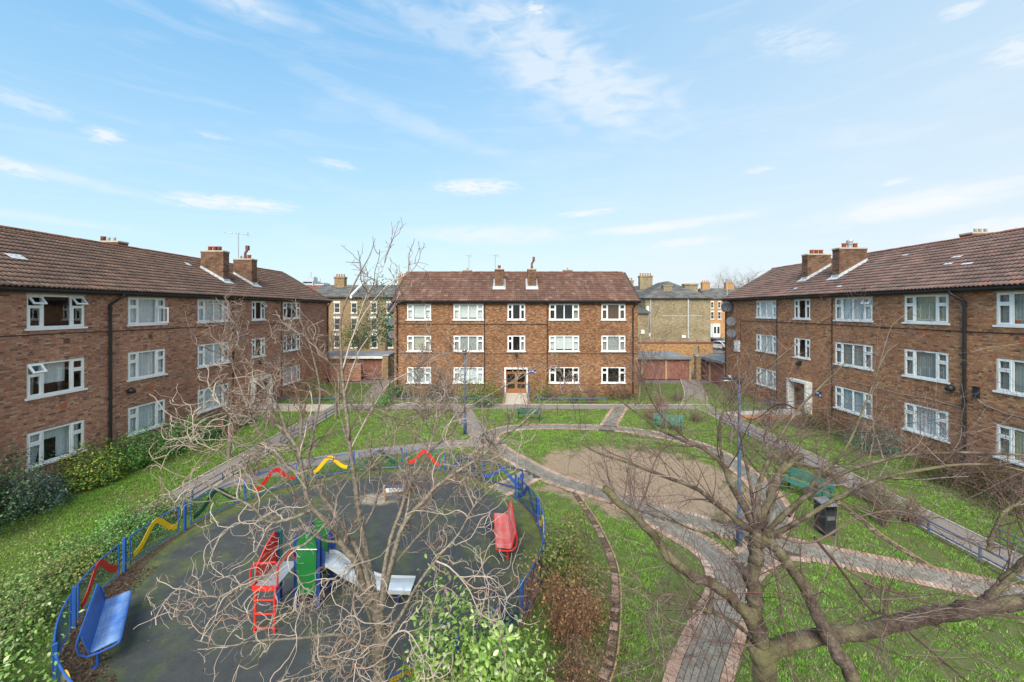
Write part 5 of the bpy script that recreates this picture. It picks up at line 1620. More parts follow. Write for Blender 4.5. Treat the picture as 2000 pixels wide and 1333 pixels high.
def rail(label, P, group='low blue hoop rails', h=.42, gap=1.5):
    P = np.array(P, float)
    d = np.linalg.norm(P[1] - P[0])
    c = P[0]
    t = thing('low_rail', label, 'railing', (c[0], c[1], 0), math.atan2(P[1][1] - P[0][1], P[1][0] - P[0][0]), group)
    n = max(1, int(round(d / gap)))
    for z_ in (h, h * .45):
        b = MB(); b.tube([(0, 0, z_), (d, 0, z_)], .024, 8); b.build('rail', M['blue_post'], t)
    for i in range(n + 1):
        b = MB(); b.tube([(d * i / n, 0, 0), (d * i / n, 0, h + .03)], .03, 8); b.build('post', M['blue_post'], t)
rail('low blue rail between asphalt path and playground shrubs', [(-11.75, 12.9), (-11.82, 19.0)])
rail('low blue rail beside asphalt path leading to the red brick flats', [(-11.95, 20.2), (-12.0, 26.8)])
rail('low blue rail along the grass before the red brick flats entrance', [(-17.4, 29.2), (-11.9, 29.2)])
rail('low blue rail in front of tan brick flats, drainpipe side', [(-9.9, 29.2), (-1.2, 29.2)])
rail('low blue rail in front of tan brick flats, beyond the entrance ramp', [(1.6, 29.2), (6.9, 29.2)])
rail('low blue rail along the path nearest the cherry tree', [(12.9, 8.2), (12.92, 15.0)])
rail('low blue rail partly hidden by dry brown stems beside path', [(12.92, 16.2), (12.95, 24.6)])
rail('outer low blue rail across the path from the cherry tree', [(14.5, 8.2), (14.5, 11.9)])
def handrail(label, P, z0, z1, h=.95):
    P = np.array(P, float); d = np.linalg.norm(P[1] - P[0])
    t = thing('handrail', label, 'handrail', (P[0][0], P[0][1], 0), math.atan2(P[1][1] - P[0][1], P[1][0] - P[0][0]))
    for q in (h, h * .55):
        b = MB(); b.tube([(0, 0, z0 + q), (d, 0, z1 + q)], .024, 8); b.build('rail', M['blue_post'], t)
    for i in range(4):
        u = i / 3
        b = MB(); b.tube([(d * u, 0, 0), (d * u, 0, z0 + (z1 - z0) * u + h)], .024, 8); b.build('post', M['blue_post'], t)
handrail('blue handrail on the drainpipe side of pale entrance ramp', [(-.80, 29.3), (-.80, 32.0)], .02, .17)
handrail('blue handrail on the sign side of pale entrance ramp', [(1.13, 29.3), (1.13, 32.0)], .02, .17)
handrail('dark handrail along the raised ramp to slatted entrance door', [(14.4, 25.1), (18.4, 25.1)], .03, .22)

# bicycle lying against the wall
t = thing('bicycle', 'dark bicycle with red part leaning near the slatted entrance', 'bicycle', (18.3, 28.3, 0), PI / 2 - .25)
for x_ in (-.52, .52):
    def f(b):
        b.tube([(x_ + .33 * math.cos(a), 0, .34 + .33 * math.sin(a)) for a in np.linspace(0, 2 * PI, 25)[:-1]], .022, 6, closed=True)
    w_ = part('wheel', M['tyre'], f)
    b = MB()
    for k in range(8):
        a = k * PI / 8
        b.tube([(x_ - .32 * math.cos(a), 0, .34 - .32 * math.sin(a)), (x_ + .32 * math.cos(a), 0, .34 + .32 * math.sin(a))], .004, 4)
    b.build('spokes', M['steel'], w_, kind='stuff')
def f(b):
    for p, q in [((-.52, .34), (-.05, .32)), ((-.52, .34), (-.18, .80)), ((-.05, .32), (-.20, .88)), ((-.05, .32), (.36, .80)), ((-.18, .78), (.36, .82)), ((.33, .95), (.52, .34))]:
        b.tube([(p[0], 0, p[1]), (q[0], 0, q[1])], .02, 6)
part('frame', M['dish_dark'], f)
part('saddle', M['black'], lambda b: b.box(-.34, -.08, -.06, .06, .90, .95))
part('handlebar', M['black'], lambda b: b.tube([(.36, -.28, .98), (.32, 0, .99), (.36, .28, .98)], .016, 6))
part('basket', M['red'], lambda b: b.raw([(.40, -.12, .78), (.62, -.12, .78), (.62, .12, .78), (.40, .12, .78), (.36, -.16, 1.02), (.68, -.16, 1.02), (.68, .16, 1.02), (.36, .16, 1.02)], BOXF))
# ------------------------------------------------------------------ what shows in the gaps between the flats
def hip_house(name, label, loc, rz, w, d, he, hr, wallm, roofm, ridge_frac=.3, windows=(), chimneys=(), gable=False, ov=.3):
    """plain house: front wall at y=0, going back to y=d; windows are (x,z,w,h) on the front"""
    t = thing(name, label, 'house', loc, rz)
    holes = [(x, x + a, z, z + h) for x, z, a, h in windows]
    b = MB(); wall_holes(b, 0, w, -.1, he, holes, 0, .15)
    b.raw([(0, 0, -.1), (0, d, -.1), (0, d, he), (0, 0, he)], [[0, 3, 2, 1]]); b.raw([(w, 0, -.1), (w, d, -.1), (w, d, he), (w, 0, he)], [[0, 1, 2, 3]])
    b.raw([(0, d, -.1), (w, d, -.1), (w, d, he), (0, d, he)], [[0, 3, 2, 1]])
    if gable == 'x':
        b.raw([(0, 0, he), (0, d, he), (0, d / 2, hr)], [[0, 2, 1]]); b.raw([(w, 0, he), (w, d, he), (w, d / 2, hr)], [[0, 1, 2]])
    b.build('wall', wallm, t)
    # roof slopes as courses of slates
    def slope(b, p0, p1, q0, q1, n):
        """courses between eaves line p0-p1 and ridge line q0-q1"""
        p0, p1, q0, q1 = map(np.array, (p0, p1, q0, q1))
        for i in range(n):
            a, c = i / n, (i + 1) / n
            A, B_, C, D = p0 + (q0 - p0) * a, p1 + (q1 - p1) * a, p1 + (q1 - p1) * c, p0 + (q0 - p0) * c
            m = max(1, int(np.linalg.norm(B_ - A) / .9))
            for k in range(m):
                u0, u1 = k / m, (k + 1) / m
                up = np.array([0, 0, .05])
                V = [A + (B_ - A) * u0 + up, A + (B_ - A) * u1 + up, D + (C - D) * u1 + up * .2, D + (C - D) * u0 + up * .2, A + (B_ - A) * u0, A + (B_ - A) * u1]
                b.raw(V, [[0, 1, 2, 3], [4, 5, 1, 0]])
    b = MB()
    if gable == 'x':
        slope(b, (-ov, -ov, he), (w + ov, -ov, he), (-ov, d / 2, hr), (w + ov, d / 2, hr), 12)
        slope(b, (w + ov, d + ov, he), (-ov, d + ov, he), (w + ov, d / 2, hr), (-ov, d / 2, hr), 4)
    else:
        rx0, rx1 = w * (.5 - ridge_frac / 2), w * (.5 + ridge_frac / 2)
        ry0, ry1 = d * .35, d * .65
        slope(b, (-ov, -ov, he), (w + ov, -ov, he), (rx0, ry0, hr), (rx1, ry0, hr), 12)
        slope(b, (w + ov, d + ov, he), (-ov, d + ov, he), (rx1, ry1, hr), (rx0, ry1, hr), 4)
        slope(b, (-ov, d + ov, he), (-ov, -ov, he), (rx0, ry1, hr), (rx0, ry0, hr), 12)
        slope(b, (w + ov, -ov, he), (w + ov, d + ov, he), (rx1, ry0, hr), (rx1, ry1, hr), 12)
        b.raw([(rx0, ry0, hr), (rx1, ry0, hr), (rx1, ry1, hr), (rx0, ry1, hr)], [[0, 1, 2, 3]])
    r = b.build('roof', roofm, t, kind='stuff')
    b = MB(); b.box(-ov, w + ov, -ov - .1, -ov, he - .12, he + .02); b.build('gutter', M['soffit'], t)
    for (x, y, cw, cdp, z0, z1, n) in chimneys:
        b = MB(); b.box(x, x + cw, y, y + cdp, z0, z1 - .25); b.box(x - .08, x + cw + .08, y - .08, y + cdp + .08, z1 - .25, z1)
        c = b.build('chimney', wallm, t)
        for k in range(n):
            b = MB(); b.lathe(x + cw * (k + .5) / n, y + cdp / 2, [(.14, z1), (.11, z1 + .35), (.14, z1 + .38), (.14, z1 + .45)], 8); b.build('chimney_pot', M['bt_yellow'] if k % 2 else M['terracotta'], c)
    for (x, z, a, h) in windows:
        b = MB(); ring(b, x, x + a, z, z + h, .09, .02, .1); b.box(x + .09, x + a - .09, .025, .09, z + h / 2 - .03, z + h / 2 + .03)
        b.box(x - .1, x + a + .1, -.08, .1, z - .14, z - .004); b.box(x - .08, x + a + .08, -.05, .018, z + h + .004, z + h + .28)
        wf = b.build('window', M['white_old'], t)
        b = MB(); b.box(x + .09, x + a - .09, .06, .07, z + .09, z + h - .09); b.build('pane', M['car_glass'], wf)
    return t

# yellow-brick terrace seen between the red and the tan flats
win = []
for i, x_ in enumerate((.9, 3.6, 6.2, 9.2, 11.6, 14.0)):
    win += [(x_, 6.5, .9, 1.5), (x_, 3.9, .95, 1.75), (x_, 1.2, 1.0, 1.9)]
hip_house('terraced_house', 'yellow brick terrace with slate roof showing between red and tan flats', (-31.0, 60, 0), 0, 16.2, 9, 8.9, 11.0, M['bt_yellow'], M['slate'], windows=win, gable='x',
          chimneys=[(2.0, 3.6, 1.6, 1.0, 9.5, 12.3, 4), (12.3, 3.6, 1.5, 1.0, 9.5, 12.4, 4)])
t = thing('party_wall', 'pale raised coping stepping up the slate roof of yellow terrace', 'party wall', (-24.6, 59.6, 8.7))
part('coping', M['white_old'], lambda b: b.raw([(-.15, -.2, .0), (.15, -.2, .0), (.15, 4.9, 2.35), (-.15, 4.9, 2.35), (-.15, -.2, .45), (.15, -.2, .45), (.15, 4.9, 2.85), (-.15, 4.9, 2.85)], BOXF))
hip_house('red_roofed_house', 'small house with orange tiled roof beside the yellow terrace', (-37.5, 66, 0), 0, 5.2, 8, 9.3, 11.2, M['bt_orange'], M['ridge'], gable='x', windows=[(1.5, 6.3, 1.0, 1.5)])
# far tower block
t = thing('tower_block', 'pale grey tower block far off beyond the rooftops', 'tower block', (-161, 300, 0))
part('tower_wall', M['tower'], lambda b: (b.box(0, 8, 0, 12, 0, 29), b.box(8, 15.5, 1.5, 12, 0, 27.5), b.box(3, 7, 3, 9, 29, 32), b.box(-6, 0, 2, 12, 0, 27)))
for z_ in np.arange(14, 28.5, 2.6):
    part('window_band', M['dish_dark'], lambda b: b.box(.6, 7.4, -.06, .0, z_, z_ + 1.1))
    part('window_band', M['dish_dark'], lambda b: b.box(8.6, 15, 1.44, 1.5, z_, z_ + 1.1) if z_ < 26 else b.box(8.6, 15, 1.44, 1.5, z_ - .2, z_ + .4))
part('roof_mast', M['steel'], lambda b: (b.tube([(4, 5, 32), (4, 5, 36)], .25, 6), b.tube([(11, 5, 27.5), (11, 5, 31)], .25, 6), b.tube([(7, 5, 29), (7, 5, 33)], .2, 6)))

# garages across the gaps
def garages(label, loc, rz, n, w, d, h, fascia):
    t = thing('garage_row', label, 'garage', loc, rz)
    L = n * w
    b = MB(); b.box(0, L, .12, d, 0, h - .12); b.build('wall', M['bt_stock'], t)
    b = MB(); b.box(-.15, L + .15, -.25, d + .1, h - .10, h + .02); b.build('roof', M['garage_roof'], t)
    b = MB(); b.box(-.15, L + .15, -.29, -.255, h - .20, h + .05); b.build('fascia', fascia, t)
    for i in range(n):
        b = MB()
        m_ = 6
        for k in range(m_):
            xa = i * w + .14 + (w - .28) * k / m_; xb = i * w + .14 + (w - .28) * (k + 1) / m_
            b.box(xa + .008, xb - .008, .04, .07, .04, h - .16)
        b.box(i * w + .14, (i + 1) * w - .14, .07, .10, .04, h - .16)
        b.build('garage_door', M['garage_red'], t)
    for i in range(n + 1):
        b = MB(); b.box(i * w - .10, i * w + .10, -.02, .115, 0, h - .125); b.build('timber_post', M['timber'], t)
garages('row of faded red garages under flat roof facing the gap', (10.4, 39.4, 0), 0, 3, 2.4, 5, 2.25, M['garage_roof'])
garages('row of red timber garages running beside the brown flats', (19.1, 41.3, 0), -PI / 2, 2, 2.75, 4.5, 2.25, M['garage_roof'])
garages('row of dark red garages with white fascia behind red flats', (-21.0, 39.6, 0), 0, 3, 2.6, 5, 2.3, M['white_old'])
def pier(label, x, y, w, d, h, mat):
    t = thing('brick_pier', label, 'pier', (x, y, 0))
    part('pier_shaft', mat, lambda b: b.box(-w / 2, w / 2, -d / 2, d / 2, 0, h), parent=t)
    part('pier_cap', M['concrete'], lambda b: b.box(-w / 2 - .05, w / 2 + .05, -d / 2 - .05, d / 2 + .05, h, h + .08), parent=t)
pier('tan brick pier beside path between red and tan flats', -12.75, 39.3, .55, .5, 2.4, M['bt_yellow'])
pier('pale brick pier between the two garage rows', 18.25, 39.2, .45, .5, 2.35, M['bt_yellow'])
t = thing('screen_wall', 'low brick wall linking red flats to the garages', 'wall', (-22.5, 38.6, 0))
part('brick_wall', M['bt_left'], lambda b: b.box(0, 7.5, 0, .25, 0, 1.6))
part('coping', M['concrete'], lambda b: b.box(-.04, 7.54, -.04, .29, 1.6, 1.68))
t = thing('boundary_wall', 'orange brick boundary wall with red coping behind the garages', 'wall', (13.6, 46.0, 0))
part('brick_wall', M['bt_orange'], lambda b: (b.box(0, 7.3, 0, .3, -.1, 3.05), b.box(8.0, 9.6, 0, .3, -.1, 3.05), b.box(7.3, 8.0, 0, .3, -.1, 1.9), b.box(7.3, 8.0, 0, .3, 2.75, 3.05)))
part('coping', M['ridge'], lambda b: b.box(-.05, 9.65, -.06, .36, 3.05, 3.22))

# stock-brick house end, roof hipped, with a pale soil pipe
h_ = hip_house('gabled_house', 'stained stock brick house with slate hipped roof and no windows', (20.0, 60, 0), 0, 9.9, 12, 8.75, 11.6, M['bt_stock'], M['slate'], ridge_frac=.03, ov=.25,
               chimneys=[(3.3, 1.4, 1.3, .8, 9.2, 10.85, 0), (7.0, 2.4, 2.1, .9, 9.2, 11.1, 0)])
t = h_
part('soil_pipe', M['lead'], lambda b: b.tube([(6.45, -.12, 2.6), (6.45, -.12, 8.6)], .11, 8))
part('stain_course', M['lead'], lambda b: (b.box(2.6, 6.4, -.03, 0, 6.0, 6.08), b.box(6.6, 8.6, -.03, 0, 6.0, 6.08)))
part('pipe', M['lead'], lambda b: b.tube([(.75, -.1, 2.4), (.75, -.1, 8.6)], .07, 6))
part('projecting_wall', M['bt_stock'], lambda b: b.box(-2.4, -.02, -1.6, 4, -.1, 6.4))
part('lean_to_roof', M['slate'], lambda b: b.raw([(-2.7, -1.9, 6.4), (.2, -1.9, 6.4), (.2, 4, 7.9), (-2.7, 4, 7.9), (-2.7, -1.9, 6.5), (.2, -1.9, 6.5), (.2, 4, 8.0), (-2.7, 4, 8.0)], BOXF))
part('window', M['white_old'], lambda b: (b.box(-.55, .25, -.06, -.01, 4.6, 7.6) if False else b.box(.15, .55, -.06, -.004, 4.7, 7.5)))
part('vent_box', M['white_old'], lambda b: (b.box(-1.2, -.7, -1.72, -1.6, 3.4, 4.0), b.box(.1, .7, -.12, -.0, 2.9, 3.4), b.box(5.5, 6.1, -.10, 0, 2.7, 3.1)))
hip_house('chimneyed_house', 'slate roofed house with two yellow potted chimneys behind the stock brick house', (16.0, 66, 0), 0, 13, 9, 9.4, 11.2, M['bt_stock'], M['slate'], gable='x',
          chimneys=[(2.9, 2.6, 1.9, .9, 9.5, 12.1, 4), (5.9, 2.6, 2.2, .9, 9.5, 12.9, 5)])
# street beyond: terrace with white bays, cars
win = []
for x_ in (.6, 2.4, 4.6, 6.4, 8.6):
    win += [(x_, 7.4, .75, 1.5), (x_, 4.6, .8, 1.8)]
t2 = hip_house('bay_terrace', 'orange brick terrace with white ground floor bays at street end', (49.3, 100, 0), 0, 11, 9, 9.7, 12.6, M['bt_orange'], M['slate'], gable='x', windows=win, chimneys=[(.3, 3.8, 2.0, 1.0, 10.5, 14.2, 4), (6.5, 3.8, 2.0, 1.0, 10.5, 14.1, 4)])
t = t2
for x_ in (.3, 4.3, 8.2):
    part('bay_window', M['white_old'], lambda b: b.prism([(x_, 0), (x_ + .5, -.9), (x_ + 2.2, -.9), (x_ + 2.7, 0)], 'z', 0, 3.4))
    part('pane', M['car_glass'], lambda b: (b.box(x_ + .65, x_ + 1.2, -.93, -.905, 1.0, 2.7), b.box(x_ + 1.5, x_ + 2.05, -.93, -.905, 1.0, 2.7)))
def car(label, loc, rz, paint):
    t = thing('parked_car', label, 'car', loc, rz, 'cars parked in the street beyond')
    def part_(name, mat, fn):
        b = MB(); fn(b); return b.build(name, mat, t)
    part_('body', paint, lambda b: b.prism([(-2.05, .35), (-2.1, .75), (-1.95, .92), (-1.2, 1.0), (-.55, 1.45), (.75, 1.47), (1.5, 1.02), (2.0, .92), (2.12, .6), (2.05, .32)], 'y', -.85, .85))
    part_('window', M['car_glass'], lambda b: (b.prism([(-1.05, 1.02), (-.5, 1.40), (.70, 1.41), (1.30, 1.02)], 'y', -.862, .862)))
    part_('windscreen', M['car_glass'], lambda b: (b.raw([(-1.24, -.72, 1.0), (-1.24, .72, 1.0), (-.6, .66, 1.43), (-.6, -.66, 1.43), (-1.22, -.72, 1.0), (-1.22, .72, 1.0), (-.58, .66, 1.43), (-.58, -.66, 1.43)], BOXF)))
    for x_ in (-1.3, 1.3):
        for y_ in (-.87, .87):
            part_('wheel', M['tyre'], lambda b: b.tube([(x_, y_ - .08, .32), (x_, y_ + .08, .32)], .32, 14))
    for y_ in (-.6, .6):
        part_('headlight', M['white'], lambda b: b.box(-2.12, -2.02, y_ - .18, y_ + .18, .68, .80))
car('silver white car parked in the street beyond the garages', (36.3, 69, 0), 1.9, M['car_white'])
car('dark blue car parked behind the silver white car', (39.0, 76, 0), 1.9, M['car_dark'])
t = thing('street_railing', 'dark railing along the street edge above the garages', 'railing', (24, 52.5, 0))
part('rail', M['black'], lambda b: (b.tube([(0, 0, 1.15), (14, 0, 1.15)], .04, 6), b.tube([(0, 0, .55), (14, 0, .55)], .04, 6)))
for i in range(8):
    part('post', M['black'], lambda b: b.tube([(i * 2, 0, -.1), (i * 2, 0, 1.2)], .05, 6))
# ------------------------------------------------------------------ shrubs
def leaf_verts(P, Nn, size, rs, aspect=.5, fold=.25):
    """folded leaf of two triangles at each P, facing Nn"""
    n = len(P)
    a = norm(np.cross(Nn, rs.randn(n, 3))); b = np.cross(Nn, a)
    L = (size * rs.uniform(.65, 1.25, n))[:, None]
    V = np.zeros((n, 6, 3))
    c = -Nn * L * .08
    w = b * L * aspect * .5
    up = Nn * L * fold * .35
    V[:, 0] = P - a * L * .5
    V[:, 1] = P - a * L * .12 + w + up
    V[:, 2] = P + a * L * .22 + w * .78 + up + c
    V[:, 3] = P + a * L * .5 + c * 2.6
    V[:, 4] = P + a * L * .22 - w * .78 + up + c
    V[:, 5] = P - a * L * .12 - w + up
    i = np.arange(n)[:, None] * 6
    Fq = np.concatenate([i + np.array([[0, 1, 5]]), i + np.array([[1, 2, 5]]), i + np.array([[2, 4, 5]]), i + np.array([[2, 3, 4]])])
    return V.reshape(-1, 3), Fq

def blob_points(n, rx, ry, h, rs, base=.08, lump=.28, inner=.45, col=1.0):
    """points of foliage through a lumpy mound, thicker towards its skin"""
    d = norm(rs.randn(n, 3)); d[:, 2] = np.abs(d[:, 2]) * col - (.25 * rs.uniform(size=n))
    d = norm(d)
    K = rs.randn(7, 3) * 2.6; ph = rs.uniform(0, 6.3, 7)
    f = 1 + lump * np.sin(d @ K.T + ph).sum(1) / 2.6
    # sprigs that stand out, and hollows
    K2 = rs.randn(9, 3) * 7; ph2 = rs.uniform(0, 6.3, 9)
    f2 = np.sin(d @ K2.T + ph2).sum(1) / 3
    f = f * (1 + .16 * f2)
    r = f * np.power(rs.uniform(inner ** 3, 1, n), 1 / 3)
    P = np.stack([d[:, 0] * rx * r, d[:, 1] * ry * r, base * h + np.maximum(d[:, 2] * .86 + .14, 0) * r * h * .92], 1)
    P += rs.normal(0, .02, P.shape)
    P[:, 2] = np.maximum(P[:, 2], .03)
    Nn = norm(d * .7 + np.array([0, 0, .55]) + .55 * rs.randn(n, 3))
    return P, Nn

def shrub(name, label, x, y, rx, ry, h, n, size, mat, seed, group=None, stems='twig_brown', nst=14, rz=0.0, aspect=.5, big=0, inner=.45, lump=.28, cat='shrub', bare=0.0):
    rs = np.random.RandomState(seed)
    t = thing(name, label, cat, (x, y, 0), rz, group)
    P, Nn = blob_points(n, rx, ry, h, rs, inner=inner, lump=lump)
    if big:
        # the leaves that show largest, one by one
        c, q = math.cos(rz), math.sin(rz)
        W = np.stack([x + P[:, 0] * c - P[:, 1] * q, y + P[:, 0] * q + P[:, 1] * c, P[:, 2]], 1)
        vd = norm(np.array([0, 0, H]) - W)
        sc_ = (vd * Nn).sum(1) + .8 * (vd * norm(P - np.array([0, 0, h * .4]))).sum(1)
        px, py = to_px(W)
        sc_ = np.where((py < 1330) & (px > 0), sc_, -9)
        pick = np.argsort(-sc_)[:big]
        me = None
        V0 = np.array([(-.5, 0, 0), (-.15, .26, -.05), (.25, .2, -.09), (.5, 0, -.14), (.25, -.2, -.09), (-.15, -.26, -.05), (0, 0, .02)]) * size
        me = np_mesh('leaf', V0, np.array([[0, 6, 1], [1, 6, 2], [2, 6, 3], [3, 6, 4], [4, 6, 5], [5, 6, 0]])[:, ::-1], M[mat])
        for i in pick:
            nv = Vector(Nn[i]); qn = nv.to_track_quat('Z', 'X')
            e = (qn.to_matrix() @ Matrix.Rotation(rs.uniform(0, 6.28), 3, 'Z')).to_euler()
            o = link('leaf', me, t, tuple(P[i]), e)
            k = rs.uniform(.8, 1.3); o.scale = (k, k * rs.uniform(.85, 1.1), k)
        keep = np.ones(n, bool); keep[pick] = False
        P, Nn = P[keep], Nn[keep]
    V, Fq = leaf_verts(P, Nn, size, rs, aspect)
    link('foliage', np_mesh('foliage', V, Fq, M[mat]), t, kind='stuff')
    if nst:
        S = np.stack([rs.normal(0, rx * .18, nst), rs.normal(0, ry * .18, nst), np.zeros(nst)], 1)
        D = np.stack([rs.normal(0, .45, nst) * rx / max(h, .3), rs.normal(0, .45, nst) * ry / max(h, .3), np.ones(nst)], 1)
        St = grow(S, D, rs.uniform(.6, 1.0, nst) * h, 7, .05, .10, .02, rs)
        R = np.linspace(.014, .004, 7)[None] * rs.uniform(.6, 1.1, (nst, 1)) * (.6 + h * .35)
        C, RC = sprout(St, R, 5, .3, 1, (.15 * h, .4 * h), .6, .25, rs, 5, .05, .12, .02, rmin=.003)
        V1, F1 = tubes(St, R, 5); V2, F2 = tubes(C, RC, 3)
        link('stems', np_mesh('stems', np.concatenate([V1, V2]), np.concatenate([F1, F2 + len(V1)]) if F1.shape[1] == F2.shape[1] else F1, M[stems]), t, kind='stuff')
    return t

def twig_shrub(name, label, x, y, r, h, nst, mat, seed, group=None, leaves=0, leafmat_='leaf_rust', lsize=.05, droop=0.0, sub=6, cat='shrub', rstem=.012, kk=1.0):
    """bare bush: stems fanning from the base, branching into fine twigs"""
    rs = np.random.RandomState(seed)
    t = thing(name, label, cat, (x, y, 0), 0, group)
    S = np.stack([rs.normal(0, r * .15, nst), rs.normal(0, r * .15, nst), np.zeros(nst)], 1)
    D = np.stack([rs.normal(0, 1, nst) * r / h * .62, rs.normal(0, 1, nst) * r / h * .62, np.ones(nst)], 1)
    St = grow(S, D, rs.uniform(.6, 1.05, nst) * h, 8, .05, .09, .015 - droop, rs)
    R = np.linspace(1, .3, 8)[None] * rs.uniform(.6, 1.1, (nst, 1)) * rstem
    C, RC = sprout(St, R, sub, .25, 1, (.2 * h, .45 * h), .65, .3, rs, 6, .06, .13, .01 - droop, rmin=.0025)
    C2, RC2 = sprout(C, RC, 3, .25, 1, (.08 * h, .22 * h), .8, .15, rs, 4, .06, .15, 0, rmin=.002)
    V1, F1 = tubes(St, R, 5); V2, F2 = tubes(C, RC, 3); V3, F3 = tubes(C2, RC2, 3)
    link('stems', np_mesh('stems', np.concatenate([V1, V2, V3]), np.concatenate([F1, F2 + len(V1), F3 + len(V1) + len(V2)]), M[mat]), t, kind='stuff')
    if leaves:
        Q = np.concatenate([C.reshape(-1, 3), C2.reshape(-1, 3)])
        P = Q[rs.randint(0, len(Q), leaves)] + rs.normal(0, .02, (leaves, 3))
        Nn = norm(rs.randn(leaves, 3) + np.array([0, 0, .6]))
        V, Fq = leaf_verts(P, Nn, lsize, rs)
        link('foliage', np_mesh('foliage', V, Fq, M[leafmat_]), t, kind='stuff')
    return t

# bushes along the foot of the red brick flats
HB = 'bushes at the foot of the red brick flats'
shrub('camellia', 'tall dark glossy bush with pale blossom nearest us by red brick wall', -16.6, 11.7, 1.2, 1.5, 2.1, 4200, .10, 'leaf_dark', 101, HB, inner=.3)
shrub('evergreen_bush', 'blue green bush against brick under the lowest swag curtained window', -16.85, 13.7, 1.05, 1.2, 1.6, 3600, .09, 'leaf_grey', 102, HB, inner=.3)
shrub('camellia', 'dark sprawling bush reaching up beside the swag curtained window', -17.35, 12.75, .65, 1.0, 2.2, 2000, .095, 'leaf_dark', 103, HB, inner=.3)
shrub('variegated_bush', 'bush with yellow splashed leaves near foot of thick drainpipe', -16.8, 15.8, 1.1, 1.2, 1.6, 3800, .092, 'leaf_gold', 104, HB, inner=.3)
shrub('evergreen_bush', 'rounded mid green bush between yellow splashed bush and dark bush', -16.8, 17.7, 1.15, 1.2, 1.75, 3800, .09, 'leaf_mid', 105, HB, inner=.3)
shrub('evergreen_bush', 'glossy green bush under the second column of net curtains', -16.75, 19.5, 1.15, 1.2, 1.7, 3200, .09, 'leaf_mid', 106, HB, inner=.3)
shrub('evergreen_bush', 'very dark low bush under the widest ground floor window', -16.6, 21.4, 1.2, 1.2, 1.5, 2600, .085, 'leaf_dark', 107, HB, inner=.3)
shrub('evergreen_bush', 'dark bush farthest along red wall before its entrance', -16.7, 23.6, 1.15, 1.3, 1.4, 2200, .085, 'leaf_dark', 108, HB, inner=.3)
shrub('evergreen_bush', 'small dark bush by the far corner of red brick flats', -16.7, 31.6, .9, 1.0, 1.3, 900, .08, 'leaf_dark', 109, HB)
shrub('evergreen_bush', 'low dark bush beside the red flats just past its entrance', -16.9, 33.6, .9, 1.1, 1.4, 800, .08, 'leaf_mid', 110, HB)

# planting outside the playground fence
PB = 'shrubs outside the playground fence'
ring_sh = [(238, 6.55, .95, .75, .95, 'leaf_bright', .095, 'broad leaved bright bush at the very bottom corner by fence'),
           (227, 6.75, .95, .8, .95, 'leaf_bright', .085, 'fresh green bush behind the blue bench and mesh panel'),
           (216, 7.0, .9, .8, .85, 'leaf_cream', .075, 'cream edged bush next to plain mesh panel'),
           (206, 6.7, .8, .65, .75, 'leaf_cream', .07, 'cream edged bush spilling over the red wavy panel'),
           (205, 7.9, .8, .8, .60, 'leaf_cream', .065, 'low cream edged bush between lawn and red wavy panel'),
           (195, 7.0, .9, .8, .70, 'leaf_cream', .068, 'cream edged bush behind post between red and yellow bands'),
           (185, 6.75, .85, .65, .75, 'leaf_mid', .065, 'green bush pressed against the first yellow wavy panel'),
           (176, 6.95, .9, .8, .95, 'leaf_mid', .065, 'taller green bush with russet tips behind yellow wavy panel'),
           (167, 7.05, .8, .7, .85, 'leaf_cream', .062, 'pale green bush at the end of planting by asphalt path')]
for i, (a_, r_, rx_, ry_, h_, mt, sz, lb) in enumerate(ring_sh):
    a_ = math.radians(a_)
    shrub('border_shrub', lb, PC[0] + r_ * math.cos(a_), PC[1] + r_ * math.sin(a_), rx_, ry_, h_, 2100 if h_ > .7 else 1400, sz, mt, 120 + i, PB, inner=.25, lump=.4)
for i, (x_, y_, r_, h_, mt, lb) in enumerate([(-12.2, 8.0, .95, .55, 'leaf_bright', 'low fresh green clump by the lawn at the corner of view'), (-12.1, 9.6, 1.0, .5, 'leaf_cream', 'low pale clump along the lawn edge, cream flecked'),
                                              (-12.4, 11.2, 1.0, .5, 'leaf_cream', 'low yellowish clump where the lawn meets the planting'), (-12.35, 12.6, .8, .6, 'leaf_mid', 'low green clump at the end of the asphalt path'),
                                              (-11.1, 8.6, .9, .6, 'leaf_cream', 'mixed pale clump inside the planting behind the blue bench'), (-11.5, 10.4, .8, .6, 'leaf_olive', 'olive clump inside the planting behind the red band'),
                                              (-11.0, 7.2, 1.0, .8, 'leaf_bright', 'bright broad leaved clump lowest in the planting')]):
    shrub('border_shrub', lb, x_, y_, r_, r_ * .9, h_, 1500, .07 if mt != 'leaf_bright' else .09, mt, 260 + i, PB, inner=.25, lump=.4, nst=8)
twig_shrub('border_shrub', 'russet tipped sprays rising above green bush by yellow panel', -12.0, 12.9, .7, 1.25, 12, 'twig_red', 131, PB, leaves=260, leafmat_='leaf_olive', lsize=.06)
twig_shrub('border_shrub', 'yellowish wispy bush between asphalt path and far fence panels', -10.9, 16.6, .8, 1.5, 22, 'twig_brown', 132, PB, leaves=500, leafmat_='leaf_olive', lsize=.05)

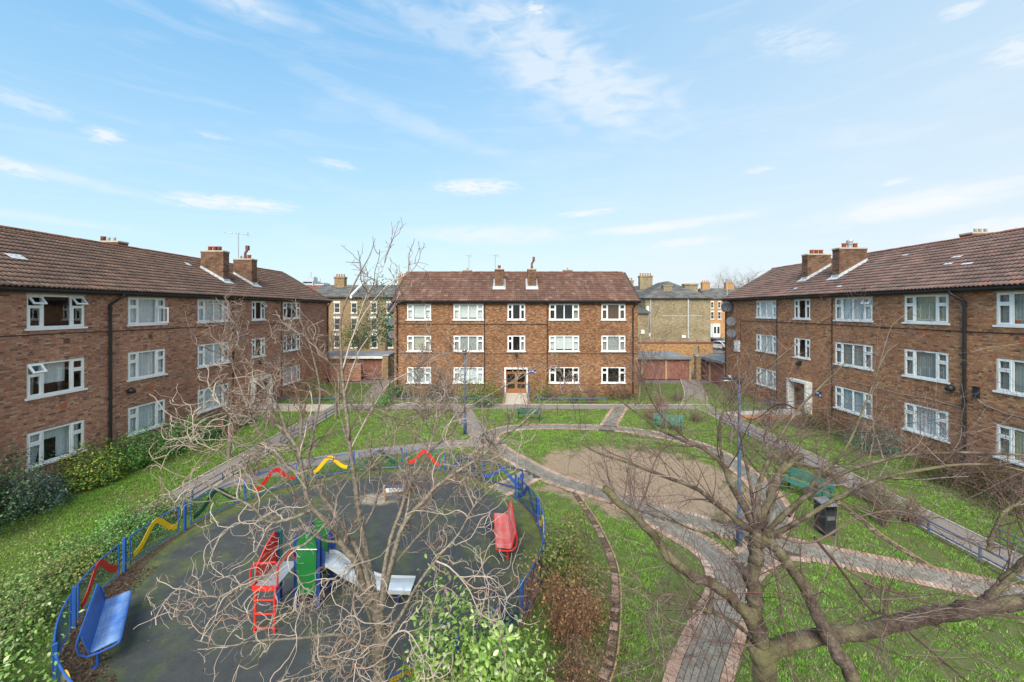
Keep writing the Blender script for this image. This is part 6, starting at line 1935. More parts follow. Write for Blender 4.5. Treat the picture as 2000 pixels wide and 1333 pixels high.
# near planting, right of the playground
shrub('spotted_laurel', 'large bright green leafy bush rising at the bottom of the view', -.55, 6.05, 1.0, .95, 2.25, 8000, .095, 'leaf_bright', 140, None, big=300, inner=.35, lump=.34, nst=20, aspect=.42)
shrub('spotted_laurel', 'smaller bright green sprig bush against the large leafy bush', -1.35, 6.45, .55, .5, 1.75, 1200, .11, 'leaf_bright', 141, None, inner=.35, lump=.45, aspect=.42)
shrub('upright_shrub', 'upright olive green bush beside the red metal bench', 1.3, 10.0, .72, .9, 1.75, 4200, .08, 'leaf_olive', 142, None, stems='twig_brown', nst=40, inner=.4, lump=.4)
twig_shrub('bare_shrub', 'stemmy yellow green bush under the upright olive bush', 1.4, 9.2, .7, 1.3, 40, 'twig_brown', 143, None, leaves=2200, leafmat_='leaf_olive', lsize=.07)
twig_shrub('rusty_shrub', 'rusty brown bush of dead flower stems by fence corner', 1.2, 8.3, .8, 1.15, 60, 'twig_red', 144, None, leaves=3200, leafmat_='leaf_rust', lsize=.06, sub=8)
twig_shrub('rusty_shrub', 'dark brown dead stems close to the large leafy bush', 1.15, 7.35, .6, .75, 46, 'twig_brown', 145, None, leaves=800, leafmat_='leaf_rust', lsize=.045)
twig_shrub('bare_shrub', 'few bare red tipped stems leaning over the fence', .25, 8.75, .35, 1.25, 9, 'twig_red', 146, None, leaves=40, leafmat_='leaf_rust', lsize=.06)

# by the paths on the far side
twig_shrub('golden_shrub', 'small golden vase shaped bush on grass past the litter bin', 11.95, 12.8, .42, 1.15, 46, 'twig_brown', 150, None, leaves=700, leafmat_='leaf_olive', lsize=.045, sub=7)
DS = 'dry brown stems along the low rail'
for i, (x_, y_, r_, h_, lb) in enumerate([(12.5, 15.6, .65, .85, 'dry straw coloured clump by rail past the golden bush'), (13.0, 14.2, .6, .8, 'dry straw coloured clump between two blue rail lengths'),
                                          (13.0, 12.9, .6, .75, 'dry straw coloured clump nearest the cherry branches'), (12.2, 17.4, .7, .8, 'thin dry clump farther along the rail')]):
    twig_shrub('dry_stems', lb, x_, y_, r_, h_, 60, 'twig_brown', 152 + i, DS, leaves=900, leafmat_='leaf_straw', lsize=.05, sub=7)
RB = 'bushes at the foot of the brown brick flats'
shrub('evergreen_bush', 'rounded blue green bush under net curtained window by drainpipe', 17.7, 19.2, 1.1, 1.3, 1.6, 2800, .08, 'leaf_grey', 160, RB, inner=.3)
shrub('berberis_bush', 'dark maroon bush below the widest ground floor window', 17.8, 22.3, 1.05, 1.5, 1.5, 2200, .075, 'leaf_maroon', 161, RB, inner=.3)
shrub('berberis_bush', 'olive bush beside the slatted entrance door', 18.0, 24.1, .75, .75, 1.25, 1200, .06, 'leaf_olive', 162, RB, inner=.3)
shrub('berberis_bush', 'low maroon bush by edge of raised ramp', 16.9, 23.7, .8, .8, .7, 900, .06, 'leaf_maroon', 163, RB)
shrub('berberis_bush', 'maroon hedge bush under the beige curtained window', 17.6, 15.7, 1.2, 1.4, 1.5, 3600, .075, 'leaf_maroon', 164, RB, inner=.3)
shrub('berberis_bush', 'dark maroon hedge bush at the edge of view', 17.5, 13.6, 1.25, 1.5, 1.5, 3600, .075, 'leaf_maroon', 165, RB, inner=.3)
shrub('evergreen_bush', 'olive green bush against brown wall behind maroon hedge', 18.4, 14.9, .55, 1.3, 1.35, 1300, .06, 'leaf_olive', 166, RB, inner=.3)
MB_ = 'bushes at the foot of the tan brick flats'
for i, (x_, y_, rx_, h_, mt, lb) in enumerate([(-8.6, 31.2, 1.0, 1.2, 'leaf_dark', 'dark round bush below the pale blue ground floor window'), (-6.3, 31.3, .8, 1.0, 'leaf_grey', 'grey green bush left of the lamp post by tan wall'),
                                               (-3.2, 31.0, 1.2, 1.4, 'leaf_mid', 'green bush between lamp post and entrance of tan flats'), (-1.9, 31.0, .6, 1.1, 'leaf_olive', 'olive bush next to entrance handrail of tan flats'),
                                               (-2.1, 28.6, .9, .75, 'leaf_dark', 'low dark bush before the low rail near the entrance'), (2.3, 31.2, .8, 1.0, 'leaf_olive', 'olive bush under sign beside tan flats entrance'),
                                               (8.3, 31.0, 1.7, 1.0, 'leaf_maroon', 'wide maroon bush under the plain window of tan flats'), (-9.5, 31.8, .5, .7, 'leaf_dark', 'tiny dark bush at corner drainpipe of tan flats'),
                                               (-9.6, 28.75, .6, .6, 'leaf_mid', 'low bush where gap path meets the low rail'), (-10.5, 37.2, .7, 1.0, 'leaf_dark', 'dark bush at the back corner of tan flats')]):
    shrub('evergreen_bush', lb.replace('left of', 'short of'), x_, y_ - .15, rx_ * 1.15, .85, h_ * 1.3, 1300, .095, mt, 170 + i, MB_, inner=.3)
FB = 'bare bushes along the far path'
for i, (x_, y_, r_, h_, mt, lb) in enumerate([(2.9, 30.2, .9, 1.0, 'twig_brown', 'bare brown bush just past the entrance ramp'), (4.6, 29.6, .8, 1.3, 'twig_brown', 'bare bush with dark stems behind the green bench lawn'),
                                              (5.9, 29.7, .8, 1.3, 'twig_red', 'bare reddish bush near the diagonal path end'), (10.6, 28.6, 1.1, .9, 'twig_red', 'low red stemmed bush by corner of tan flats'),
                                              (8.9, 25.0, 1.2, .9, 'twig_red', 'sprawling red stems on far lawn before brown garages'), (11.3, 24.6, 1.0, .9, 'twig_brown', 'bare brown bush beside far walk to the garages'),
                                              (15.2, 23.6, .8, .8, 'twig_red', 'bare low bush below the raised ramp'), (12.6, 30.4, .9, .8, 'twig_brown', 'scrubby bush at grass edge near garages'),
                                              (-4.9, 30.9, .6, 1.1, 'twig_brown', 'bare bush under net curtains of tan flats'), (-14.8, 29.9, 1.0, 1.2, 'twig_red', 'bare bush on grass by the red flats entrance')]):
    twig_shrub('bare_bush', lb, x_, y_, r_, h_, 34, mt, 190 + i, FB, leaves=160, leafmat_='leaf_olive' if i % 2 else 'leaf_maroon', lsize=.07, rstem=.018)

# ------------------------------------------------------------------ trees
def tree_from(name, label, trunk, limbs, bark, twig, spec, seed):
    """trunk and limbs: lists of (photo x, photo y, distance) with radii; twigs grown on the limbs"""
    rs = np.random.RandomState(seed)
    base = np.array(at(*trunk[0][0]))
    t = thing(name, label, 'tree', (base[0], base[1], 0))
    def res(pts, r0, r1, K):
        P = cr([at(*p) for p in pts], K) - np.array([base[0], base[1], 0])
        w_ = np.linspace(0, 1, K)
        R = r0 + (r1 - r0) * w_ ** .8
        ker = np.array([.25, .5, .25])
        wob = rs.normal(0, 1, (K, 3))
        for q in range(3):
            wob[:, q] = np.convolve(np.convolve(wob[:, q], ker, 'same'), ker, 'same')
        P[1:-1] = P[1:-1] + (wob * (R[:, None] * .34))[1:-1]
        k_ = np.ones(K)
        for q in range(max(2, K // 9)):      # knots and old branch collars
            k_ += rs.uniform(.06, .24) * np.exp(-((w_ - rs.uniform(.05, .95)) / rs.uniform(.008, .02)) ** 2)
        R = R * k_ * (1 + .04 * rs.randn(K))
        return P, R
    P, R = res(*trunk, 44)
    P[0, 2] = -.05; R[:4] *= np.array([1.45, 1.25, 1.12, 1.04])
    V, Fq = tubes(P[None], R[None], 14)
    link('trunk', np_mesh('trunk', V, Fq, M[bark], True), t)
    LP, LR = [], []
    for pts, r0, r1 in limbs:
        P, R = res(pts, r0, r1, 46)
        V, Fq = tubes(P[None], R[None], 10)
        link('limb', np_mesh('limb', V, Fq, M[bark if r0 > .016 else twig], True), t)
        LP.append(P); LR.append(R)
    LP, LR = np.array(LP), np.array(LR)
    for idx, mat_, spec_ in (spec if isinstance(spec[0], tuple) else [(range(len(LP)), twig, spec)]):
        Vs, Fs, n0 = [], [], 0
        C, RC = LP[list(idx)], LR[list(idx)]
        for lv in spec_:
            C, RC = sprout(C, RC, lv['n'], lv.get('lo', .15), 1.0, lv['len'], lv['spread'], lv['up'], rs, lv['K'], lv['curl'], lv['wob'], lv['lift'], lv.get('rmul', .6), lv['rmin'], lv.get('rtip', .4), lv.get('rmax', 1.0))
            V, Fq = tubes(C, RC, lv.get('S', 3))
            Vs.append(V); Fs.append(Fq + n0); n0 += len(V)
        link('twigs', np_mesh('twigs', np.concatenate(Vs), np.concatenate(Fs), M[mat_], True), t, kind='stuff')
    return t

D1 = 6.2
T1 = ([(742, 1474, D1), (741, 1400, D1), (742, 1333, D1), (744, 1260, D1), (738, 1195, D1), (730, 1160, D1)], .135, .085)
L1 = [
    ([(738, 1205, 6.2), (714, 1150, 6.15), (692, 1100, 6.1), (668, 1060, 6.05), (640, 1020, 6.0), (606, 985, 5.95), (592, 930, 5.95), (582, 880, 5.9), (560, 845, 5.9), (545, 800, 5.9), (520, 760, 5.8), (480, 700, 5.7)], .062, .008),
    ([(722, 1150, 6.15), (692, 1062, 6.3), (652, 1000, 6.5), (622, 950, 6.6), (602, 900, 6.7), (613, 840, 6.8), (625, 770, 6.9), (610, 690, 6.9), (588, 630, 6.8), (570, 598, 6.8)], .045, .005),
    ([(612, 995, 6), (560, 1016, 5.8), (520, 1018, 5.7), (490, 988, 5.6), (440, 965, 5.5), (400, 945, 5.5), (340, 925, 5.4), (300, 900, 5.4)], .028, .005),
    ([(736, 1200, 6.2), (722, 1120, 6.4), (707, 1040, 6.6), (695, 960, 6.7), (684, 880, 6.8), (676, 800, 6.9), (668, 720, 7), (664, 650, 7), (672, 600, 7), (700, 540, 7.1), (722, 500, 7.1), (733, 466, 7.1)], .058, .004),
    ([(742, 1200, 6.2), (764, 1110, 6.1), (789, 1030, 6.0), (830, 975, 6.0), (870, 938, 5.9), (920, 905, 5.8), (965, 870, 5.8), (1010, 835, 5.7), (1060, 790, 5.7), (1100, 765, 5.6)], .050, .005),
    ([(744, 1195, 6.25), (752, 1110, 6.5), (768, 1040, 6.6), (790, 975, 6.8), (812, 930, 6.9), (836, 885, 7), (878, 850, 7.1), (905, 805, 7.1), (960, 770, 7.2), (1010, 742, 7.2), (1060, 712, 7.3)], .042, .005),
    ([(742, 1275, 6.2), (775, 1215, 6.1), (812, 1150, 6.0), (850, 1095, 6.0), (895, 1045, 6.0), (925, 990, 6.0), (960, 955, 6.1), (1000, 920, 6.2)], .032, .005),
    ([(735, 1290, 6.2), (700, 1258, 6.0), (660, 1240, 5.8), (610, 1245, 5.7), (560, 1248, 5.6), (500, 1252, 5.5), (440, 1262, 5.4), (380, 1250, 5.4)], .030, .005),
    ([(733, 1250, 6.2), (716, 1190, 5.9), (690, 1155, 5.8), (650, 1132, 5.6), (610, 1150, 5.5), (580, 1190, 5.4), (540, 1205, 5.4)], .024, .004),
    ([(744, 1290, 6.2), (760, 1250, 5.9), (790, 1232, 5.8), (815, 1260, 5.7), (828, 1300, 5.6), (815, 1340, 5.6)], .016, .004),
    ([(668, 725, 7), (690, 655, 7.1), (720, 600, 7.2), (760, 555, 7.3), (795, 535, 7.4), (806, 505, 7.4)], .016, .003),
    ([(672, 770, 6.95), (700, 690, 7.1), (735, 640, 7.3), (770, 600, 7.4), (800, 560, 7.4)], .014, .003),
    ([(690, 655, 7.1), (715, 580, 7.15), (745, 530, 7.2), (762, 482, 7.2)], .010, .003),
    ([(684, 880, 6.8), (662, 800, 6.85), (660, 730, 6.9), (625, 690, 6.9), (600, 640, 6.9)], .018, .004),
    ([(560, 845, 5.9), (510, 812, 5.8), (470, 830, 5.7), (440, 800, 5.7), (410, 770, 5.7)], .018, .004),
    ([(582, 880, 5.9), (545, 870, 5.7), (500, 880, 5.6), (450, 862, 5.5), (420, 885, 5.5), (385, 880, 5.5)], .020, .004),
    ([(640, 1020, 6), (600, 1060, 5.7), (560, 1078, 5.6), (530, 1120, 5.5), (490, 1130, 5.4), (450, 1160, 5.4), (400, 1170, 5.4)], .020, .004),
    ([(836, 885, 7), (850, 830, 7.2), (860, 770, 7.3), (900, 730, 7.4)], .016, .004),
    ([(789, 1030, 6), (800, 960, 6.3), (795, 900, 6.5), (825, 840, 6.6), (850, 800, 6.7)], .020, .004),
    ([(700, 1050, 6.6), (735, 980, 6.9), (745, 900, 7.2), (760, 840, 7.3), (790, 790, 7.4)], .020, .004),
    ([(735, 1300, 6.2), (712, 1300, 5.9), (660, 1300, 5.6), (600, 1320, 5.5), (540, 1330, 5.4)], .022, .005),
    ([(925, 990, 6), (905, 930, 6.1), (930, 880, 6.2), (985, 860, 6.2)], .012, .003),
    ([(850, 1095, 6), (880, 1110, 5.9), (915, 1150, 5.8), (940, 1200, 5.8), (985, 1220, 5.8)], .014, .004),
    ([(700, 1110, 6.1), (690, 1180, 5.8), (705, 1240, 5.7), (690, 1300, 5.6), (720, 1340, 5.6)], .016, .004),
    ([(592, 930, 5.95), (545, 895, 6.2), (505, 840, 6.4), (474, 770, 6.6), (452, 700, 6.7), (462, 640, 6.8)], .022, .005),
    ([(622, 950, 6.6), (568, 872, 7.0), (532, 795, 7.3), (540, 715, 7.5), (565, 655, 7.6)], .022, .005),
    ([(764, 1110, 6.1), (805, 1060, 6.4), (850, 1012, 6.6), (885, 965, 6.8), (930, 925, 6.9), (990, 905, 7.0)], .020, .005),
    ([(668, 1060, 6.05), (622, 1050, 6.3), (570, 1000, 6.5), (520, 955, 6.7), (470, 925, 6.8), (430, 880, 6.9)], .022, .005),
    ([(684, 880, 6.8), (720, 810, 7.0), (760, 750, 7.2), (815, 720, 7.3), (860, 690, 7.4)], .016, .004),
]
low = [2, 6, 7, 8, 9, 14, 15, 16, 20, 21, 22, 23, 27]
high = [3, 10, 11, 12, 13, 1]
upp = [k for k in range(len(L1)) if k not in low + high]
tree_from('twisted_willow', 'leafless twisted willow with pale curling twigs over the playground', T1, L1, 'bark_willow', 'twig_willow', [
    (low, 'twig_willow', [
        dict(n=9, lo=.15, len=(.5, 1.45), spread=.85, up=.04, K=18, curl=.17, wob=.24, lift=.01, rmax=.016, rmul=.55, rmin=.0105, rtip=.35, S=5),
        dict(n=4, lo=.1, len=(.25, .75), spread=.85, up=-.06, K=11, curl=.25, wob=.28, lift=-.01, rmul=.62, rmin=.0070, rtip=.4, S=4),
        dict(n=2, lo=.15, len=(.10, .4), spread=.85, up=.0, K=8, curl=.3, wob=.30, lift=.01, rmul=.65, rmin=.0042, rtip=.5, S=3)]),
    (high, 'twig_upper', [
        dict(n=6, lo=.2, len=(.3, 1.0), spread=.62, up=.30, K=12, curl=.09, wob=.17, lift=.06, rmul=.55, rmin=.0095, rtip=.4, S=5),
        dict(n=4, lo=.1, len=(.15, .45), spread=.65, up=.2, K=9, curl=.14, wob=.2, lift=.05, rmul=.65, rmin=.0070, rtip=.5, S=4),
        dict(n=1, lo=.15, len=(.06, .2), spread=.7, up=.2, K=6, curl=.15, wob=.22, lift=.04, rmul=.65, rmin=.0055, rtip=.6, S=3)]),
    (upp, 'twig_upper', [
        dict(n=15, lo=.15, len=(.35, 1.1), spread=.85, up=.2, K=13, curl=.15, wob=.24, lift=.07, rmul=.55, rmin=.0095, rtip=.35, S=5),
        dict(n=7, lo=.1, len=(.14, .5), spread=.75, up=.22, K=9, curl=.18, wob=.28, lift=.06, rmul=.65, rmin=.0065, rtip=.45, S=4),
        dict(n=3, lo=.15, len=(.08, .3), spread=.7, up=.2, K=6, curl=.15, wob=.22, lift=.04, rmul=.65, rmin=.0048, rtip=.55, S=3)])], 301)

T2 = ([(1475, 1620, 4.6), (1485, 1500, 4.6), (1495, 1400, 4.6), (1497, 1333, 4.6), (1490, 1290, 4.6), (1482, 1250, 4.6)], .155, .112)
L2 = [
    ([(1488, 1278, 4.6), (1479, 1235, 4.6), (1473, 1180, 4.6), (1468, 1120, 4.62), (1470, 1075, 4.62), (1484, 1042, 4.62)], .092, .072),
    ([(1490, 1270, 4.6), (1462, 1210, 4.55), (1430, 1172, 4.5), (1395, 1142, 4.45), (1350, 1122, 4.4), (1310, 1090, 4.4), (1280, 1050, 4.4), (1250, 1016, 4.4), (1212, 985, 4.4), (1178, 955, 4.4)], .072, .038),
    ([(1495, 1280, 4.6), (1530, 1262, 4.5), (1570, 1245, 4.45), (1640, 1240, 4.4), (1700, 1232, 4.35), (1760, 1220, 4.3), (1830, 1200, 4.3), (1900, 1186, 4.25), (2000, 1180, 4.2), (2100, 1165, 4.2)], .092, .066),
    ([(1690, 1420, 4.0), (1668, 1333, 4.1), (1640, 1280, 4.2), (1603, 1220, 4.3), (1577, 1162, 4.4), (1543, 1104, 4.5), (1510, 1066, 4.55), (1486, 1048, 4.6)], .078, .052),
    ([(1920, 1180, 4.25), (1950, 1152, 4.2), (1975, 1120, 4.2), (2010, 1090, 4.1), (2060, 1060, 4.1)], .045, .030),
    ([(1482, 1045, 4.62), (1440, 1018, 4.6), (1402, 986, 4.6), (1372, 962, 4.55), (1340, 946, 4.5), (1282, 925, 4.5), (1222, 903, 4.5), (1165, 884, 4.5), (1130, 862, 4.5)], .042, .005),
    ([(1480, 1040, 4.62), (1430, 950, 4.9), (1412, 908, 5.1), (1380, 880, 5.3), (1350, 866, 5.4), (1300, 846, 5.5), (1250, 812, 5.6), (1200, 775, 5.7)], .052, .005),
    ([(1484, 1032, 4.62), (1480, 960, 4.8), (1500, 900, 5.0), (1522, 858, 5.1), (1560, 800, 5.2), (1600, 758, 5.3), (1642, 718, 5.4), (1660, 690, 5.4)], .034, .004),
    ([(1490, 1045, 4.6), (1530, 1008, 4.5), (1580, 964, 4.4), (1640, 928, 4.3), (1720, 900, 4.25), (1790, 888, 4.2), (1900, 885, 4.1), (2010, 890, 4.05), (2080, 896, 4.0)], .030, .009),
    ([(1492, 1050, 4.6), (1560, 1018, 4.4), (1640, 970, 4.3), (1700, 942, 4.2), (1780, 922, 4.1), (1880, 908, 4.0), (1960, 912, 3.95), (2040, 930, 3.9)], .030, .007),
    ([(1478, 1035, 4.62), (1468, 960, 4.7), (1452, 880, 4.9), (1442, 810, 5.1), (1450, 740, 5.2)], .026, .004),
    ([(1486, 1035, 4.62), (1500, 985, 4.9), (1520, 930, 5.2), (1545, 902, 5.4), (1565, 890, 5.5)], .058, .040),
    ([(1545, 902, 5.4), (1600, 915, 5.4), (1660, 905, 5.4), (1720, 860, 5.4)], .020, .005),
    ([(1480, 1258, 4.6), (1440, 1222, 4.5), (1400, 1200, 4.4), (1340, 1184, 4.3), (1282, 1170, 4.3), (1240, 1128, 4.3), (1200, 1090, 4.3), (1140, 1042, 4.3)], .024, .005),
    ([(1380, 1200, 4.4), (1330, 1165, 4.35), (1285, 1170, 4.3), (1270, 1230, 4.25), (1280, 1300, 4.2), (1290, 1360, 4.2)], .012, .004),
    ([(1395, 1142, 4.45), (1388, 1170, 4.4), (1382, 1196, 4.38)], .024, .018),
    ([(1480, 1262, 4.6), (1420, 1256, 4.4), (1360, 1246, 4.3), (1330, 1240, 4.2)], .014, .005),
    ([(1240, 1010, 4.4), (1262, 960, 4.6), (1278, 905, 4.8), (1300, 860, 4.9), (1296, 820, 5.0)], .014, .004),
    ([(1440, 1085, 4.62), (1400, 1045, 4.6), (1380, 1040, 4.55), (1340, 1030, 4.5), (1300, 1005, 4.5), (1260, 985, 4.5)], .020, .006),
    ([(1500, 1060, 4.6), (1515, 1120, 4.4), (1530, 1210, 4.2), (1545, 1290, 4.1), (1560, 1360, 4.0)], .012, .005),
    ([(1590, 1050, 4.4), (1640, 1110, 4.3), (1700, 1190, 4.2), (1740, 1206, 4.1), (1840, 1290, 4.0), (1900, 1340, 3.9)], .016, .008),
    ([(1650, 1110, 4.3), (1690, 1135, 4.25), (1735, 1195, 4.2), (1720, 1250, 4.1), (1700, 1340, 4.0)], .014, .006),
    ([(1690, 1140, 4.2), (1760, 1160, 4.15), (1860, 1190, 4.1), (1960, 1203, 4.0), (2060, 1215, 3.9)], .014, .010),
    ([(1500, 1040, 4.62), (1580, 1060, 4.4), (1680, 1010, 4.4), (1760, 1000, 4.4), (1850, 1040, 4.4), (1960, 1090, 4.4)], .016, .005),
    ([(1540, 1008, 4.5), (1600, 930, 4.8), (1650, 880, 5.0), (1690, 790, 5.1), (1725, 700, 5.2), (1752, 672, 5.2)], .022, .005),
    ([(1412, 908, 5.1), (1405, 840, 5.3), (1420, 790, 5.5), (1470, 745, 5.6), (1520, 700, 5.7), (1570, 660, 5.8)], .020, .004),
    ([(1350, 866, 5.4), (1290, 810, 5.6), (1262, 760, 5.7), (1240, 700, 5.8)], .014, .004),
    ([(1560, 800, 5.2), (1520, 790, 5.4), (1470, 820, 5.6), (1430, 800, 5.7)], .012, .004),
    ([(1930, 1075, 4.2), (1955, 1010, 4.2), (1985, 985, 4.2), (2040, 950, 4.2)], .022, .012),
]
tree_from('cherry_tree', 'leafless cherry tree with lichened spreading limbs and fine reddish twigs', T2, L2, 'bark_cherry', 'twig_cherry', [
    dict(n=17, lo=.18, len=(.35, 1.35), spread=.75, up=.16, K=9, curl=.05, wob=.11, lift=.012, rmul=.34, rmin=.0036, rtip=.35, rmax=.0085, S=5),
    dict(n=5, lo=.12, len=(.18, .65), spread=.75, up=.12, K=7, curl=.05, wob=.13, lift=.01, rmul=.55, rmin=.0023, rtip=.45, S=4),
    dict(n=3, lo=.15, len=(.06, .28), spread=.8, up=.08, K=4, curl=.05, wob=.15, lift=.0, rmul=.65, rmin=.0018, rtip=.5, S=3)], 302)

def bare_tree(name, label, x, y, h, spread, seed, bark='bark_willow', twig='twig_red', group=None, nl=9, trunk=.10, ht=.3, dense=1.0, up=.5):
    rs = np.random.RandomState(seed)
    t = thing(name, label, 'tree', (x, y, 0), 0, group)
    K = 12
    T = np.zeros((1, K, 3)); T[0, :, 2] = np.linspace(-.05, h * .62, K); T[0, :, :2] = np.cumsum(rs.normal(0, .025 * h / 4, (K, 2)), 0)
    R = np.linspace(trunk, trunk * .35, K)[None]
    L, LR = sprout(T, R, nl, ht, 1, (h * .35, h * .6), .6, up, rs, 10, .05, .10, .05, .55, .012, .3)
    C, RC = sprout(L, LR, int(9 * dense), .2, 1, (h * .10, h * .28), .7, .2, rs, 7, .06, .14, .02, .5, .006, .4)
    C2, RC2 = sprout(C, RC, 5, .1, 1, (h * .04, h * .14), .8, .1, rs, 5, .06, .16, .0, .6, .004, .5)
    L[:, :, :2] *= spread; C[:, :, :2] *= spread; C2[:, :, :2] *= spread
    V, Fq = tubes(T, R, 8); link('trunk', np_mesh('trunk', V, Fq, M[bark], True), t)
    V, Fq = tubes(L, LR, 6); V2, F2 = tubes(C, RC, 3); V3, F3 = tubes(C2, RC2, 3)
    link('twigs', np_mesh('twigs', np.concatenate([V, V2, V3]), np.concatenate([Fq, F2 + len(V), F3 + len(V) + len(V2)]), M[twig], True), t, kind='stuff')
    return t
bare_tree('bare_tree', 'small bare reddish tree between the willow crown and red flats entrance', -10.7, 20.0, 4.4, 1.0, 311)
bare_tree('bare_tree', 'slim bare tree by asphalt path before the wide net curtained window', -13.4, 18.6, 3.9, .8, 312)
bare_tree('bare_tree', 'bare tree on grass near the far end of red brick flats', -11.4, 25.2, 4.6, .9, 313)
bare_tree('bare_tree', 'bare tree standing in the gap by red garages', -13.6, 31.0, 5.0, .8, 314, twig='twig_brown')
bare_tree('bare_tree', 'tall bare tree behind the red garages before the terrace', -17.5, 45, 7.6, .95, 319, twig='twig_brown', trunk=.14, dense=1.5)
bare_tree('bare_tree', 'lean bare tree crossing the terrace windows near red flats', -21.5, 47, 7.0, .9, 320, twig='twig_brown', trunk=.13, dense=1.3)
bare_tree('bare_tree', 'bushy bare tree at the corner of the tan flats near garages', 9.6, 30.2, 3.6, 1.0, 315, twig='twig_brown', dense=1.3)
bare_tree('bare_tree', 'small leafless tree by lamp post at foot of tan flats', -6.9, 28.7, 2.6, .9, 316, twig='twig_brown', trunk=.05)
bare_tree('bare_tree', 'small leafless tree on the lawn beyond the bare earth', 11.3, 20.6, 3.3, 1.0, 317, twig='twig_cherry', trunk=.06)
bare_tree('bare_tree', 'low bare tree before the raised ramp with tangled twigs', 12.2, 18.9, 2.8, 1.3, 318, twig='twig_cherry', trunk=.06, dense=1.4)

def leafy_tree(name, label, x, y, h, r, n, size, mat, seed, group=None):
    rs = np.random.RandomState(seed)
    t = thing(name, label, 'tree', (x, y, 0), 0, group)
    b = MB(); b.tube([(0, 0, -.1), (.1, 0, h * .3), (0, .1, h * .7)], [.22, .17, .08], 8); b.build('trunk', M['bark_willow'], t)
    P, Nn = blob_points(n, r, r, h * .75, rs, inner=.4, lump=.4); P[:, 2] += h * .25
    V, Fq = leaf_verts(P, Nn, size, rs, .7)
    link('foliage', np_mesh('foliage', V, Fq, M[mat]), t, kind='stuff')
leafy_tree('ivy_tree', 'dark ivy clad tree before the yellow terrace by dishes', -16.6, 51, 8.2, 2.6, 2600, .26, 'leaf_dark', 321)
leafy_tree('ivy_tree', 'smaller green tree in front of the yellow terrace', -21.0, 53, 5.8, 2.0, 1500, .24, 'leaf_olive', 322)
FT = 'far bare trees on the skyline'
for i, (x_, y_, h_, lb) in enumerate([(62, 130, 15.5, 'bare skyline tree just clear of the stock brick house'), (69, 132, 18.5, 'broad bare skyline tree near the gable of brown flats'), (75, 128, 19.5, 'tallest bare skyline tree by the brown flats gable'),
                                     (80, 135, 18.5, 'bare skyline tree closest to brown flats roof'), (56, 138, 13.5, 'lower bare skyline tree behind stock brick house roof'), (49, 140, 12.6, 'faint low bare tree above the stock brick house')]):
    bare_tree('skyline_tree', lb, x_, y_, h_, 1.25, 330 + i, twig='twig_brown', group=FT, nl=12, trunk=.4, dense=1.5, up=.3)
# far wooded ground under those trees
rs = np.random.RandomState(340)
n = 5000
P = np.stack([rs.uniform(30, 120, n), rs.uniform(138, 150, n), np.abs(rs.normal(0, 3.6, n)) + 1], 1)
V, Fq = leaf_verts(P, norm(rs.randn(n, 3)), .9, rs, .8)
props(link('undergrowth', np_mesh('undergrowth', V, Fq, M['leaf_maroon'])), 'brown wooded rise beyond the houses', 'woodland', None, 'stuff')

# ------------------------------------------------------------------ grass, litter
rs = np.random.RandomState(400)
n = 360000
Y = 5.6 + 26.6 * rs.uniform(size=n) ** 1.75
X = rs.uniform(-17.6, 18.7, n)
Pxy = np.stack([X, Y], 1)
px, py = to_px(np.stack([X, Y, np.zeros(n)], 1))
k = (px > -60) & (px < 2060) & (py < 1400)
Pxy = Pxy[k]
def keep_out(P):
    k = np.linalg.norm(P - PC, axis=1) > 5.86
    for q, w_, cl in [(RING, hw + .04, True), (P_FRONT, hw + .04, False), (P_RIGHT, hw + .04, False), (P_LINK, hw, False), (P_DIAG, hw, False), (P_GATE, hw, False), (P_DIAGL, .66, False), (P_ROUND, .6, False),
                      (P_LEFT, .66, False), (P_RWALK, .66, False), (P_FAR, .68, False), (EDGE1, .14, False), (EDGE2, .12, False)]:
        k &= dist_poly(P, q[::4] if len(q) > 30 else q, cl) > w_
    k &= ~((np.abs(P[:, 0] - .17) < .95) & (P[:, 1] > 28.9))
    k &= ~((P[:, 0] > 14.2) & (np.abs(P[:, 1] - 26.0) < 1.0)) & ~((P[:, 0] < -13.1) & (np.abs(P[:, 1] - 27.9) < .9))
    return k
Pxy = Pxy[keep_out(Pxy)]
cx_, cy_, ax_, ay_, ro = EARTH
dx, dy = Pxy[:, 0] - cx_, Pxy[:, 1] - cy_
u = (dx * math.cos(ro) + dy * math.sin(ro)) / ax_; v = (-dx * math.sin(ro) + dy * math.cos(ro)) / ay_
e = np.hypot(u, v) + .12 * np.sin(Pxy[:, 0] * 2.1) * np.cos(Pxy[:, 1] * 1.7)
dens = np.clip((e - .86) * 5, .015, 1)
# thin, muddy turf in the near lawns, tufts between
K3 = rs.randn(8, 2) * 2.4; p3 = rs.uniform(0, 6.3, 8)
clump = np.sin(Pxy @ K3.T + p3).sum(1) / 2.0
K4 = rs.randn(8, 2) * 9; clump2 = np.sin(Pxy @ K4.T + p3).sum(1) / 2.0
near = np.clip((13.5 - Pxy[:, 1]) / 4, 0, 1) * (Pxy[:, 0] > .9)
dens *= np.clip(1 - near * .8 * np.clip(.35 - clump * .5 - clump2 * .5, 0, 1), .05, 1)
dens *= np.where(Pxy[:, 0] > -11, np.clip(.75 + clump * .55 + clump2 * .75, .03, 1), 1)
dens *= 1 - near * np.clip(.62 - clump2 * .55 - clump * .2, 0, .93)
dens *= np.where((Pxy[:, 0] < 1.8) & (Pxy[:, 0] > .3) & (Pxy[:, 1] < 9.2), .25, 1)
Pxy = Pxy[rs.uniform(size=len(Pxy)) < dens]
n = len(Pxy)
hgt = rs.uniform(.025, .065, n) * (1 + .25 * np.clip(np.sin(Pxy @ K3.T + p3).sum(1) / 2.0, -1, 1))
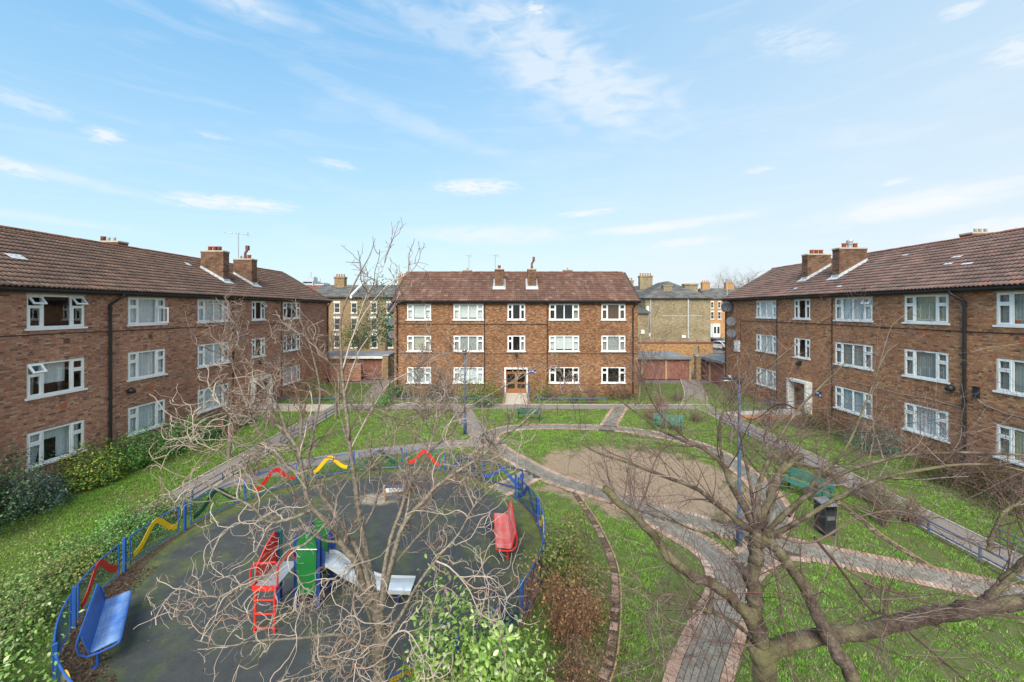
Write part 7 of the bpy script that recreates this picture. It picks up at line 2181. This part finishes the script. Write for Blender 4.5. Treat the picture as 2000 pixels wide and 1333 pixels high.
wd = rs.uniform(.006, .013, n) * (1 + Pxy[:, 1] / 14)
a = rs.uniform(0, 2 * PI, n); lean = rs.normal(0, .022, (n, 2))
V = np.zeros((n, 3, 3))
V[:, 0, 0] = Pxy[:, 0] - np.cos(a) * wd; V[:, 0, 1] = Pxy[:, 1] - np.sin(a) * wd
V[:, 1, 0] = Pxy[:, 0] + np.cos(a) * wd; V[:, 1, 1] = Pxy[:, 1] + np.sin(a) * wd
V[:, 2, 0] = Pxy[:, 0] + lean[:, 0]; V[:, 2, 1] = Pxy[:, 1] + lean[:, 1]; V[:, 2, 2] = hgt
props(link('grass', np_mesh('grass', V, np.arange(n * 3).reshape(-1, 3), M['blade'])), 'short winter grass of the courtyard lawns', 'grass', None, 'stuff')

# thicker tufts in the near lawns, with soil between
nt_ = 38000
tx = rs.uniform(-17.5, 18.3, nt_); ty = 5.8 + 24.0 * rs.uniform(size=nt_) ** 1.5
T_ = np.stack([tx, ty], 1)
T_ = T_[(tx > -1.1 * ty - 1) & (tx < 1.32 * ty + 1)]; nt_ = len(T_)
kk = keep_out(T_)
u_ = ((T_[:, 0] - cx_) * math.cos(ro) + (T_[:, 1] - cy_) * math.sin(ro)) / ax_; v_ = (-(T_[:, 0] - cx_) * math.sin(ro) + (T_[:, 1] - cy_) * math.cos(ro)) / ay_
kk &= np.hypot(u_, v_) > 1.0
cl_ = np.sin(T_ @ K3.T + p3).sum(1) / 2.0 + .8 * np.sin(T_ @ K4.T + p3).sum(1) / 2.0
kk &= cl_ > rs.uniform(-1.6, .9, nt_)
kk &= ~((T_[:, 0] < 2.0) & (T_[:, 0] > .2) & (T_[:, 1] < 9.0) & (rs.uniform(size=nt_) < .7))
T_ = T_[kk]; m_ = 20
C_ = np.repeat(T_, m_, 0); nn_ = len(C_)
sp_ = np.repeat(rs.uniform(.025, .075, len(T_)), m_)[:, None]
B_ = C_ + rs.normal(0, 1, (nn_, 2)) * sp_
h_ = rs.uniform(.035, .085, nn_); w_ = rs.uniform(.006, .012, nn_); a_ = rs.uniform(0, 2 * PI, nn_)
V = np.zeros((nn_, 3, 3))
V[:, 0, 0] = B_[:, 0] - np.cos(a_) * w_; V[:, 0, 1] = B_[:, 1] - np.sin(a_) * w_
V[:, 1, 0] = B_[:, 0] + np.cos(a_) * w_; V[:, 1, 1] = B_[:, 1] + np.sin(a_) * w_
V[:, 2, :2] = B_ + (B_ - C_) * .5 + rs.normal(0, .015, (nn_, 2)); V[:, 2, 2] = h_
ok_ = keep_out(V[:, 2, :2])
V = V[ok_]
props(link('grass', np_mesh('grass', V, np.arange(len(V) * 3).reshape(-1, 3), M['tuft'])), 'bright grass tufts standing in the muddy lawns', 'grass', None, 'stuff')

def litter(label, X, Y, z, seed, size=.045):
    rs = np.random.RandomState(seed); n = len(X)
    P = np.stack([X, Y, z + rs.uniform(.004, .03, n)], 1)
    V, Fq = leaf_verts(P, norm(rs.normal(0, .45, (n, 3)) + np.array([0, 0, 1.0])), size, rs, .6)
    props(link('fallen_leaves', np_mesh('fallen_leaves', V, Fq, M['litter'])), label, 'fallen leaves', None, 'stuff')
n = 3200
A_ = np.radians(rs.uniform(190, 262, n)); R_ = rs.uniform(4.95, 5.75, n)
litter('brown leaf litter between the blue bench and fence', PC[0] + R_ * np.cos(A_), PC[1] + R_ * np.sin(A_), .015, 401)
n = 2600
litter('dark leaf litter under the rusty stems and along the brick edging', rs.normal(1.75, .55, n), rs.uniform(5.9, 9.4, n), .01, 402)
n = 900
X = rs.uniform(1.6, 8.5, n); Y = 6.2 + 6.5 * rs.uniform(size=n) ** 1.5
litter('scattered dead leaves on the near lawns and brick paths', X, Y, .03, 403, .04)
n = 260
A_ = rs.uniform(0, 6.28, n); R_ = 5.4 * np.sqrt(rs.uniform(size=n))
litter('few specks of leaf scattered over the dark playground surface', PC[0] + R_ * np.cos(A_), PC[1] + R_ * np.sin(A_), .02, 404, .035)
